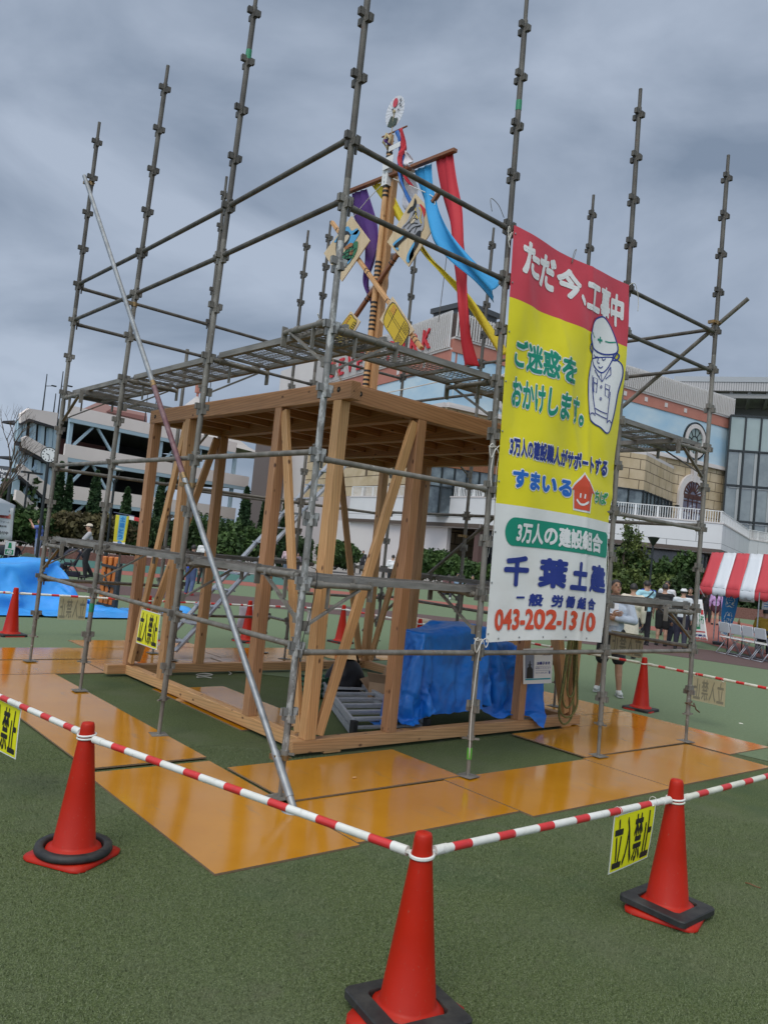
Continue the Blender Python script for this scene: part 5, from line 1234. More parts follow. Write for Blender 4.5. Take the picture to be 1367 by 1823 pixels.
# red letters
REDS = flat('sign_red', (.55, .02, .025), .4)
for i, ch in enumerate("SEVEN PARK"):
    if ch == ' ': continue
    q0 = 22.9-i*2.07+(.35*0); V, F = fitted(ch, 0, 0, 1, 1, .045)
    wch = 1.45; P = lambda a, b, o=0: MLp.P(q0-a*wch, 21.95-b*2.0, .50+o)
    me_v = V; mb = MB()
    for k in range(8):
        aa = math.pi*k/4; sh_ = (.03*math.cos(aa), .03*math.sin(aa)); fr_ = [P(x+sh_[0], y+sh_[1], .001*k) for x, y in V]; mb.add(fr_, F)
        if k % 2 == 0: mb.add([P(x+sh_[0], y+sh_[1], -.14) for x, y in V], F)
    # side walls of the letter
    ed = {}
    for f in F:
        for j in range(len(f)):
            e = (f[j], f[(j+1) % len(f)]); ed[tuple(sorted(e))] = ed.get(tuple(sorted(e)), 0)+1
    for (a, b), n_ in ed.items():
        if n_ == 1: mb.add([P(*V[a], 0), P(*V[b], 0), P(*V[b], -.14), P(*V[a], -.14)], [(0, 1, 2, 3)])
    mb.build('red_letter', REDS, mall)
_bold = None
# round window and arched window
def on(pl, cq, cz, off): return lambda a, b, o=0: pl.P(cq+a, cz+b, off+o)
def annulus(fn, r0x, r0y, r1x, r1y, th, m_, nm, n=40, a0=0, a1=2*math.pi):
    mb = MB(); P = []
    for k, (rx, ry_, o) in enumerate(((r1x, r1y, 0), (r1x, r1y, th), (r0x, r0y, th), (r0x, r0y, 0))): P.append([fn(rx*math.cos(a0+(a1-a0)*i/n), ry_*math.sin(a0+(a1-a0)*i/n), o) for i in range(n+1)])
    mb.grid(P+[P[0]], False); return mb.build(nm, m_, mall, fix=True)
cq = (77.1-K2[0])/MRp.t.x
def disc(fn, rx, ry_, m_, nm, n=40): mb = MB(); mb.prism([fn(rx*math.cos(2*math.pi*i/n), ry_*math.sin(2*math.pi*i/n), .04) for i in range(n)], -MRp.n*.05); return mb.build(nm, m_, mall, fix=True)
fn = on(MRp, cq, 16.95, .02)
disc(fn, 1.30, 1.35, GLASSG, 'round_window'); annulus(fn, 1.32, 1.40, 1.75, 1.85, .22, OFFW, 'window_ring'); annulus(fn, 1.86, 1.96, 1.95, 2.05, .2, FRAMEB, 'outer_line')
mb = MB()
for i in range(10):
    a = 2*math.pi*i/10+.3; mb.bar(fn(.5*math.cos(a), .5*math.sin(a), .06), fn(1.3*math.cos(a), 1.35*math.sin(a), .06), .07, .06, MRp.n)
mb.build('window_bars', FRAMEB, mall); annulus(fn, .48, .50, .56, .58, .1, FRAMEB, 'window_hub')
for cq2, nm in (((49.5-K2[0])/MRp.t.x, 'round'),):
    fn2_ = on(MRp, cq2+1.0, 17.0, .02); disc(fn2_, 1.30, 1.35, GLASSG, 'round_window'); annulus(fn2_, 1.32, 1.4, 1.75, 1.85, .22, OFFW, 'window_ring')
    mb = MB()
    for i in range(10): a = 2*math.pi*i/10+.3; mb.bar(fn2_(.5*math.cos(a), .5*math.sin(a), .06), fn2_(1.3*math.cos(a), 1.35*math.sin(a), .06), .07, .06, MRp.n)
    mb.build('window_bars', FRAMEB, mall)
cqa = (77.25-K2[0])/MRp.t.x; fa = on(MRp, cqa, 0, .02)
def archpts(hw, zb_, zs, r=None, n=16): return [(-hw, zb_), (hw, zb_)]+[(hw*math.cos(math.pi*i/n), zs+hw*1.05*math.sin(math.pi*i/n)) for i in range(n+1)]
mb = MB(); mb.prism([fa(a, b, .25) for a, b in archpts(2.25, 6.6, 11.0)], -MRp.n*.27); mb.build('arch_surround', OFFW, mall, fix=True)
mb = MB(); mb.prism([fa(a, b, .27) for a, b in archpts(1.5, 6.6, 11.0)], -MRp.n*.05); mb.build('arch_window', mat('arch_glass', (.09, .08, .12), .1, 0, (.38, .40, .46), .9, .48, .54, spec=.8), mall, fix=True)
mb = MB(); FR2 = flat('brown_window_frame', (.07, .028, .022))
for x in (-.75, 0, .75): mb.bar(fa(x, 6.6, .30), fa(x, 11.0, .30), .10, .06, MRp.n)
for z_ in (8.1, 9.3, 10.4): mb.bar(fa(-1.5, z_, .30), fa(1.5, z_, .30), .10, .06, MRp.n)
for i in range(1, 10): a = math.pi*i/10; mb.bar(fa(.5*math.cos(a), 11+.5*math.sin(a), .30), fa(1.45*math.cos(a), 11+1.5*math.sin(a), .30), .14, .06, MRp.n)
mb.bar(fa(-1.5, 10.9, .30), fa(1.5, 10.9, .30), .5, .06, MRp.n); mb.build('window_bars', FR2, mall); annulus(on(MRp, cqa, 11.0, .02), 1.42, 1.5, 1.55, 1.63, .32, FR2, 'arch_frame', 30, 0, math.pi)
mb = MB(); mb.prism([fa(-.35, 13.9, .4), fa(.35, 13.9, .4), fa(.25, 12.5, .4), fa(-.25, 12.5, .4)], -MRp.n*.4); mb.build('keystone', OFFW, mall, fix=True)
for q_, z_ in ((cqa+.9, 13.9), (cqa-3.3, 9.6), (cqa+6.0, 10.2)):
    mb = MB(); p_ = MRp.P(q_, z_, 0); mb.bar(p_, p_+MRp.n*.9+Vector((0, 0, .05)), .07, .07); mb.box(p_+MRp.n*.9+Vector((0, 0, -.03)), (.35, .35, .16)); mb.build('wall_lamp', FRAMEB, mall)
mb = MB(); mb.bar(MRp.P(cqa-4.2, 7, .1), MRp.P(cqa-4.2, 12.6, .1), .12, .1, MRp.n); mb.build('drain_pipe', FRAMEB, mall)
# stone bay that steps forward with a strip of windows
bay = [hz(1040, 800, 13.6), hz(1098, 800, 13.6), hz(1150, 808, 13.6), hz(1199, 837, 13.4)]
bp_ = [Vector((p.x, p.y, 0)) for p in bay]
back_ = [MRp.P((bp_[3]-MRp.a).dot(MRp.t)+.3, 0, 0), MRp.P(9, 0, 0)]
bp_[0] = bp_[1]+(bp_[1]-bp_[2]).normalized()*14
back_[1] = MRp.P((bp_[0]-MRp.a).dot(MRp.t), 0, 0)
poly = bp_+back_
mb = MB(); mb.prism([p+Vector((0, 0, 10.1)) for p in poly], (0, 0, 3.4)); mb.build('bay_wall', STONE, mall, fix=True)
mb = MB(); mb.prism([p+Vector((0, 0, 13.5)) for p in poly], (0, 0, .3)); ob_ = mb.build('bay_coping', OFFW, mall, fix=True)
mb = MB(); mb.prism([p+Vector((0, 0, 5)) for p in poly], (0, 0, 5.09)); mb.build('bay_glass', GLASSD, mall, fix=True)
mb = MB()
for a, b in ((bp_[0], bp_[1]), (bp_[1], bp_[2]), (bp_[2], bp_[3])):
    n = max(2, int((b-a).length/1.1)); nn_ = Vector(((b-a).y, -(b-a).x, 0)).normalized()
    if nn_.dot(CAM-a) < 0: nn_ = -nn_
    for i in range(n+1): p_ = a.lerp(b, i/n)+nn_*.05; mb.bar(p_+Vector((0, 0, 5)), p_+Vector((0, 0, 10.1)), .12, .12, nn_)
    for z_ in (10.0, 8.3, 7.6): mb.bar(a+nn_*.05+Vector((0, 0, z_)), b+nn_*.05+Vector((0, 0, z_)), .12, .10)
mb.build('bay_mullions', FRAMEB, mall)
# dark upper glazing above the bay
mb = MB(); p0, p1 = bp_[0]+Vector((0, 3, 13.8)), bp_[2]+Vector((1.0, 1.6, 13.8)); mb.prism([p0, p1, p1+Vector((0, 0, 1.9)), p0+Vector((0, 0, 2.6))], (.2, 1.5, 0)); mb.build('roof_glazing', GLASSD, mall, fix=True)
# window strip behind the terrace, left part
for (u0, v0, u1, v1, nm) in ((765, 824, 880, 870, 'a'),):
    tp = Plane((44.0, 40.0), (56, 36.2)); qa, _ = tp.q(765, 826); qb, _ = tp.q(1000, 850)
    fbox(tp, qa, qb, 5, 8.9, -1.5, 0, GLASSD, 'window_strip'); mb = MB(); fbox(tp, qa-.1, qb, 8.9, 10.4, -1.5, .15, DARKW, 'window_head')
    n = int((qb-qa)/1.05)
    for i in range(n+1): q = qa+(qb-qa)*i/n; mb.bar(tp.P(q, 5, .05), tp.P(q, 8.9, .05), .13, .12, tp.n)
    mb.bar(tp.P(qa, 7.3, .05), tp.P(qb, 7.3, .05), .1, .1); mb.build('strip_mullions', FRAMEB, mall)
# terrace: white panelled wall, balustrade, dark shop fronts beneath
T = [Vector(p) for p in ((42.934, 55.296, 0), (41.347, 36.865, 0), (51.632, 32.404, 0), (57.383, 26.291, 0), (75.636, 32.764, 0), (90.0, 31.5, 0))]
Tl = T[0]+Vector((5, 2, 0))
for i in range(5):
    a, b = T[i], T[i+1]; pl = Plane(a[:2], b[:2]); L_ = (b-a).length
    sgn = 1 if (b-a).normalized().dot(pl.t) > 0 else -1
    fbox(pl, 0, L_, 4.55, 6.55, -.4, 0, PANELW, 'terrace_wall'); fbox(pl, 0, L_, 6.55, 6.66, -.4, .06, OFFW, 'terrace_coping'); fbox(pl, -.05, L_+.05, 4.2, 4.55, -.7, -.12, OFFW, 'terrace_soffit')
    mb = MB(); n = int(L_/.19)
    for k in range(n): mb.bar(pl.P(L_*k/n, 6.66, -.15), pl.P(L_*k/n, 7.55, -.15), .045 if k % 9 else .16, .05, pl.n)
    mb.bar(pl.P(0, 7.55, -.15), pl.P(L_, 7.55, -.15), .09, .06); mb.build('balustrade', SIGNW, mall)
mb = MB(); mb.prism([p+Vector((0, 0, 4.25)) for p in [T[0], T[1], T[2], T[3], T[4], T[5], Vector((90, 40, 0)), Vector((*K2, 0)), Vector((44.8, 56, 0))]], (0, 0, .3)); mb.build('terrace_floor', flat('soffit_brown', (.09, .065, .05)), mall, fix=True)
SHOP = mat('shop_front', (.012, .013, .015), .15, 0, (.09, .09, .095), .7, .5, .7, spec=.6)
for i in (1, 2, 3, 4):
    a, b = T[i]+Vector((2.2, 2.4, 0)), T[i+1]+Vector((2.2, 2.4, 0)); pl = Plane(a[:2], b[:2]); L_ = (b-a).length
    fbox(pl, 0, L_, 0, 4.25, -.3, 0, SHOP, 'shop_front'); mb = MB(); n = int(L_/1.8)
    for k in range(n+1): mb.bar(pl.P(L_*k/n, 0, .05), pl.P(L_*k/n, 4.2, .05), .10, .1, pl.n)
    mb.bar(pl.P(0, 3.0, .05), pl.P(L_, 3.0, .05), .1, .1); mb.build('shop_mullions', FRAMEB, mall)
for p_ in (T[1]+Vector((.8, .8, 0)), T[2]+Vector((.3, .9, 0)), T[1].lerp(T[2], .5)+Vector((.4, .9, 0))): mb = MB(); mb.box((p_.x, p_.y, 2.1), (.55, .55, 4.2)); mb.build('pillar', flat('pillar_brown', (.10, .055, .045)), mall)
pl = Plane(T[0][:2], T[1][:2]); pw = Plane((43.4, 58), (42.5, 41.5))
fbox(pw, 0, 16.5, 0, 4.3, -.4, 0, OFFW, 'ground_floor_wall')
# glass front and canopy at the right
gp0 = hz(1300, 738, 20.7); gp1 = hz(1440, 747, 20.7); G0 = Plane(gp0[:2], gp1[:2]); LG = (gp1-gp0).length
fbox(G0, 0, LG, 0, 20.6, -8, 0, GLASSM, 'curtain_wall'); fbox(G0, 0, LG, 16.75, 20.6, 0, .03, GLASSG, 'upper_glass')
mb = MB(); 
for i in range(6): q = LG*i/5*1.0; mb.bar(G0.P(q, 0, .1), G0.P(q, 20.6, .1), .17, .2, G0.n)
for z_ in (20.6, 16.7, 12.85, 8.95, 5.05): mb.bar(G0.P(0, z_, .12), G0.P(LG, z_, .12), .17, .2)
mb.build('glass_mullions', FRAMEB, mall)
mb = MB(); wl = flat('pale_inner_frame', (.34, .36, .36))
for i in range(5): q = LG*(i+.82)/5; mb.bar(G0.P(q, 5, .04), G0.P(q, 16.6, .04), .28, .05, G0.n)
for z_ in (12.6, 8.7): mb.bar(G0.P(.4, z_, .04), G0.P(LG, z_, .04), .22, .05)
mb.build('inner_frame', wl, mall)
can = [hz(1199, 679, 25), hz(1460, 682, 25)]
pc = Plane(can[0][:2], can[1][:2]); LC = (can[1]-can[0]).length
CANM = mat('canopy_metal', (.42, .41, .40), .6); brickify(CANM, .8, (.2, .2, .2), 8, .18, .03, rot=(0, 0, 0))
fbox(pc, 0, LC, 24.0, 25.0, -12, 0, CANM, 'canopy_roof'); fbox(pc, 0, LC, 25.0, 25.6, -12, .1, mat('canopy_edge', (.33, .35, .36), .4), 'canopy_edge')
mb = MB()
for i in range(8):
    q = LC*(i+.3)/8; mb.bar(pc.P(q, 23.7, -.5), pc.P(q, 23.7, -11), .35, .6)
mb.bar(pc.P(0, 23.5, -.6), pc.P(LC, 23.5, -.6), .4, .5); mb.bar(pc.P(0, 23.2, -8), pc.P(LC, 23.2, -8), .4, .9); mb.build('canopy_beams', flat('canopy_grey', (.26, .26, .25)), mall)
mb = MB(); 
for q in (4.0, 10.5): mb.bar(pc.P(q+2, 20, -6), pc.P(q+2, 23.6, -6), .5, .5)
mb.build('canopy_columns', flat('canopy_grey2', (.3, .3, .3)), mall)
fbox(pc, 0, LC, 20.6, 23.6, -16, -11.5, OFFW, 'penthouse_wall')
# rooftop box behind the red streamer
p_ = at(828, 560, 80); mb = MB(); mb.box((p_.x, p_.y, 24.2), (4.5, 4.5, 4.0)); mb.box((p_.x, p_.y, 26.4), (5.0, 5.0, .5)); mb.build('roof_plant', flat('plant_dark', (.05, .055, .06)), mall)
# poster board on the left wall
mb = MB(); pq, pz = MLp.q(0, 0) if False else (0, 0)

# ---------------------------------------------------------------- parking garage
G1 = Plane((26.936, 87.595), (54.254, 93.497)); LGr = 27.95
gar = thing('parking_garage', 'open steel framed parking garage with pale parapet bands, pale blue braces and a sloping ramp', 'building', loc=(40, 92, 0))
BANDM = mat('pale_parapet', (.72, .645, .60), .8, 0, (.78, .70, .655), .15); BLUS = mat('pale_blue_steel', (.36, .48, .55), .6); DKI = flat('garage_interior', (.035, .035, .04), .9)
def gb(q0, q1, z0, z1, o0, o1, m_, nm): return fbox(G1, q0, q1, z0, z1, o0, o1, m_, nm, gar)
for z0, z1, q1 in ((13.2, 14.6, 25), (8.75, 10.25, LGr), (4.1, 5.65, LGr-1.8), (.3, 1.3, LGr-2)):
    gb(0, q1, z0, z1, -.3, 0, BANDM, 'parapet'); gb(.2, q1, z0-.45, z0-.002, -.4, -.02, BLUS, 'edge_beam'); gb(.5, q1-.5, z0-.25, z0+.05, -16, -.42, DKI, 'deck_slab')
mb = MB()
for i in range(1, 5): mb.bar(G1.P(6.25*i, 14.6-1.4, .004), G1.P(6.25*i, 14.6, .004), .04, .01, G1.n)
mb.build('panel_joint', flat('joint', (.2, .17, .15)), gar)
def gpart(a, b, w_, nm): mb = MB(); mb.bar(a, b, w_, w_, G1.n); mb.build(nm, BLUS, gar)
for z0, z1 in ((10.25, 12.75), (5.65, 8.3), (1.3, 3.65)):
    for i in range(5):
        q = .6+i*6.2
        if q > LGr-.5: continue
        gpart(G1.P(q, z0-1.3, -.5), G1.P(q, z1+.1, -.5), .42, 'frame_column'); qc = q+3.1
        if qc < LGr-1 and i % 2 == 0: gpart(G1.P(qc-.3, z1, -.5), G1.P(q+.6, z0, -.5), .26, 'frame_brace'); gpart(G1.P(qc+.3, z1, -.5), G1.P(q+5.6, z0, -.5), .26, 'frame_brace')
        if i % 2 == 1: gpart(G1.P(q+3.1, z0-1.2, -5), G1.P(q+3.1, z1, -5), .3, 'frame_column')
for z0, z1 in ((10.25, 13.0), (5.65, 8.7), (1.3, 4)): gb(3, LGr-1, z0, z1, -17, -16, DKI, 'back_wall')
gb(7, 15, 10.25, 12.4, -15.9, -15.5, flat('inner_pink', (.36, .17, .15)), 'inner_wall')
# car shapes inside are only dark gaps; the ramp at the left
r0, r1 = at(118, 800, 88), at(36, 800, 84)
Gr = Plane(r1[:2], r0[:2]); LRp = (Vector(r0[:2])-Vector(r1[:2])).length
def rpoly(px, m_, nm, off=0, th=.3):
    P = [Gr.hit(u, v)+Gr.n*off for u, v in px]; mb = MB(); mb.prism(P, -Gr.n*th); return mb.build(nm, m_, gar, fix=True)
rpoly([(38, 737), (53, 727), (104, 735), (101, 760), (52, 745), (38, 753)], BANDM, 'ramp_parapet'); rpoly([(40, 780), (48, 776), (104, 808), (120, 812), (120, 838), (104, 836), (90, 823), (42, 797)], BANDM, 'ramp_parapet', .1)
rpoly([(33, 828), (40, 826), (92, 866), (122, 863), (122, 886), (84, 888), (36, 846)], BANDM, 'ramp_parapet'); rpoly([(30, 872), (38, 874), (70, 905), (66, 920), (28, 890)], BANDM, 'ramp_parapet')
for (u, v0, v1) in ((41, 752, 782), (50, 750, 782), (67, 754, 792), (82, 758, 800), (96, 762, 806), (104, 760, 806), (36, 797, 830), (46, 800, 834), (60, 806, 846), (75, 815, 856), (86, 822, 864), (98, 832, 866), (32, 845, 876), (38, 850, 880), (56, 862, 890), (70, 878, 905)):
    a, b = Gr.hit(u, v0-3), Gr.hit(u-3, v1+4); mb = MB(); mb.bar(a-Gr.n*.5, b-Gr.n*.5, .42, .42, Gr.n); mb.build('ramp_column', BLUS, gar)
for (a, b) in (((90, 815), (101, 770)), ((48, 828), (62, 808)), ((66, 838), (78, 820)), ((76, 895), (88, 850)), ((60, 888), (70, 868))): mb = MB(); mb.bar(Gr.hit(*a)-Gr.n*.5, Gr.hit(*b)-Gr.n*.5, .24, .24, Gr.n); mb.build('ramp_brace', BLUS, gar)
mb = MB()
for px in ([(38, 753), (52, 745), (101, 760), (101, 764), (52, 750), (38, 757)], [(42, 797), (90, 823), (104, 836), (104, 841), (88, 828), (42, 803)], [(36, 846), (84, 888), (84, 893), (36, 852)]): P = [Gr.hit(u, v)+Gr.n*.02 for u, v in px]; mb.prism(P, -Gr.n*1.2)
mb.build('ramp_slab', DKI, gar, fix=True)
# wall between garage and mall
pwl = [at(444, 900, 92), at(482, 900, 99)]; pg = Plane(pwl[0][:2], pwl[1][:2])
wl_ = thing('link_wall', 'tall plain grey wall between the parking garage and the mall', 'building', loc=(58, 95, 0)); mb = MB()
mb.prism([Vector((p_.x, p_.y, 0)) for p_ in (at(444, 900, 92), at(506, 900, 97), at(506, 900, 112), at(444, 900, 110))], (0, 0, 13.5)); mb.build('wall', mat('grey_render', (.22, .19, .185), .9), wl_, fix=True)
# pink building and marquee roof behind the garage
pkb = thing('pink_building', 'low pink gabled building rising behind the parking garage', 'building', loc=(60, 140, 0))
mb = MB(); Pk = Plane(at(150, 740, 140)[:2], at(270, 740, 140)[:2])
mb.prism([Pk.hit(*q) for q in ((150, 790), (150, 727), (183, 712), (195, 722), (262, 736), (262, 790))], -Pk.n*15); mb.build('wall', mat('pink_render', (.38, .22, .19), .9, 0, (.42, .25, .22), .1), pkb, fix=True)
mb = MB(); mb.prism([Pk.hit(*q)+Pk.n*.3 for q in ((190, 733), (196, 729), (262, 742), (262, 750))], -Pk.n*2); mb.build('roof_edge', flat('pink_dark', (.22, .09, .075)), pkb, fix=True)
mq = thing('marquee_roof', 'pale peaked tent roof with a dark mast seen above the timber frame', 'marquee', loc=(75, 110, 14))
pkk = at(352, 704, 125); mb = MB(); ring_ = [(pkk.x+11*math.cos(2*math.pi*i/8), pkk.y+11*math.sin(2*math.pi*i/8)) for i in range(8)]
base_z = 14.5; apex = pkk.z; rows = []
for j in range(6): t_ = j/5; rows.append([Vector((pkk.x+(x-pkk.x)*(1-t_), pkk.y+(y-pkk.y)*(1-t_), base_z+(apex-base_z)*t_**1.4)) for x, y in ring_+ring_[:1]])
mb.grid(rows, False); mb.build('canopy', mat('marquee_cloth', (.45, .42, .40), .8), mq, fix=True); mb = MB(); mb.tube((pkk.x, pkk.y, 0), (pkk.x, pkk.y, apex+.4), .2, 8); mb.box((pkk.x, pkk.y, apex+1.2), (.7, .7, 1.6)); mb.build('mast', PINKB, mq)
for (u, v0, v1, d) in ((77, 665, 727, 95), (96, 700, 735, 95), (104, 660, 737, 92), (275, 690, 745, 120), (259, 700, 742, 120), (373, 660, 705, 120)):
    p_ = at(u, v1, d); q = at(u+(3 if v1-v0 > 50 else 1), v0, d)
    t = thing('roof_mast', 'thin dark roof mast %s' % {77: 'with a lamp arm, leftmost over the ramp', 96: 'standing low between two taller ones over the ramp', 104: 'with a lamp arm, beside the far left scaffold post', 275: 'just left of the timber frame corner', 259: 'left of its twin over the garage roof', 373: 'beside the pale peaked tent roof'}[u], 'mast', 'thin masts on the roofs', loc=(p_.x, p_.y, 10))
    mb = MB(); mb.tube((p_.x, p_.y, p_.z-3), (p_.x, p_.y, q.z), .11, 6, r1=.05); mb.build('pole', FRAMEB, t)
    if u in (77, 104): mb = MB(); c = Vector((p_.x, p_.y, p_.z+(q.z-p_.z)*.65)); mb.bar(c, c+RGT*.9, .08, .06); mb.box(c+RGT*.9, (.5, .3, .12)); mb.build('lamp_arm', FRAMEB, t)
# grey shop sign far left
sb = thing('roadside_sign', 'dark grey sign board with pale lettering over the hedge at the left photo edge', 'sign', loc=(0, 60, 6))
Ps = Plane(at(-30, 835, 70)[:2], at(22, 838, 70)[:2]); mb = MB(); c4 = [Ps.hit(*q) for q in ((-30, 826), (22, 831), (20, 852), (-30, 850))]; mb.prism(c4, -Ps.n*.3); mb.build('board', flat('sign_grey', (.085, .09, .10)), sb, fix=True)
mb = MB()
for t_, a, b in (("Alpen", (-2, 834, 18, 842), 0), ("Town", (2, 844, 17, 850), 0)):
    V, F = fitted(t_, 0, 0, 1, 1, .04); tl, tr, bl = Ps.hit(a[0], a[1]), Ps.hit(a[2], a[1]+1.5), Ps.hit(a[0], a[3]); put(mb, V, F, lambda s, t: tl+(tr-tl)*s+(bl-tl)*t+Ps.n*.02)
mb.build('lettering', SIGNW, sb)
MB().tube(Vector((c4[2].x, c4[2].y, 0)), Vector((c4[2].x, c4[2].y, c4[2].z)), .15, 8).build('pole', FRAMEB, sb)
# low arched arcade roof before the garage
arc = thing('arcade_roof', 'low cream arched walkway roof with dark ribs in front of the garage', 'canopy', loc=(20, 62, 2))
pa0, pa1 = at(118, 932, 62), at(250, 944, 62); da = (pa1-pa0); da.z = 0; La = da.length; da /= La; na = Vector((-da.y, da.x, 0)); zt = at(180, 917, 62).z
mb = MB(); rows = []
for j in range(9): a = math.pi*j/8; rows.append([Vector((pa0.x, pa0.y, 0))+da*(La*i/14)+na*(-1.6*math.cos(a))+Vector((0, 0, zt-1.2+1.2*math.sin(a))) for i in range(15)])
mb.grid(rows); mb.build('arched_sheet', mat('cream_sheet', (.36, .33, .26), .6), arc, fix=True); mb = MB()
for i in range(15): mb.path([r_[i]+Vector((0, 0, .03)) for r_ in rows], .05, 5)
mb.build('rib', flat('rib_dark', (.09, .08, .07)), arc); mb = MB()
for i in range(0, 15, 3): mb.tube((rows[0][i].x, rows[0][i].y, 0), rows[0][i], .06, 6)
mb.build('post', FRAMEB, arc)

# ---------------------------------------------------------------- plants
def foliage(name, pts, size, m_, par=None, lab=None, cat=None, group=None, kind=None, up=.3, asp=1.6):
    pts = np.asarray(pts, dtype=np.float64); n = len(pts); rg = np.random.default_rng(n+int(size*1000))
    a = rg.normal(size=(n, 3)); a[:, 2] += up; a /= np.linalg.norm(a, axis=1)[:, None]
    b = rg.normal(size=(n, 3)); b -= a*np.sum(a*b, axis=1)[:, None]; b /= np.linalg.norm(b, axis=1)[:, None]; c = np.cross(a, b)
    s = size*(.6+.8*rg.random(n))[:, None]
    V = np.stack([pts-b*s*asp/2, pts-c*s/2, pts+b*s*asp/2, pts+c*s/2], 1).reshape(-1, 3)
    me = D.meshes.new(name); me.vertices.add(4*n); me.vertices.foreach_set('co', V.ravel()); me.loops.add(4*n); me.polygons.add(n)
    me.loops.foreach_set('vertex_index', np.arange(4*n, dtype=np.int32)); me.polygons.foreach_set('loop_start', np.arange(0, 4*n, 4, dtype=np.int32)); me.polygons.foreach_set('loop_total', np.full(n, 4, dtype=np.int32))
    me.materials.append(m_); me.update(); me.validate(); o = D.objects.new(name, me); col.objects.link(o); adopt(o, par); tag(o, lab, cat, group, kind); return o
def leafm(name, c, c2, sc=1.2):
    m = mat(name, c, .65, 0, c2, sc, .40, .62, detail=6, spec=.3); N = m.node_tree.nodes; L = m.node_tree.links
    b = N['Principled BSDF']; g = N.new('ShaderNodeTexNoise'); g.inputs['Scale'].default_value = 14; r = N.new('ShaderNodeMapRange'); r.inputs['From Min'].default_value = .5; r.inputs['From Max'].default_value = .8; r.inputs['To Max'].default_value = .5
    t = N.new('ShaderNodeTexCoord'); L.new(t.outputs['Object'], g.inputs['Vector']); L.new(g.outputs['Fac'], r.inputs['Value']); mixin(m, r.outputs[0], tuple(x*1.7 for x in c2)); return m
LF_D = leafm('dark_hedge_leaf', (.017, .034, .011), (.036, .066, .018)); LF_M = leafm('mid_leaf', (.026, .055, .015), (.058, .105, .024)); LF_Y = leafm('yellow_green_leaf', (.04, .068, .018), (.11, .14, .035)); LF_C = leafm('cypress_leaf', (.016, .040, .014), (.035, .070, .022), 2.5)
LF_R = leafm('reddish_leaf', (.06, .05, .022), (.10, .085, .03))
BARK = mat('bark', (.07, .05, .035), .9, 0, (.12, .09, .065), 8, stretch=(1, 1, .3), bump=.5, bscale=20)
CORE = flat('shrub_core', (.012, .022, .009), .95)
def blobpts(c, rad, n, rg, seed, rough=.35, shell=.55):
    d = rg.normal(size=(n, 3)); d /= np.linalg.norm(d, axis=1)[:, None]; r = (shell+(1-shell)*rg.random(n)**.6)
    k = np.array([1+rough*mnoise.noise(Vector((q[0]*2.2+seed, q[1]*2.2, q[2]*2.2))) for q in d]); P = d*(r*k)[:, None]*np.array(rad)+np.array(c); return P
rg = np.random.default_rng(3)
def bush(lab, c, rad, n, m_, size=.16, group='shrubs in the planted beds', cat='shrub', seed=0, stems=3):
    t = thing('shrub', lab, cat, group, loc=(c[0], c[1], 0)); k = 5; P = []
    for i in range(k):
        o = (rg.random(3)-.5)*np.array([1.0*rad[0], 1.0*rad[1], .5*rad[2]]); P.append(blobpts((c[0]+o[0], c[1]+o[1], c[2]+o[2]), [x*(.55+.3*rg.random()) for x in rad], n//k, rg, seed+i*3.1))
    P = np.concatenate(P); P = P[P[:, 2] > .3]; foliage('crown', P, size, m_, t)
    mb = MB()
    for i in range(stems): a = rg.random()*6; mb.path([(c[0]+.1*math.cos(a), c[1]+.1*math.sin(a), .2), (c[0]+.3*rad[0]*math.cos(a), c[1]+.3*rad[1]*math.sin(a), c[2]*.7), (c[0]+.5*rad[0]*math.cos(a), c[1]+.5*rad[1]*math.sin(a), c[2]+rad[2]*.3)], [.05, .035, .012], 6)
    mb.build('trunk', BARK, t); return t
def cypress(u, vt, vb, d, wpx, lab):
    p_ = at(u-4, vb, d); q = at(u, vt, d); H_ = q.z-.3; w_ = wpx/FPX*d/2; n = 2600; z = rg.random(n)**.8; a = rg.random(n)*2*math.pi
    prof = np.clip(1.25*(z+.04)**.28*(1-z)**.62, 0, 1); r = w_*prof*(.70+.36*rg.random(n))
    r = r*(1+.18*np.sin(a*5+z*23)+.10*np.sin(z*61+a*2)); P = np.stack([p_.x+r*np.cos(a), p_.y+r*np.sin(a), .3+H_*z], 1)
    t = thing('cypress_tree', lab, 'cypress tree', 'narrow conical trees in front of the parking garage', loc=(p_.x, p_.y, 0)); foliage('crown', P, .14, LF_C, t, up=.8)
    mb = MB(); mb.tube((p_.x, p_.y, 0), (p_.x, p_.y, H_*.85), .09, 7, r1=.03); mb.build('trunk', BARK, t)
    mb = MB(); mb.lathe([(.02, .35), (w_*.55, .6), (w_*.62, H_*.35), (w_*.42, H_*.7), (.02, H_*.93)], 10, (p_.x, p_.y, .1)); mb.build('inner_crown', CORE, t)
for a in ((99, 822, 960, 44, 22, 'cypress just right of the clock pole, the left one of a touching pair'), (117, 846, 960, 44, 19, 'cypress forming the shorter right half of the touching pair by the clock'), (165, 838, 955, 44, 27, 'tall single cypress between the two left scaffold posts'),
          (222, 868, 960, 45, 24, 'cypress with a bushy base behind the lamp post and yellow flag'), (281, 852, 965, 45, 23, 'cypress seen just left of the mid left timber posts'), (326, 900, 975, 47, 20, 'small cypress hidden behind the left timber braces'), (432, 866, 985, 46, 28, 'cypress standing before the dark wall end of the garage'),
          (466, 890, 985, 47, 20, 'short cypress left of the pale timber brace'), (506, 880, 985, 46, 24, 'cypress behind the pale brace near the corner scaffold post')): cypress(*a)
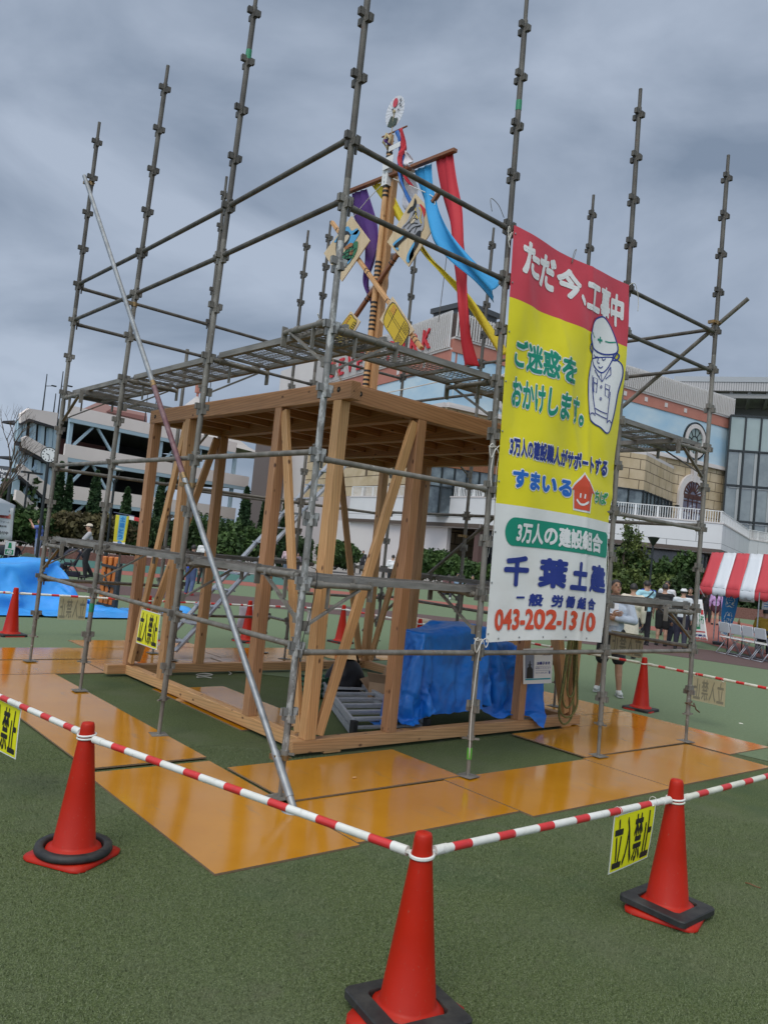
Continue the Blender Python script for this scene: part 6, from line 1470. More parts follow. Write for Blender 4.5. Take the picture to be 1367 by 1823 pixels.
def hedge(lab, px, d, z0f, ztf, depth, n, m_, size=.12, zbase=.35):
    """a planted hedge along a line of photo columns, with its own depth and uneven top"""
    P = []
    for i in range(n):
        f = rg.random(); x = px[0]+(px[1]-px[0])*f; dd = d[0]+(d[1]-d[0])*f+rg.random()*depth; h = ztf(f)*(1+.22*mnoise.noise(Vector((f*14+px[0], dd*.5, 1)))+.14*mnoise.noise(Vector((f*40+px[0], dd, 4))))
        zz = zbase+(h-zbase)*(rg.random()**.55); c = at(x, 950, dd); front = .55*mnoise.noise(Vector((f*25, zz*1.3, 2))); P.append((c.x+front, c.y+front, zz))
    return foliage('hedge', P, size, m_, None, lab, 'hedge', 'planted hedges around the square')
hedge('dense dark hedge behind the low brick wall at the far left', (-60, 175), (40, 42), 0, lambda f: 2.05-.25*f, 3, 15000, LF_D)
hedge('dark hedge behind the yellow flag and the left timber posts', (170, 350), (42, 43), 0, lambda f: 1.75+.5*f, 3, 12000, LF_D)
hedge('brighter green hedge seen through the left half of the timber frame', (340, 480), (43, 45), 0, lambda f: 2.6-.3*f, 3, 12000, LF_M)
hedge('dark low hedge left of the near corner post', (470, 560), (46, 48), 0, lambda f: 2.0-.1*f, 3, 6000, LF_D)
hedge('loose hedge under the mall terrace right of the banner', (1085, 1250), (54, 56), 0, lambda f: 3.0+.3*math.sin(f*9), 3, 15000, LF_M, .18)
hedge('dark hedge behind the striped tent and the blue flag', (1235, 1420), (53, 53), 0, lambda f: 2.5, 3, 9000, LF_D, .18)
hedge('dark hedge continuing beyond the left photo edge', (-700, -55), (46, 40), 0, lambda f: 2.4, 3, 14000, LF_D, .2)
hedge('dark hedge continuing beyond the right photo edge', (1415, 2100), (53, 60), 0, lambda f: 2.7, 3, 12000, LF_D, .22)
bush('rounded dark hedge plant with reddish tips left of the lamp post', (at(150, 940, 41).x, at(150, 940, 41).y, 1.5), (2.0, 1.5, .9), 4000, LF_R, seed=2)
for (u, d, r, h, m_, lab) in ((66, 41, 1.5, 1.9, LF_M, 'light green bush beside the clock pole'), (222, 42, 1.3, 1.5, LF_M, 'green bush at the foot of the lamp post'), (392, 44, 2.3, 2.0, LF_M, 'broad green bush right of the far timber posts'), (600, 55, 1.7, 2.0, LF_M, 'bright round bush against the pale wall right of the corner post'),
                          (478, 47, .9, 2.4, LF_D, 'dark pointed bush near the blue wall poster'),
                          (778, 53, 1.8, 2.1, LF_M, 'leafy bush right of the double front post, under the terrace'), (812, 53, 1.6, 1.9, LF_M, 'middle bush of the three under the terrace'), (842, 52, 1.4, 1.7, LF_M, 'right bush of the three beside the banner post'),
                          (1120, 54, 1.6, 2.3, LF_Y, 'yellow green bush just right of the banner'), (1185, 55, 1.7, 1.9, LF_Y, 'yellow green bush behind the group of visitors'), (1225, 55, 1.6, 2.2, LF_D, 'dark bush behind the far right scaffold post')):
    p_ = at(u, 960, d); bush(lab, (p_.x, p_.y, h*.62), (r, r*.8, h*.55), 5000, m_, .17, seed=u*.1, )
for (u, d, H_, lab) in ((1112, 54, 5.3, 'thin young tree with sparse yellow green leaves right of the banner'), (1135, 55, 4.4, 'sparse young tree beside the terrace lamp')):
    p_ = at(u, 960, d); t = thing('young_tree', lab, 'tree', 'young trees by the terrace', loc=(p_.x, p_.y, 0)); mb = MB(); P = []
    for k in range(9):
        a = rg.random()*6.28; z = H_*(.35+.6*k/9); r = .9*(1-k/12); e = Vector((p_.x+r*math.cos(a), p_.y+r*math.sin(a), z+.6)); s_ = Vector((p_.x, p_.y, z-.2)); mb.path([s_, s_.lerp(e, .5)+Vector((0, 0, .1)), e], [.03, .02, .008], 5)
        P += [tuple(s_.lerp(e, .35+.75*rg.random())+Vector(rg.normal(size=3)*.18)) for _ in range(100)]
    mb.path([(p_.x, p_.y, 0), (p_.x+.05, p_.y, H_*.5), (p_.x-.03, p_.y, H_*.95)], [.06, .045, .012], 7); mb.build('trunk', BARK, t); foliage('crown', P, .13, LF_Y, t)
# bare tree at the left edge
p_ = at(-18, 940, 30); t = thing('bare_tree', 'bare branches of a leafless tree reaching in at the left photo edge', 'tree', loc=(p_.x, p_.y, 0)); mb = MB(); random.seed(21)
def grow(mb, s, d, L, r, k):
    e = s+d*L; mb.path([s, s.lerp(e, .5)+Vector((random.uniform(-.05, .05),)*3)*L, e], [r, r*.8, r*.6], 5)
    if k == 0: return
    for _ in range(3 if k > 1 else 3):
        nd = (d+Vector((random.uniform(-.7, .7), random.uniform(-.7, .7), random.uniform(-.25, .5)))).normalized(); grow(mb, s.lerp(e, random.uniform(.55, 1)), nd, L*.68, r*.55, k-1)
grow(mb, Vector((p_.x, p_.y, 0)), Vector((.02, 0, 1)), 2.2, .08, 5); mb.build('trunk', BARK, t)
# brick kerbs
def kerb(px, d, h, lab):
    mb = MB(); n = 24; P = [at(px[0]+(px[1]-px[0])*i/n, 950, d) for i in range(n+1)]
    for i in range(n):
        a, b = P[i], P[i+1]; mb.bar(Vector((a.x, a.y, h/2)), Vector((b.x, b.y, h/2)), .35, h)
    return mb.build('planter_wall', BRICK, label=lab, cat='low wall', group='low brick planter walls')
kerb((-80, 300), 39.0, .38, 'low brick planter wall behind the stroller at the left'); kerb((300, 560), 41.5, .35, 'low brick planter wall seen through the timber frame'); kerb((1085, 1440), 50.5, .62, 'low brick planter wall behind the striped tent')
# lamps and the clock
def lamp(u, vt, vb, d, lab, kind):
    p_ = at(u, vt, d); b = Vector((p_.x, p_.y, 0)); t = thing('street_lamp', lab, 'street lamp', 'street lamps around the square', loc=b); H_ = p_.z
    mb = MB(); mb.tube(b, b+Vector((0, 0, .8)), .09, 10); mb.tube(b+Vector((0, 0, .8)), b+Vector((0, 0, H_-.45)), .055, 10); mb.build('pole', FRAMEB, t)
    if kind == 'fork':
        mb = MB()
        for k in range(4): a = k*math.pi/2+.4; mb.path([b+Vector((0, 0, H_-.75)), b+Vector((.18*math.cos(a), .18*math.sin(a), H_-.4)), b+Vector((.24*math.cos(a), .24*math.sin(a), H_-.05))], .018, 6)
        mb.build('bracket', FRAMEB, t); mb = MB(); mb.lathe([(.001, .10), (.2, .06), (.36, 0), (.34, -.03), (.001, -.03)], 18, b+Vector((0, 0, H_))); mb.build('lamp_shade', mat('lamp_shade_'+str(u), (.42, .42, .40), .4), t)
    elif kind == 'arm':
        mb = MB(); mb.bar(b+Vector((0, 0, H_-.4)), b+Vector((0, 0, H_)), .07, .07); mb.box(b+Vector((0, 0, H_))+RGT*.15, (1.0, .35, .10)); mb.build('lamp_head', FRAMEB, t)
    else:
        mb = MB(); mb.lathe([(.05, -.45), (.10, -.40), (.36, -.02), (.38, .02), (.001, .05)], 4, b+Vector((0, 0, H_))); mb.build('lantern', FRAMEB, t)
lamp(207, 836, 960, 38, 'tall street lamp with a pale disc shade behind the second scaffold post', 'fork'); lamp(52, 842, 980, 45, 'dark street lamp with a flat head left of the clock', 'arm'); lamp(1163, 957, 1060, 46, 'dark lantern on a pole in front of the mall terrace', 'lantern')
cc_ = at(88, 810, 30); ck = thing('street_clock', 'round white street clock on a dark pole beside the far left scaffold post', 'clock', loc=(cc_.x, cc_.y, 0))
to = (CAM-cc_); to.z = 0; to.normalize(); sd_ = Vector((-to.y, to.x, 0))
cf = lambda a, b, o=0: cc_+sd_*(-a)+Vector((0, 0, b))+to*o
mb = MB(); mb.prism([cf(.27*math.cos(2*math.pi*i/32), .27*math.sin(2*math.pi*i/32), .06) for i in range(32)], -to*.14); mb.build('clock_case', FRAMEB, ck, fix=True)
mb = MB(); mb.prism([cf(.24*math.cos(2*math.pi*i/32), .24*math.sin(2*math.pi*i/32), .065) for i in range(32)], -to*.01); mb.build('clock_face', SIGNW, ck, fix=True)
mb = MB()
for i in range(12): a = 2*math.pi*i/12; mb.bar(cf(.17*math.sin(a), .17*math.cos(a), .07), cf(.215*math.sin(a), .215*math.cos(a), .07), .03, .006, to)
mb.bar(cf(0, 0, .074), cf(.10*math.sin(1.25), .10*math.cos(1.25), .074), .025, .006, to); mb.bar(cf(0, 0, .078), cf(.17*math.sin(3.3), .17*math.cos(3.3), .078), .016, .006, to); mb.build('clock_hands', BLK, ck)
mb = MB(); mb.tube((cc_.x, cc_.y, 0), (cc_.x, cc_.y, cc_.z-.25), .055, 10); mb.build('pole', FRAMEB, ck)
# far treeline and low roofs so that the horizon is not bare
for (u0, u1, d, z, lab) in ((-120, 60, 85, 5.0, 'hazy dark row of trees behind the sign at the far left'), (600, 1000, 130, 4.0, 'far dark trees behind the shop fronts')):
    P = []
    for i in range(5000): f = rg.random(); c = at(u0+(u1-u0)*f, 930, d+rg.random()*6); P.append((c.x, c.y, rg.random()*z*(1+.35*mnoise.noise(Vector((f*9, 1, u0))))))
    foliage('tree_row', P, .45, LF_D, None, lab, 'tree row')
# ---------------------------------------------------------------- people
def caps_mesh(caps, voxel, name, m_, ells=()):
    """one continuous skin over tapered limbs: overlapping volumes fused by a voxel remesh"""
    mb = MB()
    for p0, r0, p1, r1 in caps:
        p0 = Vector(p0); p1 = Vector(p1)
        if (p1-p0).length > 1e-4: mb.tube(p0, p1, r0, 12, r1=r1)
        mb.ell(p0, (r0,)*3, 12, 8); mb.ell(p1, (r1,)*3, 12, 8)
    for c, rad in ells: mb.ell(c, rad, 16, 12)
    me = mb.mesh('tmp', m_); o = D.objects.new('tmp', me); col.objects.link(o)
    r = o.modifiers.new('r', 'REMESH'); r.mode = 'VOXEL'; r.voxel_size = voxel; s_ = o.modifiers.new('s', 'SMOOTH'); s_.factor = .5; s_.iterations = 3
    dg = bpy.context.evaluated_depsgraph_get(); dg.update(); out = D.meshes.new_from_object(o.evaluated_get(dg)); out.name = name
    out.polygons.foreach_set('use_smooth', [True]*len(out.polygons)); col.objects.unlink(o); D.objects.remove(o); D.meshes.remove(me)
    out.materials.clear(); out.materials.append(m_); return out
def hand_geo(mb, w_, d, side, palmn, H, curl=.5):
    """palm, four bent fingers of unequal length and a thumb leaving the side of the palm"""
    d = Vector(d).normalized(); n = Vector(palmn); n = (n-d*n.dot(d)).normalized(); s = d.cross(n)*side; w_ = Vector(w_); L = .105*H/1.7
    rot = Matrix((s, n, d)).transposed(); mb.ell(w_+d*L*.42, (L*.40, L*.16, L*.50), 10, 8, rot)
    for i, ln in enumerate((.70, .80, .75, .58)):
        b = w_+d*L*.80+s*(L*(.27-.18*i)); k = d; p = b; pts = [b-d*L*.15, b]
        for j in range(3): k = (k+n*curl*.55).normalized(); p = p+k*L*ln*(.42, .32, .26)[j]; pts.append(p)
        mb.path(pts, [.0085*H/1.7]*4+[.006*H/1.7], 7); mb.ell(pts[-1], (.006*H/1.7,)*3, 7, 5)
    b = w_+d*L*.25+s*L*.30; mb.path([b-s*L*.1, b+(s*.6+d*.6+n*.2)*L*.30, b+(s*.5+d*1.2+n*.5)*L*.42, b+(s*.4+d*1.7+n*.7)*L*.46], [.012*H/1.7, .011*H/1.7, .010*H/1.7, .007*H/1.7], 7)
SKIN = mat('skin', (.42, .24, .16), .5, 0, (.46, .27, .18), 20); SKIN2 = mat('skin_tan', (.34, .18, .11), .5, 0, (.38, .21, .13), 20)
HAIRM = mat('black_hair', (.012, .010, .009), .5, 0, (.03, .025, .022), 40, stretch=(1, 1, .2)); EYE = flat('eye_dark', (.01, .008, .008)); LIP = flat('lip', (.30, .10, .08))
_mats = {}
def cm(c, nm='cloth'):
    k = tuple(c)
    if k not in _mats: _mats[k] = mat(nm, c, .85, 0, tuple(min(1, x*1.25+.004) for x in c), 9, .35, .7, bump=.4, bscale=14, bdist=.01)
    return _mats[k]
def person(lab, pos, face, H=1.68, top=(.5, .5, .5), bottom=(.02, .02, .025), long_sleeve=False, legs='long', pose=None, cap=None, hair='short', shoe=(.03, .03, .03), skin=SKIN, vox=.016, skirt=None, coat=None, z0=0, look=(0, 0), inner=None, tuck=0):
    """face: direction the figure looks along the ground; joints in fractions of its height"""
    J = dict(hipL=(-.05, 0, .52), hipR=(.05, 0, .52), kneeL=(-.055, .012, .285), kneeR=(.055, .012, .285), ankL=(-.062, -.012, .045), ankR=(.062, -.012, .045),
             toeL=(-.072, .075, .022), toeR=(.072, .075, .022), waist=(0, 0, .60), chest=(0, 0, .715), shL=(-.112, -.004, .805), shR=(.112, -.004, .805),
             elL=(-.145, -.02, .64), elR=(.145, -.02, .64), wrL=(-.15, .02, .50), wrR=(.15, .02, .50), neck=(0, -.005, .835), head=(0, .012, .925))
    J.update(pose or {}); J = {k: Vector(v)*H for k, v in J.items()}; h_ = H
    t = thing('person', lab, 'person', 'visitors on the square'); vox = max(vox, .009)
    C = []
    for s in 'LR':
        C += [(J['hip'+s], .055*h_, J['knee'+s], .034*h_), (J['knee'+s], .033*h_, (J['knee'+s]*.55+J['ank'+s]*.45)+Vector((0, -.006*h_, 0)), .031*h_), (J['knee'+s]*.55+J['ank'+s]*.45, .030*h_, J['ank'+s], .020*h_), (J['ank'+s]-Vector((0, .01*h_, .012*h_)), .021*h_, J['toe'+s], .016*h_),
              (J['sh'+s], .032*h_, J['el'+s], .025*h_), (J['el'+s], .024*h_, J['wr'+s], .015*h_)]
    C += [(J['hipL']*.7+J['hipR']*.3, .068*h_, J['hipL']*.3+J['hipR']*.7, .068*h_), (J['waist']-Vector((.02*h_, 0, 0)), .062*h_, J['waist']+Vector((.02*h_, 0, 0)), .062*h_), (J['chest']-Vector((.045*h_, 0, 0)), .064*h_, J['chest']+Vector((.045*h_, 0, 0)), .064*h_),
          ((J['hipL']+J['hipR'])/2, .068*h_, J['waist'], .062*h_), (J['waist'], .062*h_, J['chest'], .066*h_), (J['shL'], .034*h_, J['neck']-Vector((0, 0, .01*h_)), .034*h_), (J['shR'], .034*h_, J['neck']-Vector((0, 0, .01*h_)), .034*h_), (J['neck']-Vector((0, 0, .02*h_)), .033*h_, J['head']-Vector((0, .01*h_, .03*h_)), .029*h_)]
    hd = J['head']; pit = Matrix.Rotation(look[1], 3, 'X') @ Matrix.Identity(3); yawm = Matrix.Rotation(look[0], 3, 'Z'); hr = yawm @ pit
    hp = lambda x, y, z: hd+hr @ Vector((x*h_, y*h_, z*h_))
    E_ = [(hp(0, -.004, .012), (.043*h_, .052*h_, .056*h_)), (hp(0, .010, -.028), (.034*h_, .038*h_, .040*h_)), (hp(0, .052, -.008), (.008*h_, .014*h_, .013*h_)), (hp(-.044, -.004, -.004), (.006*h_, .012*h_, .018*h_)), (hp(.044, -.004, -.004), (.006*h_, .012*h_, .018*h_)), (hp(0, .034, -.052), (.014*h_, .012*h_, .012*h_))]
    body = caps_mesh(C, vox, 'body', skin, E_)
    mb = MB()
    for s, sg in (('L', -1), ('R', 1)):
        d = (J['wr'+s]-J['el'+s]); hand_geo(mb, J['wr'+s], d, sg, (-sg, .3, 0) if abs(d.normalized().x) < .7 else (0, -1, .2), h_)
    hm = mb.mesh('h', skin)
    b = bmesh.new(); b.from_mesh(body); b.from_mesh(hm); b.to_mesh(body); b.free(); D.meshes.remove(hm)
    body.polygons.foreach_set('use_smooth', [True]*len(body.polygons))
    bo = D.objects.new('body', body); col.objects.link(bo); adopt(bo, t)
    mb = MB()
    for sg in (-1, 1): mb.ell(hp(.017*sg, .043, .004), (.008*h_, .005*h_, .0042*h_), 8, 6); mb.box(hp(.018*sg, .0465, .017), (.020*h_, .004*h_, .0035*h_), hr)
    mb.build('eyes', EYE, bo); mb = MB(); mb.ell(hp(0, .0475, -.033), (.013*h_, .005*h_, .0045*h_), 10, 6); mb.build('mouth', LIP, bo)
    def wear(caps, nm, m_, ells=()): me = caps_mesh(caps, vox, nm, m_, ells); o = D.objects.new(nm, me); col.objects.link(o); adopt(o, t); return o
    g = .012*h_
    tops = [(J['chest']-Vector((.045*h_, 0, 0)), .066*h_+g, J['chest']+Vector((.045*h_, 0, 0)), .066*h_+g), (J['waist']-Vector((.02*h_, 0, 0)), .064*h_+g, J['waist']+Vector((.02*h_, 0, 0)), .064*h_+g), (J['waist'], .064*h_+g, J['chest'], .067*h_+g),
            ((J['hipL']*.7+J['hipR']*.3)+Vector((0, 0, .02*h_)), .066*h_+g, (J['hipL']*.3+J['hipR']*.7)+Vector((0, 0, .02*h_)), .066*h_+g), ((J['hipL']+J['hipR'])/2+Vector((0, 0, .03*h_)), .068*h_+g, J['waist'], .064*h_+g),
            (J['shL'], .033*h_+g, J['neck']-Vector((0, 0, .024*h_)), .028*h_+g), (J['shR'], .033*h_+g, J['neck']-Vector((0, 0, .024*h_)), .028*h_+g)]
    for s in 'LR':
        e = J['el'+s]; tops += [(J['sh'+s], .033*h_+g, e if long_sleeve else J['sh'+s].lerp(e, .75), .027*h_+g*(1 if long_sleeve else 1.3))]
        if long_sleeve: tops += [(e, .026*h_+g, e.lerp(J['wr'+s], .92), .017*h_+g)]
    wear(tops, 'shirt', cm(top))
    if coat:
        cts = [(J['chest']-Vector((.05*h_, .02*h_, 0)), .085*h_, J['chest']+Vector((.05*h_, -.02*h_, 0)), .085*h_), ((0, -.01*h_, .60*h_), .098*h_, (0, -.01*h_, .33*h_), .115*h_), (J['chest'], .085*h_, (0, -.01*h_, .55*h_), .095*h_)]
        for s in 'LR': cts += [(J['sh'+s], .05*h_, J['el'+s], .042*h_), (J['el'+s], .042*h_, J['wr'+s], .032*h_)]
        wear(cts, 'coat', cm(coat))
    kn = {'long': 1.0, 'shorts': .85}.get(legs, 1)
    bt = [((J['hipL']*.7+J['hipR']*.3), .071*h_+g*.6, (J['hipL']*.3+J['hipR']*.7), .071*h_+g*.6)]
    for s in 'LR':
        if legs == 'long': bt += [(J['hip'+s], .056*h_+g, J['knee'+s], .038*h_+g), (J['knee'+s], .038*h_+g, J['ank'+s]+Vector((0, 0, .015*h_)), .026*h_+g*.8)]
        elif legs == 'shorts': bt += [(J['hip'+s], .058*h_+g, J['hip'+s].lerp(J['knee'+s], .88), .046*h_+g)]
        else: bt += [(J['hip'+s], .058*h_+g, J['hip'+s].lerp(J['knee'+s], .35), .054*h_+g)]
    if skirt: bt += [((0, 0, .52*h_), .08*h_, (0, 0, .42*h_), .10*h_)]
    wear(bt, 'trousers' if legs == 'long' else ('skirt' if skirt else 'shorts'), cm(bottom))
    sh = []
    for s in 'LR': 
        a, c = J['ank'+s], J['toe'+s]; mb = MB(); dd = (c-a); dd.z = 0; L_ = dd.length+.045*h_; dd.normalize(); ctr = a+dd*(L_*.5-.03*h_); ctr.z = a.z-.012*h_
        rot = Matrix((Vector((dd.y, -dd.x, 0)), dd, Vector((0, 0, 1)))).transposed()
        mb.ell(ctr, (.028*h_, L_*.62, .024*h_), 12, 8, rot); mb.ell(a-Vector((0, 0, .006*h_)), (.027*h_, .030*h_, .026*h_), 10, 8); mb.box(ctr-Vector((0, 0, .020*h_)), (.050*h_, L_*1.12, .010*h_), rot); mb.build('shoe', cm(shoe), t)
    mb = MB()
    if hair in ('short', 'long'):
        vs = []; n = 18; m_ = 9
        rows = []
        for j in range(m_+1):
            ph = math.pi*.62*j/m_; row = []
            for i in range(n+1):
                a = 2*math.pi*i/n; front = max(0, math.sin(a)); k = 1+.05*math.sin(a*7+j); pj = ph*(1-.42*front)
                row.append(hp(.049*k*math.sin(pj)*math.cos(a), -.006+.058*k*math.sin(pj)*math.sin(a), .014+.062*math.cos(pj)))
            rows.append(row)
        mb.grid(rows)
        if hair == 'long':
            for i in range(9): a = math.pi*(1.08+.84*i/8); mb.path([hp(.045*math.cos(a), .05*math.sin(a), .01), hp(.052*math.cos(a), .056*math.sin(a)-.01, -.06), hp(.05*math.cos(a), .05*math.sin(a)-.02, -.15)], [.016*h_, .017*h_, .006*h_], 6)
        mb.build('hair', HAIRM, t)
    if cap:
        mb = MB(); rows = []
        for j in range(7):
            ph = math.pi*.5*j/6; rows.append([hp(.054*math.sin(ph)*math.cos(2*math.pi*i/18), -.004+.062*math.sin(ph)*math.sin(2*math.pi*i/18), .022+.052*math.cos(ph)) for i in range(19)])
        mb.grid(rows); mb.ell(hp(0, .070, .020), (.040*h_, .036*h_, .005*h_), 12, 6, hr); mb.build('cap', cm(cap), t)
    if inner:
        mb = MB(); rows = []
        for j in range(7):
            z = .60+.19*j/6; w__ = .030+.012*(1-j/6); y = (.083 if j < 5 else .076-.012*(j-5)); rows.append([Vector(((-w__+2*w__*i/4)*h_, (y-.010*abs(i-2)/2)*h_+J['chest'].y*.6, z*h_)) for i in range(5)])
        mb.grid(rows); mb.build('undershirt', cm(inner), t)
    f = Vector((face[0], face[1], 0)).normalized(); t.location = (pos[0], pos[1], z0); t.rotation_euler = (0, 0, math.atan2(f.y, f.x)-math.pi/2); return t
def gp(u, v): p_ = hz(u, v, .0); return (p_.x, p_.y)
tow = lambda p_: (CAM.x-p_[0], CAM.y-p_[1]); away = lambda p_: (p_[0]-CAM.x, p_[1]-CAM.y)
q = gp(1080, 1236)
man = person('man with crossed arms in an open pale blue shirt and black shorts', q, (-.75, -.55), 1.70, (.40, .45, .52), (.012, .012, .014), True, 'shorts', vox=.011, shoe=(.42, .44, .42), skin=SKIN2, look=(.35, .35), inner=(.62, .62, .63),
       pose=dict(elL=(-.165, .045, .655), wrL=(-.01, .125, .665), elR=(.165, .045, .650), wrR=(.02, .115, .690), ankR=(.085, -.10, .045), toeR=(.095, -.02, .022), kneeR=(.07, .01, .285), ankL=(-.09, .06, .045), toeL=(-.10, .145, .022), kneeL=(-.07, .05, .29)))
q = gp(1117, 1172); person('person in a long cream coat standing behind the man with crossed arms', q, away(q), 1.62, (.5, .45, .36), (.05, .05, .05), True, coat=(.52, .47, .38), hair='short')
q = gp(1142, 1149)
tm = person('person seen from behind in a light blue shirt and black trousers, legs apart', q, (.5, .9), 1.70, (.30, .52, .58), (.012, .012, .016), False, 'long', pose=dict(ankL=(-.16, -.03, .045), toeL=(-.19, .04, .022), kneeL=(-.11, .01, .28), ankR=(.10, .04, .045), toeR=(.12, .12, .022), kneeR=(.08, .04, .285), elL=(-.20, -.02, .70), wrL=(-.29, .03, .63), elR=(.12, .06, .66), wrR=(.05, .13, .68)))
bag = D.objects.new('shoulder_bag', None)
mb = MB(); c = Vector((*q, 0)); fwd_ = Vector((.5, .9, 0)).normalized(); rt = Vector((fwd_.y, -fwd_.x, 0)); P = lambda x, y, z: c+rt*x+fwd_*y+Vector((0, 0, z))
mb.ell(P(-.08, -.17, 1.16), (.15, .07, .10), 12, 8, Matrix.Rotation(.5, 3, 'Y')); mb.path([P(-.14, -.16, 1.20), P(.0, -.15, 1.30), P(.14, -.10, 1.42), P(.17, 0, 1.46)], .018, 6); D.objects.remove(bag)
mb.build('shoulder_bag', cm((.012, .014, .02)), label='black sling bag on the back of the person in the light blue shirt', cat='bag')
q = gp(1175, 1150); person('person in black with bare legs between the light blue shirt and the white jacket', q, away(q), 1.66, (.012, .012, .012), (.012, .012, .012), False, 'shorts', shoe=(.02, .02, .02), pose=dict(elR=(.17, .04, .66), wrR=(.19, .12, .60)))
q = gp(1208, 1157); person('person in a white jacket and white cap with dark trousers, seen from behind', q, (.9, .35), 1.60, (.50, .53, .54), (.016, .016, .03), True, 'long', cap=(.6, .6, .6), pose=dict(ankR=(.08, -.12, .06), toeR=(.09, -.05, .03), kneeR=(.06, .03, .29), elL=(-.15, .06, .66), wrL=(-.14, .15, .62)))
q = gp(1190, 1149); person('child in a dark coat holding a bright blue bag strap between two adults', q, (.3, -.8), 1.30, (.02, .025, .04), (.02, .025, .04), True, coat=(.02, .025, .04))
q = gp(1147, 1128); person('person with short dark hair in a blue jacket farther back in the group', q, (-.9, -.1), 1.66, (.02, .045, .30), (.02, .02, .03), True)
q = gp(1180, 1132); person('tall person in a white shirt standing behind the group', q, (-.9, -.2), 1.74, (.55, .56, .58), (.03, .03, .04), True)
q = gp(1222, 1132); person('dark clothed person half hidden by the far right scaffold post', q, tow(q), 1.60, (.02, .02, .025), (.02, .02, .025), True)
q = gp(1257, 1108); person('person dressed in black walking towards the mall beside the white flag', q, away(q), 1.72, (.012, .012, .014), (.012, .012, .014), True, pose=dict(ankL=(-.05, -.10, .06), toeL=(-.05, -.03, .03)))
q = gp(1271, 1113); person('long haired person in a lilac top and short dark skirt seen under the striped tent', q, away(q), 1.60, (.40, .25, .46), (.05, .01, .02), True, 'mini', hair='long', skirt=True, shoe=(.02, .02, .02))
q = gp(1357, 1166); yq = person('person in a mustard yellow top sitting behind the black table', q, away(q), 1.66, (.36, .22, .02), (.02, .02, .03), False, 'long', z0=-.42*0,
       pose=dict(hipL=(-.05, 0, .28), hipR=(.05, 0, .28), kneeL=(-.07, .24, .30), kneeR=(.07, .24, .30), ankL=(-.07, .22, .045), ankR=(.07, .22, .045), toeL=(-.07, .30, .02), toeR=(.07, .30, .02), waist=(0, 0, .36), chest=(0, .01, .475), shL=(-.11, .01, .565), shR=(.11, .01, .565), elL=(-.15, .06, .42), elR=(.15, .06, .42), wrL=(-.10, .17, .44), wrR=(.10, .17, .44), neck=(0, .01, .595), head=(0, .03, .685)))
# left side people
q = gp(150, 1029); person('man in a cream cap and grey tee shirt pushing a dark stroller', q, (-1, .35), 1.72, (.33, .33, .34), (.012, .012, .015), False, 'long', cap=(.55, .48, .38), pose=dict(elL=(-.13, .10, .66), wrL=(-.09, .23, .62), elR=(.13, .10, .66), wrR=(.09, .23, .62), ankR=(.06, -.12, .06), toeR=(.06, -.05, .02)))
q = at(65, 1000, 33); person('man in a blue polo shirt raising both hands to take a picture', (q.x, q.y), (-1, .2), 1.72, (.07, .12, .34), (.18, .24, .34), False, 'long', pose=dict(elL=(-.13, .14, .78), wrL=(-.03, .20, .90), elR=(.13, .14, .78), wrR=(.03, .20, .90)))
q = gp(336, 1060); person('child in a blue tee shirt and jeans seen through the left part of the frame', q, (.8, .5), 1.42, (.015, .05, .36), (.06, .09, .18), False, 'long', shoe=(.5, .05, .05), hair='short', pose=dict(ankR=(.08, -.08, .05), toeR=(.09, -.01, .02)))
q = gp(358, 1040); person('person in a white top and cap behind the child seen through the frame', q, (.6, .7), 1.58, (.55, .55, .55), (.02, .02, .02), True, cap=(.6, .6, .6))
q = gp(508, 1032); person('person in a pale pink top seen just left of the corner scaffold post', q, tow(q), 1.55, (.48, .34, .36), (.10, .12, .16), True)
q = gp(527, 1026); person('dark haired child behind the corner scaffold post', q, tow(q), 1.25, (.15, .12, .14), (.03, .03, .04), True)
q = gp(694, 1052); person('person in a white shirt and black trousers seen beside the second front post', q, away(q), 1.66, (.6, .6, .6), (.015, .015, .018), False, 'long', shoe=(.4, .4, .4))
q = gp(643, 1022); person('dark clothed person near the brown pillar seen through the frame', q, tow(q), 1.70, (.03, .03, .035), (.03, .03, .035), True)
q = gp(613, 1016); person('person in dark clothes left of the front brace, near the pale wall', q, away(q), 1.68, (.05, .05, .06), (.02, .02, .02), True)
SIT = dict(hipL=(-.05, 0, .18), hipR=(.05, 0, .18), kneeL=(-.10, .20, .22), kneeR=(.10, .20, .24), ankL=(-.08, .33, .05), ankR=(.08, .30, .05), toeL=(-.08, .40, .03), toeR=(.08, .37, .03), waist=(0, -.02, .25), chest=(0, .0, .365), shL=(-.11, .0, .455), shR=(.11, .0, .455), elL=(-.15, .06, .31), elR=(.15, .06, .31), wrL=(-.10, .17, .28), wrR=(.10, .17, .28), neck=(0, .0, .485), head=(0, .02, .575))
for (u, v, c, b_, lab) in ((795, 1066, (.10, .05, .05), (.02, .02, .03), 'person sitting on the kerb right of the double post'), (812, 1057, (.25, .35, .45), (.05, .06, .10), 'person in pale blue sitting beside the banner post'), (838, 1062, (.04, .04, .05), (.02, .02, .02), 'person in dark clothes sitting on the turf next to the banner')):
    q = gp(u, v); person(lab, q, tow(q), 1.62, c, b_, True, pose=SIT, shoe=(.5, .5, .5))

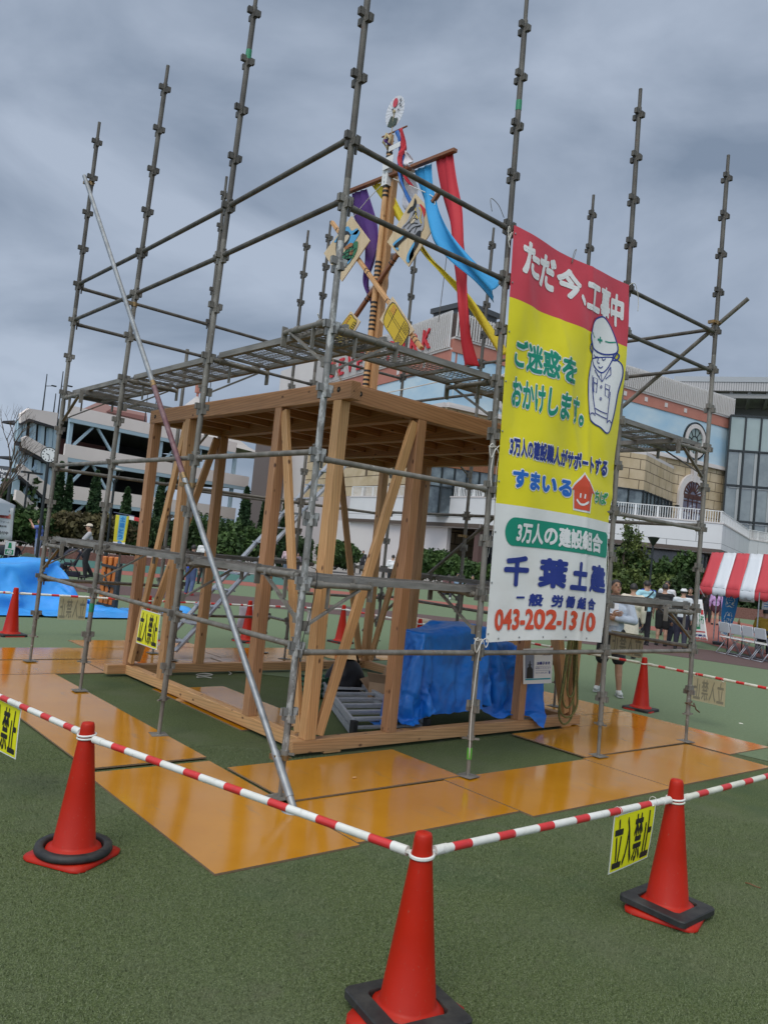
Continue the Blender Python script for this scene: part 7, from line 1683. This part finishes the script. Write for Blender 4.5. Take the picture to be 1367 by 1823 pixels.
# strollers and small things at the left
def stroller(q, rz, lab, c=(.015, .016, .03)):
    t = thing('stroller', lab, 'stroller', 'strollers at the left'); F_ = cm(c)
    mb = MB(); mb.path([(-.22, .30, .12), (-.24, -.05, .55), (-.25, -.38, 1.02)], .014, 8); mb.path([(.22, .30, .12), (.24, -.05, .55), (.25, -.38, 1.02)], .014, 8); mb.path([(-.24, -.30, .12), (-.24, .05, .6)], .014, 8); mb.path([(.24, -.30, .12), (.24, .05, .6)], .014, 8); mb.path([(-.25, -.38, 1.02), (0, -.42, 1.05), (.25, -.38, 1.02)], .017, 8); mb.build('frame', RUB, t)
    mb = MB(); rows = []
    for j in range(9): a = math.pi*(.05+.85*j/8); rows.append([Vector((x, -.02+.30*math.cos(a)*(1-.2*abs(x)/.24), .62+.33*math.sin(a)*(1-.15*abs(x)/.24))) for x in (-.24, -.16, 0, .16, .24)])
    mb.grid(rows); solid(mb.build('canopy', F_, t), .01)
    mb = MB(); mb.box((0, .05, .50), (.40, .34, .07)); mb.box((0, -.14, .68), (.40, .07, .42), Matrix.Rotation(.35, 3, 'X')); mb.box((0, .26, .36), (.38, .10, .26)); mb.box((0, -.05, .22), (.40, .42, .14)); bevel(mb.build('seat', F_, t), .03, 2)
    for x in (-.25, .25):
        for y in (-.30, .30): mb = MB(); mb.path([(x, y+.085*math.cos(2*math.pi*i/16), .10+.085*math.sin(2*math.pi*i/16)) for i in range(16)], .017, 6, True); mb.tube((x-.012, y, .10), (x+.012, y, .10), .03, 10); mb.build('wheel', RUB, t)
    t.location = (q[0], q[1], .012); t.rotation_euler = (0, 0, rz)
q = gp(125, 1036); stroller(q, math.atan2(.35, -1)-math.pi/2, 'dark navy stroller pushed by the man in the cream cap'); q = gp(100, 1022); stroller(q, 1.9, 'black stroller with its canopy up left of the navy one', (.01, .01, .011))
q = gp(8, 1035); stroller(q, 2.2, 'dark stroller parked under the white tent at the far left', (.03, .035, .045))
# light blue sheet heap
sheet_obj(drape('blue_sheet', (-.15, 11.75), (8.3, 4.5), 1.15, 110, [((2.0, 12.0, .45), (.45, .6, .90), .3), ((1.05, 11.6, .40), (.5, .7, .80), .1), ((.2, 12.0, .38), (.6, .6, .84), .5), ((-1.0, 11.6, .38), (.8, .8, .78), .2), ((-2.6, 11.7, .36), (1.0, 1.0, .76), 0), ((.9, 10.8, .14), (.5, .35, .24), .4), ((2.3, 11.1, .12), (.35, .3, .22), .6)], 62, seed=4), TARPL, 'large light blue plastic sheet heaped over stored things at the far left')
mb = MB(); rows = []
for j in range(8): rows.append([Vector((3.55+1.35*i/16+.05*math.sin(j), 10.95+.10*j-.12*i/16+.05*math.sin(i*.9), .03+.16*math.sin(math.pi*j/7)*(.5+.5*math.sin(i*.55))*(i/16)+.02*math.sin(i+j))) for i in range(17)])
mb.grid(rows); solid(mb.build('light_blue_sheet_end', TARPL, label='flat end of the light blue sheet trailing right of the orange bundle', cat='tarpaulin'), .002)
mb = MB(); rows = []
wl0 = gp(22, 1012)
for j in range(7): rows.append([Vector((wl0[0]+.9*i/10+.08*mnoise.noise(Vector((i, j, 1))), wl0[1]+.5*j/6, .05+.5*math.sin(math.pi*i/10)**.7*(1-j/9)+.08*mnoise.noise(Vector((i*.8, j*.8, 3))))) for i in range(11)])
mb.grid(rows); mb.build('clear_plastic_bag', mat('clear_bag', (.55, .57, .60), .35), label='crumpled whitish plastic bag behind the light blue sheet', cat='bag')
# upright orange bundle with black straps
q = gp(190, 1090); ob = thing('rescue_board', 'orange folded boards strapped upright with black belts beside the light blue sheet', 'stretcher', loc=(q[0], q[1], 0))
ax_ = RGT.copy(); ax_.z = 0; ax_.normalize(); ay_ = Vector((-ax_.y, ax_.x, 0)); rot = Matrix((ax_, ay_, Vector((0, 0, 1)))).transposed()
ORB = mat('orange_board', (.58, .17, .02), .5, 0, (.48, .13, .02), 6); mb = MB()
for k, x in enumerate((-.13, -.03, .07)): mb.box(Vector((q[0], q[1], .56))+ax_*x+ay_*.02*k, (.085, .14, 1.10), rot @ Matrix.Rotation(.02*(k-1), 3, 'Y'))
bevel(mb.build('board', ORB, ob), .02, 2); mb = MB()
for z in (.15, .55, .92): mb.box(Vector((q[0], q[1], z))-ax_*.03, (.33, .17, .05), rot @ Matrix.Rotation(.15, 3, 'Y'))
mb.box(Vector((q[0], q[1], .5))+ax_*.15, (.06, .20, .98), rot); mb.path([Vector((q[0], q[1], .8))-ax_*.1-ay_*.1, Vector((q[0], q[1], .62))-ax_*.02-ay_*.14, Vector((q[0], q[1], .45))+ax_*.05-ay_*.12, Vector((q[0], q[1], .25))-ax_*.06-ay_*.1], .014, 6); mb.build('strap', RUB, ob)
# yellow and blue vertical flag beyond, red and white strip
def flag(pix, lab, base, txt, pole=None, bands=(), nm='vertical_flag', wave=.05, edge=None):
    """pix: top left, top right, bottom right, bottom left photo corners with their distance"""
    A, B, C_, D_ = [at(u, v, d) for u, v, d in pix]
    fl = thing(nm, lab, 'flag', 'vertical advertising flags', loc=(A+C_)/2); nrm = (B-A).cross(D_-A).normalized()
    if nrm.dot(CAM-A) < 0: nrm = -nrm
    fn = lambda s, t, o=0: A.lerp(B, s).lerp(D_.lerp(C_, s), t)+nrm*(o+wave*math.sin(s*3+t*5)*t)
    mb = MB(); mb.grid([[fn(i/8, j/20) for i in range(9)] for j in range(21)]); solid(mb.build('cloth', base, fl), .002)
    for (t0, t1, s0, s1, m_) in bands: mb = MB(); mb.grid([[fn(s0+(s1-s0)*i/6, t0+(t1-t0)*j/10, .004) for i in range(7)] for j in range(11)]); mb.build('cloth_band', m_, fl)
    for (ch, s0, t0, s1, t1, m_, b_, o) in txt:
        V, F = fitted(ch, s0, t0, s1, t1, b_); V, F = cut(V, F, .25, .1); mb = MB(); put(mb, V, F, lambda s, t: fn(s, t, o)); mb.build('lettering', m_, fl)
    if pole: a, b = pole; mb = MB(); mb.tube(a, b, .014, 8); mb.tube(A, B, .009, 6); mb.build('pole', WHT if len(pole) < 3 else pole[2], fl) if False else mb.build('pole', POLEM, fl)
    return fl
POLEM = mat('flag_pole', (.10, .12, .20), .4)
BF = flat('flag_blue', (.02, .20, .50)); GF = flat('flag_green', (.01, .25, .10)); RF = flat('flag_red', (.55, .04, .04)); YF = flat('flag_yellow', (.58, .55, .03)); LBF = flat('flag_light_blue', (.12, .40, .60))
flag([(207, 916, 33), (231, 919, 33), (222, 974, 33), (201, 972, 33)], 'yellow flag with a pale blue writing strip hanging at the lamp post', YF, [(c, .34, .04+.19*i, .74, .20+.19*i, B_NAV if False else BF, .06, .010) for i, c in enumerate("土建とうか")]+[("上棟式", .1, .90, .9, .97, BF, .05, .010)], bands=[(.0, .80, .28, .80, LBF), (.86, 1.0, 0, 1, SIGNW)], pole=(at(203, 912, 33), at(240, 919, 33)), wave=.03)
mb = MB(); a = at(230, 918, 36); b = at(249, 922, 36)
for k in range(2): p0 = a.lerp(b, k/2); p1 = a.lerp(b, (k+1)/2); mb.prism([p0, p1, p1-Vector((0, 0, .16)), p0-Vector((0, 0, .16))], (.02, .02, 0), mi=k)
mb.build('bunting_strip', [SIGNW, RF], label='short white and red bunting strip right of the yellow flag', cat='bunting', fix=True)
fb = at(1277, 1149, 26); ft = at(1284, 1046, 26)
flag([(1288, 1052, 25.8), (1316, 1056, 25.4), (1298, 1133, 25.4), (1280, 1128, 25.8)], 'tall blue vertical flag with white writing beside the striped tent', BF, [(c, s0, t0, s1, t1, SIGNW, .16, .006) for c, s0, t0, s1, t1 in (("受", .22, .05, .82, .36), ("付", .18, .46, .84, .84))]+[(c, s0, t0, s1, t1, BF, .04, .014) for c, s0, t0, s1, t1 in (("受", .27, .07, .77, .34), ("付", .23, .48, .79, .82))]+[("千葉土建", .2, .93, .8, .98, BF, .03, .006)], bands=[(.91, 1.0, 0, 1, SIGNW)], pole=(Vector((fb.x, fb.y, 0)), Vector((ft.x, ft.y, ft.z))), wave=.06)
mb = MB(); mb.box((fb.x, fb.y, .05), (.55, .30, .08), Matrix.Rotation(.5, 3, 'Z')); mb.build('flag_weight', RUB, label='dark weight at the foot of the blue flag pole', cat='weight')
f2 = at(1233, 1145, 24); f2t = at(1242, 1028, 24)
flag([(1238, 1066, 23.9), (1249, 1067, 23.9), (1259, 1140, 23.6), (1231, 1138, 23.9)], 'white vertical flag with green and red lettering beside the striped tent', SIGNW,
     [("土", .30, .93, .05, .83, BF, .05, .010) if False else ("土建千", .95, .865, .12, .915, B_NAV, .05, .008), ("202-043", .95, .935, .10, .985, RF, .04, .008), ("マチ", .92, .40, .62, .62, GF, .04, .008), ("現場", .52, .30, .16, .70, SIGNW, .05, .012)], bands=[(.22, .74, .08, .56, GF), (.26, .38, .66, .95, RF), (.79, .82, .12, .9, RF)], pole=(Vector((f2.x, f2.y, 0)), f2t), wave=.04)
# white tent with a notice panel at the left edge
wt = thing('white_tent', 'white peaked tent at the left photo edge with a printed panel hanging from its eave', 'tent'); c1 = at(27, 899, 22); c2 = at(-140, 880, 19.5)
dv_ = c2-c1; dv_.z = 0; dp_ = Vector((-dv_.y, dv_.x, 0)).normalized()
if dp_.dot(CAM-c1) > 0: dp_ = -dp_
A_ = Vector((c1.x, c1.y, c1.z)); B_ = A_+dv_.normalized()*3.6; C3 = B_+dp_*3.6; D3 = A_+dp_*3.6; ap = (A_+C3)/2+Vector((0, 0, 1.25)); mb = MB()
TENTW = mat('tent_white', (.62, .66, .70), .6, bump=.2, bscale=3)
for a, b in ((A_, B_), (B_, C3), (C3, D3), (D3, A_)):
    rows = []
    for j in range(7): f = j/6; k = f**1.25; rows.append([a.lerp(ap, f).lerp(b.lerp(ap, f), i/4)-Vector((0, 0, .10*math.sin(math.pi*f))) for i in range(5)])
    mb.grid(rows); mb.add([a, b, b-Vector((0, 0, .28)), a-Vector((0, 0, .28))], [(0, 1, 2, 3)])
solid(mb.build('canopy', TENTW, wt), .004)
for p_ in (A_, B_, C3, D3): mb = MB(); mb.tube((p_.x, p_.y, 0), (p_.x, p_.y, p_.z), .022, 8); mb.build('leg', GALV, wt)
tp0, tp1, tp2, tp3 = at(-40, 897, 21.6), at(25, 905, 21.9), at(22, 962, 21.9), at(-40, 955, 21.6); pn = thing('tent_notice_panel', 'white printed notice panel with a red heading hanging from the left tent', 'notice', loc=(tp1+tp3)/2)
tfn = lambda s, t, o=0: tp0.lerp(tp1, s).lerp(tp3.lerp(tp2, s), t)-(FWD*o)
mb = MB(); mb.grid([[tfn(i/6, j/6, .01*math.sin(i)) for i in range(7)] for j in range(7)]); solid(mb.build('panel', SIGNW, pn), .004); mb = MB(); mb.grid([[tfn(.5+.44*i/3, .20+.14*j/3, .02) for i in range(4)] for j in range(4)]); mb.build('heading_strip', flat('peach', (.55, .25, .18)), pn)
for tx, a, b_ in (("相談会", (.56, .22, .90, .33), RF), ("住まいの無料", (.50, .08, .93, .14), BLK), ("建築 リフォーム", (.45, .42, .92, .48), BLK), ("耐震診断", (.55, .56, .85, .62), BLK), ("受付中", (.6, .74, .9, .84), BLK)): V, F = fitted(tx, *a, .02); mb = MB(); put(mb, V, F, lambda s, t: tfn(s, t, .035)); mb.build('lettering', b_, pn)
a0 = at(11, 963, 21.8); ab = thing('green_board_sign', 'small white and green board below the white tent panel', 'sign', loc=a0); s_ax = ax_
bf = lambda a, b, o=0: a0+s_ax*a-Vector((0, 0, b))-FWD*o
mb = MB(); mb.prism([bf(0, 0), bf(.24, 0), bf(.24, .34), bf(0, .34)], FWD*.03); mb.build('board', SIGNW, ab, fix=True); mb = MB(); mb.add([bf(.02, .20, .004), bf(.22, .20, .004), bf(.22, .32, .004), bf(.02, .32, .004)], [(0, 1, 2, 3)]); mb.add([bf(.09, .03, .004), bf(.15, .03, .004), bf(.17, .17, .004), bf(.07, .17, .004)], [(0, 1, 2, 3)]); mb.build('green_print', GF, ab)
V, F = fitted("AED", .05, .22, .19, .30, .05); mb = MB(); put(mb, V, F, lambda s, t: bf(s, t, .008)); mb.build('lettering', SIGNW, ab); mb = MB(); mb.tube(bf(.12, .34, -.02), Vector((bf(.12, 0).x, bf(.12, 0).y, 0)), .015, 6); mb.build('pole', POLEM, ab)
# striped tent at the right
st_ = thing('striped_tent', 'red and white striped tent roof with a scalloped edge at the right photo edge', 'tent')
E0 = at(1245, 1041, 24.5); E1 = at(1430, 1066, 21.5); R0 = at(1267, 978, 26.3); R1 = at(1440, 996, 23.2)
E0.z = E1.z = (E0.z+E1.z)/2; R0.z = R1.z = (R0.z+R1.z)/2
SR = mat('tent_red', (.52, .045, .055), .5, bump=.2, bscale=4); SW = mat('tent_stripe_white', (.62, .65, .68), .5, bump=.2, bscale=4)
nst = 7
for k in range(nst):
    mb = MB(); s0, s1 = k/nst*1.0, (k+1)/nst*1.0; m_ = SR if k % 2 == 0 else SW
    rows = [[E0.lerp(E1, s0+(s1-s0)*i/6).lerp(R0.lerp(R1, s0+(s1-s0)*i/6), j/6)-Vector((0, 0, .03*math.sin(math.pi*j/6)+.012*math.sin(i*2+k+j))) for i in range(7)] for j in range(7)]; mb.grid(rows)
    B0 = E0+(R0-E0)*2; B1 = E1+(R1-E1)*2; B0.z = E0.z; B1.z = E1.z
    mb.grid([[B0.lerp(B1, s0+(s1-s0)*i/6).lerp(R0.lerp(R1, s0+(s1-s0)*i/6), j/6) for i in range(7)] for j in range(7)])
    rows = [[], [], []]
    for i in range(13): f = s0+(s1-s0)*i/12; p_ = E0.lerp(E1, f); rows[0].append(p_+Vector((0, 0, 0))); rows[1].append(p_-Vector((0, 0, .12))); rows[2].append(p_-Vector((0, 0, .17+.06*abs(math.sin(math.pi*2*i/12+.4)))))
    mb.grid(rows); solid(mb.build('roof_stripe', m_, st_), .004)
mb = MB(); mb.add([E0, R0, E0+(R0-E0)*2-Vector((0, 0, 2*(R0.z-E0.z)))], [(0, 1, 2)]); mb.build('gable', SR, st_)
for p_ in (E0, E0.lerp(E1, .62), E1, B0, B1): mb = MB(); mb.tube((p_.x, p_.y, 0), (p_.x, p_.y, E0.z), .02, 8); mb.build('leg', GALV, st_)
mb = MB(); e_ = E0; mb.tube(e_-Vector((0, 0, .05)), e_+(E1-E0).normalized()*.25-Vector((0, 0, .28)), .012, 6); mb.tube(e_, B0, .014, 6); mb.build('brace', GALV, st_)
def hang(u, v, d, w_, h__, lab, m_=SIGNW, mark=None):
    p_ = at(u, v, d); mb = MB(); n_ = 4; mb.grid([[p_+ax_*(w_*i/n_)-Vector((0, 0, h__*j/4))+FWD*.01*math.sin(i+j) for i in range(5)] for j in range(5)]); o = mb.build('hanging_paper', m_, label=lab, cat='notice paper', group='papers hung under the striped tent'); solid(o, .002)
    mb = MB()
    for j in range(5): a = p_+ax_*(.12*w_)-Vector((0, 0, h__*(.18+.15*j)))-FWD*.01; mb.add([a, a+ax_*w_*(.5+.25*((j*7) % 3)/2), a+ax_*w_*(.5+.25*((j*7) % 3)/2)-Vector((0, 0, h__*.05)), a-Vector((0, 0, h__*.05))], [(0, 1, 2, 3)])
    c_ = mb.build('print', BLK if mark is None else mark, o)
hang(1316, 1056, 24, .42, .22, 'white notice paper hanging under the second red stripe'); hang(1357, 1056, 23, .40, .42, 'pale notice with a blue lower part under the last visible white stripe', SIGNW, BF); hang(1253, 1048, 24.5, .12, .24, 'pink notice paper hanging at the left end of the striped tent', flat('pink_paper', (.50, .33, .28))); hang(1274, 1052, 24.5, .07, .22, 'narrow grey paper under the first white stripe', flat('grey_paper', (.36, .37, .36)))
# table and chairs
ta = gp(1302, 1163); t0_ = Vector((ta[0], ta[1], 0)); te = (E1-E0); te.z = 0; te.normalize(); tn = Vector((-te.y, te.x, 0))
if tn.dot(CAM-t0_) > 0: tn = -tn
rt_ = Matrix((te, tn, Vector((0, 0, 1)))).transposed()
tb = thing('folding_table', 'long black topped folding table standing under the striped tent', 'table', loc=t0_); mb = MB(); mb.box(t0_+te*.9+Vector((0, 0, .71)), (1.85, .6, .03), rt_); mb.box(t0_+te*.9+Vector((0, 0, .67)), (1.75, .5, .05), rt_); mb.build('table_top', RUB, tb)
for s_ in (.08, 1.72):
    for n__ in (-.22, .22): mb = MB(); p_ = t0_+te*s_+tn*n__; mb.tube(p_+Vector((0, 0, 0)), p_+Vector((0, 0, .66)), .016, 8); mb.build('leg', RUB, tb)
for k, lab in enumerate(('leftmost white folding chair in front of the black table', 'second white folding chair from the left at the black table', 'third white folding chair from the left at the black table', 'white folding chair cut by the right photo edge')):
    ch = thing('folding_chair', lab, 'chair', 'white folding chairs at the black table'); mb = MB()
    mb.box((0, 0, .43), (.38, .36, .03)); bevel(mb.build('seat', SIGNW, ch), .01); mb = MB(); mb.box((0, .20, .68), (.38, .02, .26), Matrix.Rotation(-.12, 3, 'X')); bevel(mb.build('backrest', mat('chair_white', (.52, .54, .56), .5), ch), .008)
    for x in (-.19, .19): mb = MB(); mb.path([(x, .23, .80), (x, .12, .42), (x, -.17, .015)], .011, 7); mb.path([(x, -.08, .42), (x, .24, .015)], .011, 7); mb.build('leg', ALU, ch)
    mb = MB(); mb.path([(-.19, -.17, .015), (.19, -.17, .015)], .011, 6); mb.path([(-.19, .24, .015), (.19, .24, .015)], .011, 6); mb.build('foot_bar', ALU, ch)
    p_ = t0_+te*(.32+.44*k)-tn*.35; ch.location = (p_.x, p_.y, 0.006); ch.rotation_euler = (0, 0, math.atan2(tn.y, tn.x)+math.pi/2)
mb = MB(); p_ = t0_+te*.18+Vector((0, 0, .727)); mb.lathe([(.001, 0), (.032, 0), (.032, .14), (.014, .18), (.014, .21), (.001, .21)], 12, p_); mb.build('bottle', flat('tea_bottle', (.16, .07, .02), .2), label='brown drink bottle standing on the left end of the black table', cat='bottle')
for k, s_ in enumerate((.55, .95)): mb = MB(); mb.box(t0_+te*s_+Vector((0, 0, .735)), (.26, .18, .02), rt_); mb.build('leaflet_stack', flat('leaflet_dark', (.06, .05, .05)), label=('left' if k == 0 else 'right')+' stack of dark leaflets on the black table', cat='leaflets')
q = gp(1357, 1166); sc_ = thing('stool', 'dark stool carrying the person in the mustard yellow top', 'stool'); mb = MB(); mb.lathe([(.001, .34), (.17, .34), (.18, .36), (.17, .385), (.001, .39)], 18); mb.build('seat', RUB, sc_)
for a in (.4, 2.0, 3.5, 5.1): mb = MB(); mb.tube((.13*math.cos(a), .13*math.sin(a), .35), (.17*math.cos(a), .17*math.sin(a), .01), .012, 6); mb.build('leg', GALV, sc_)
sc_.location = (q[0], q[1], 0)
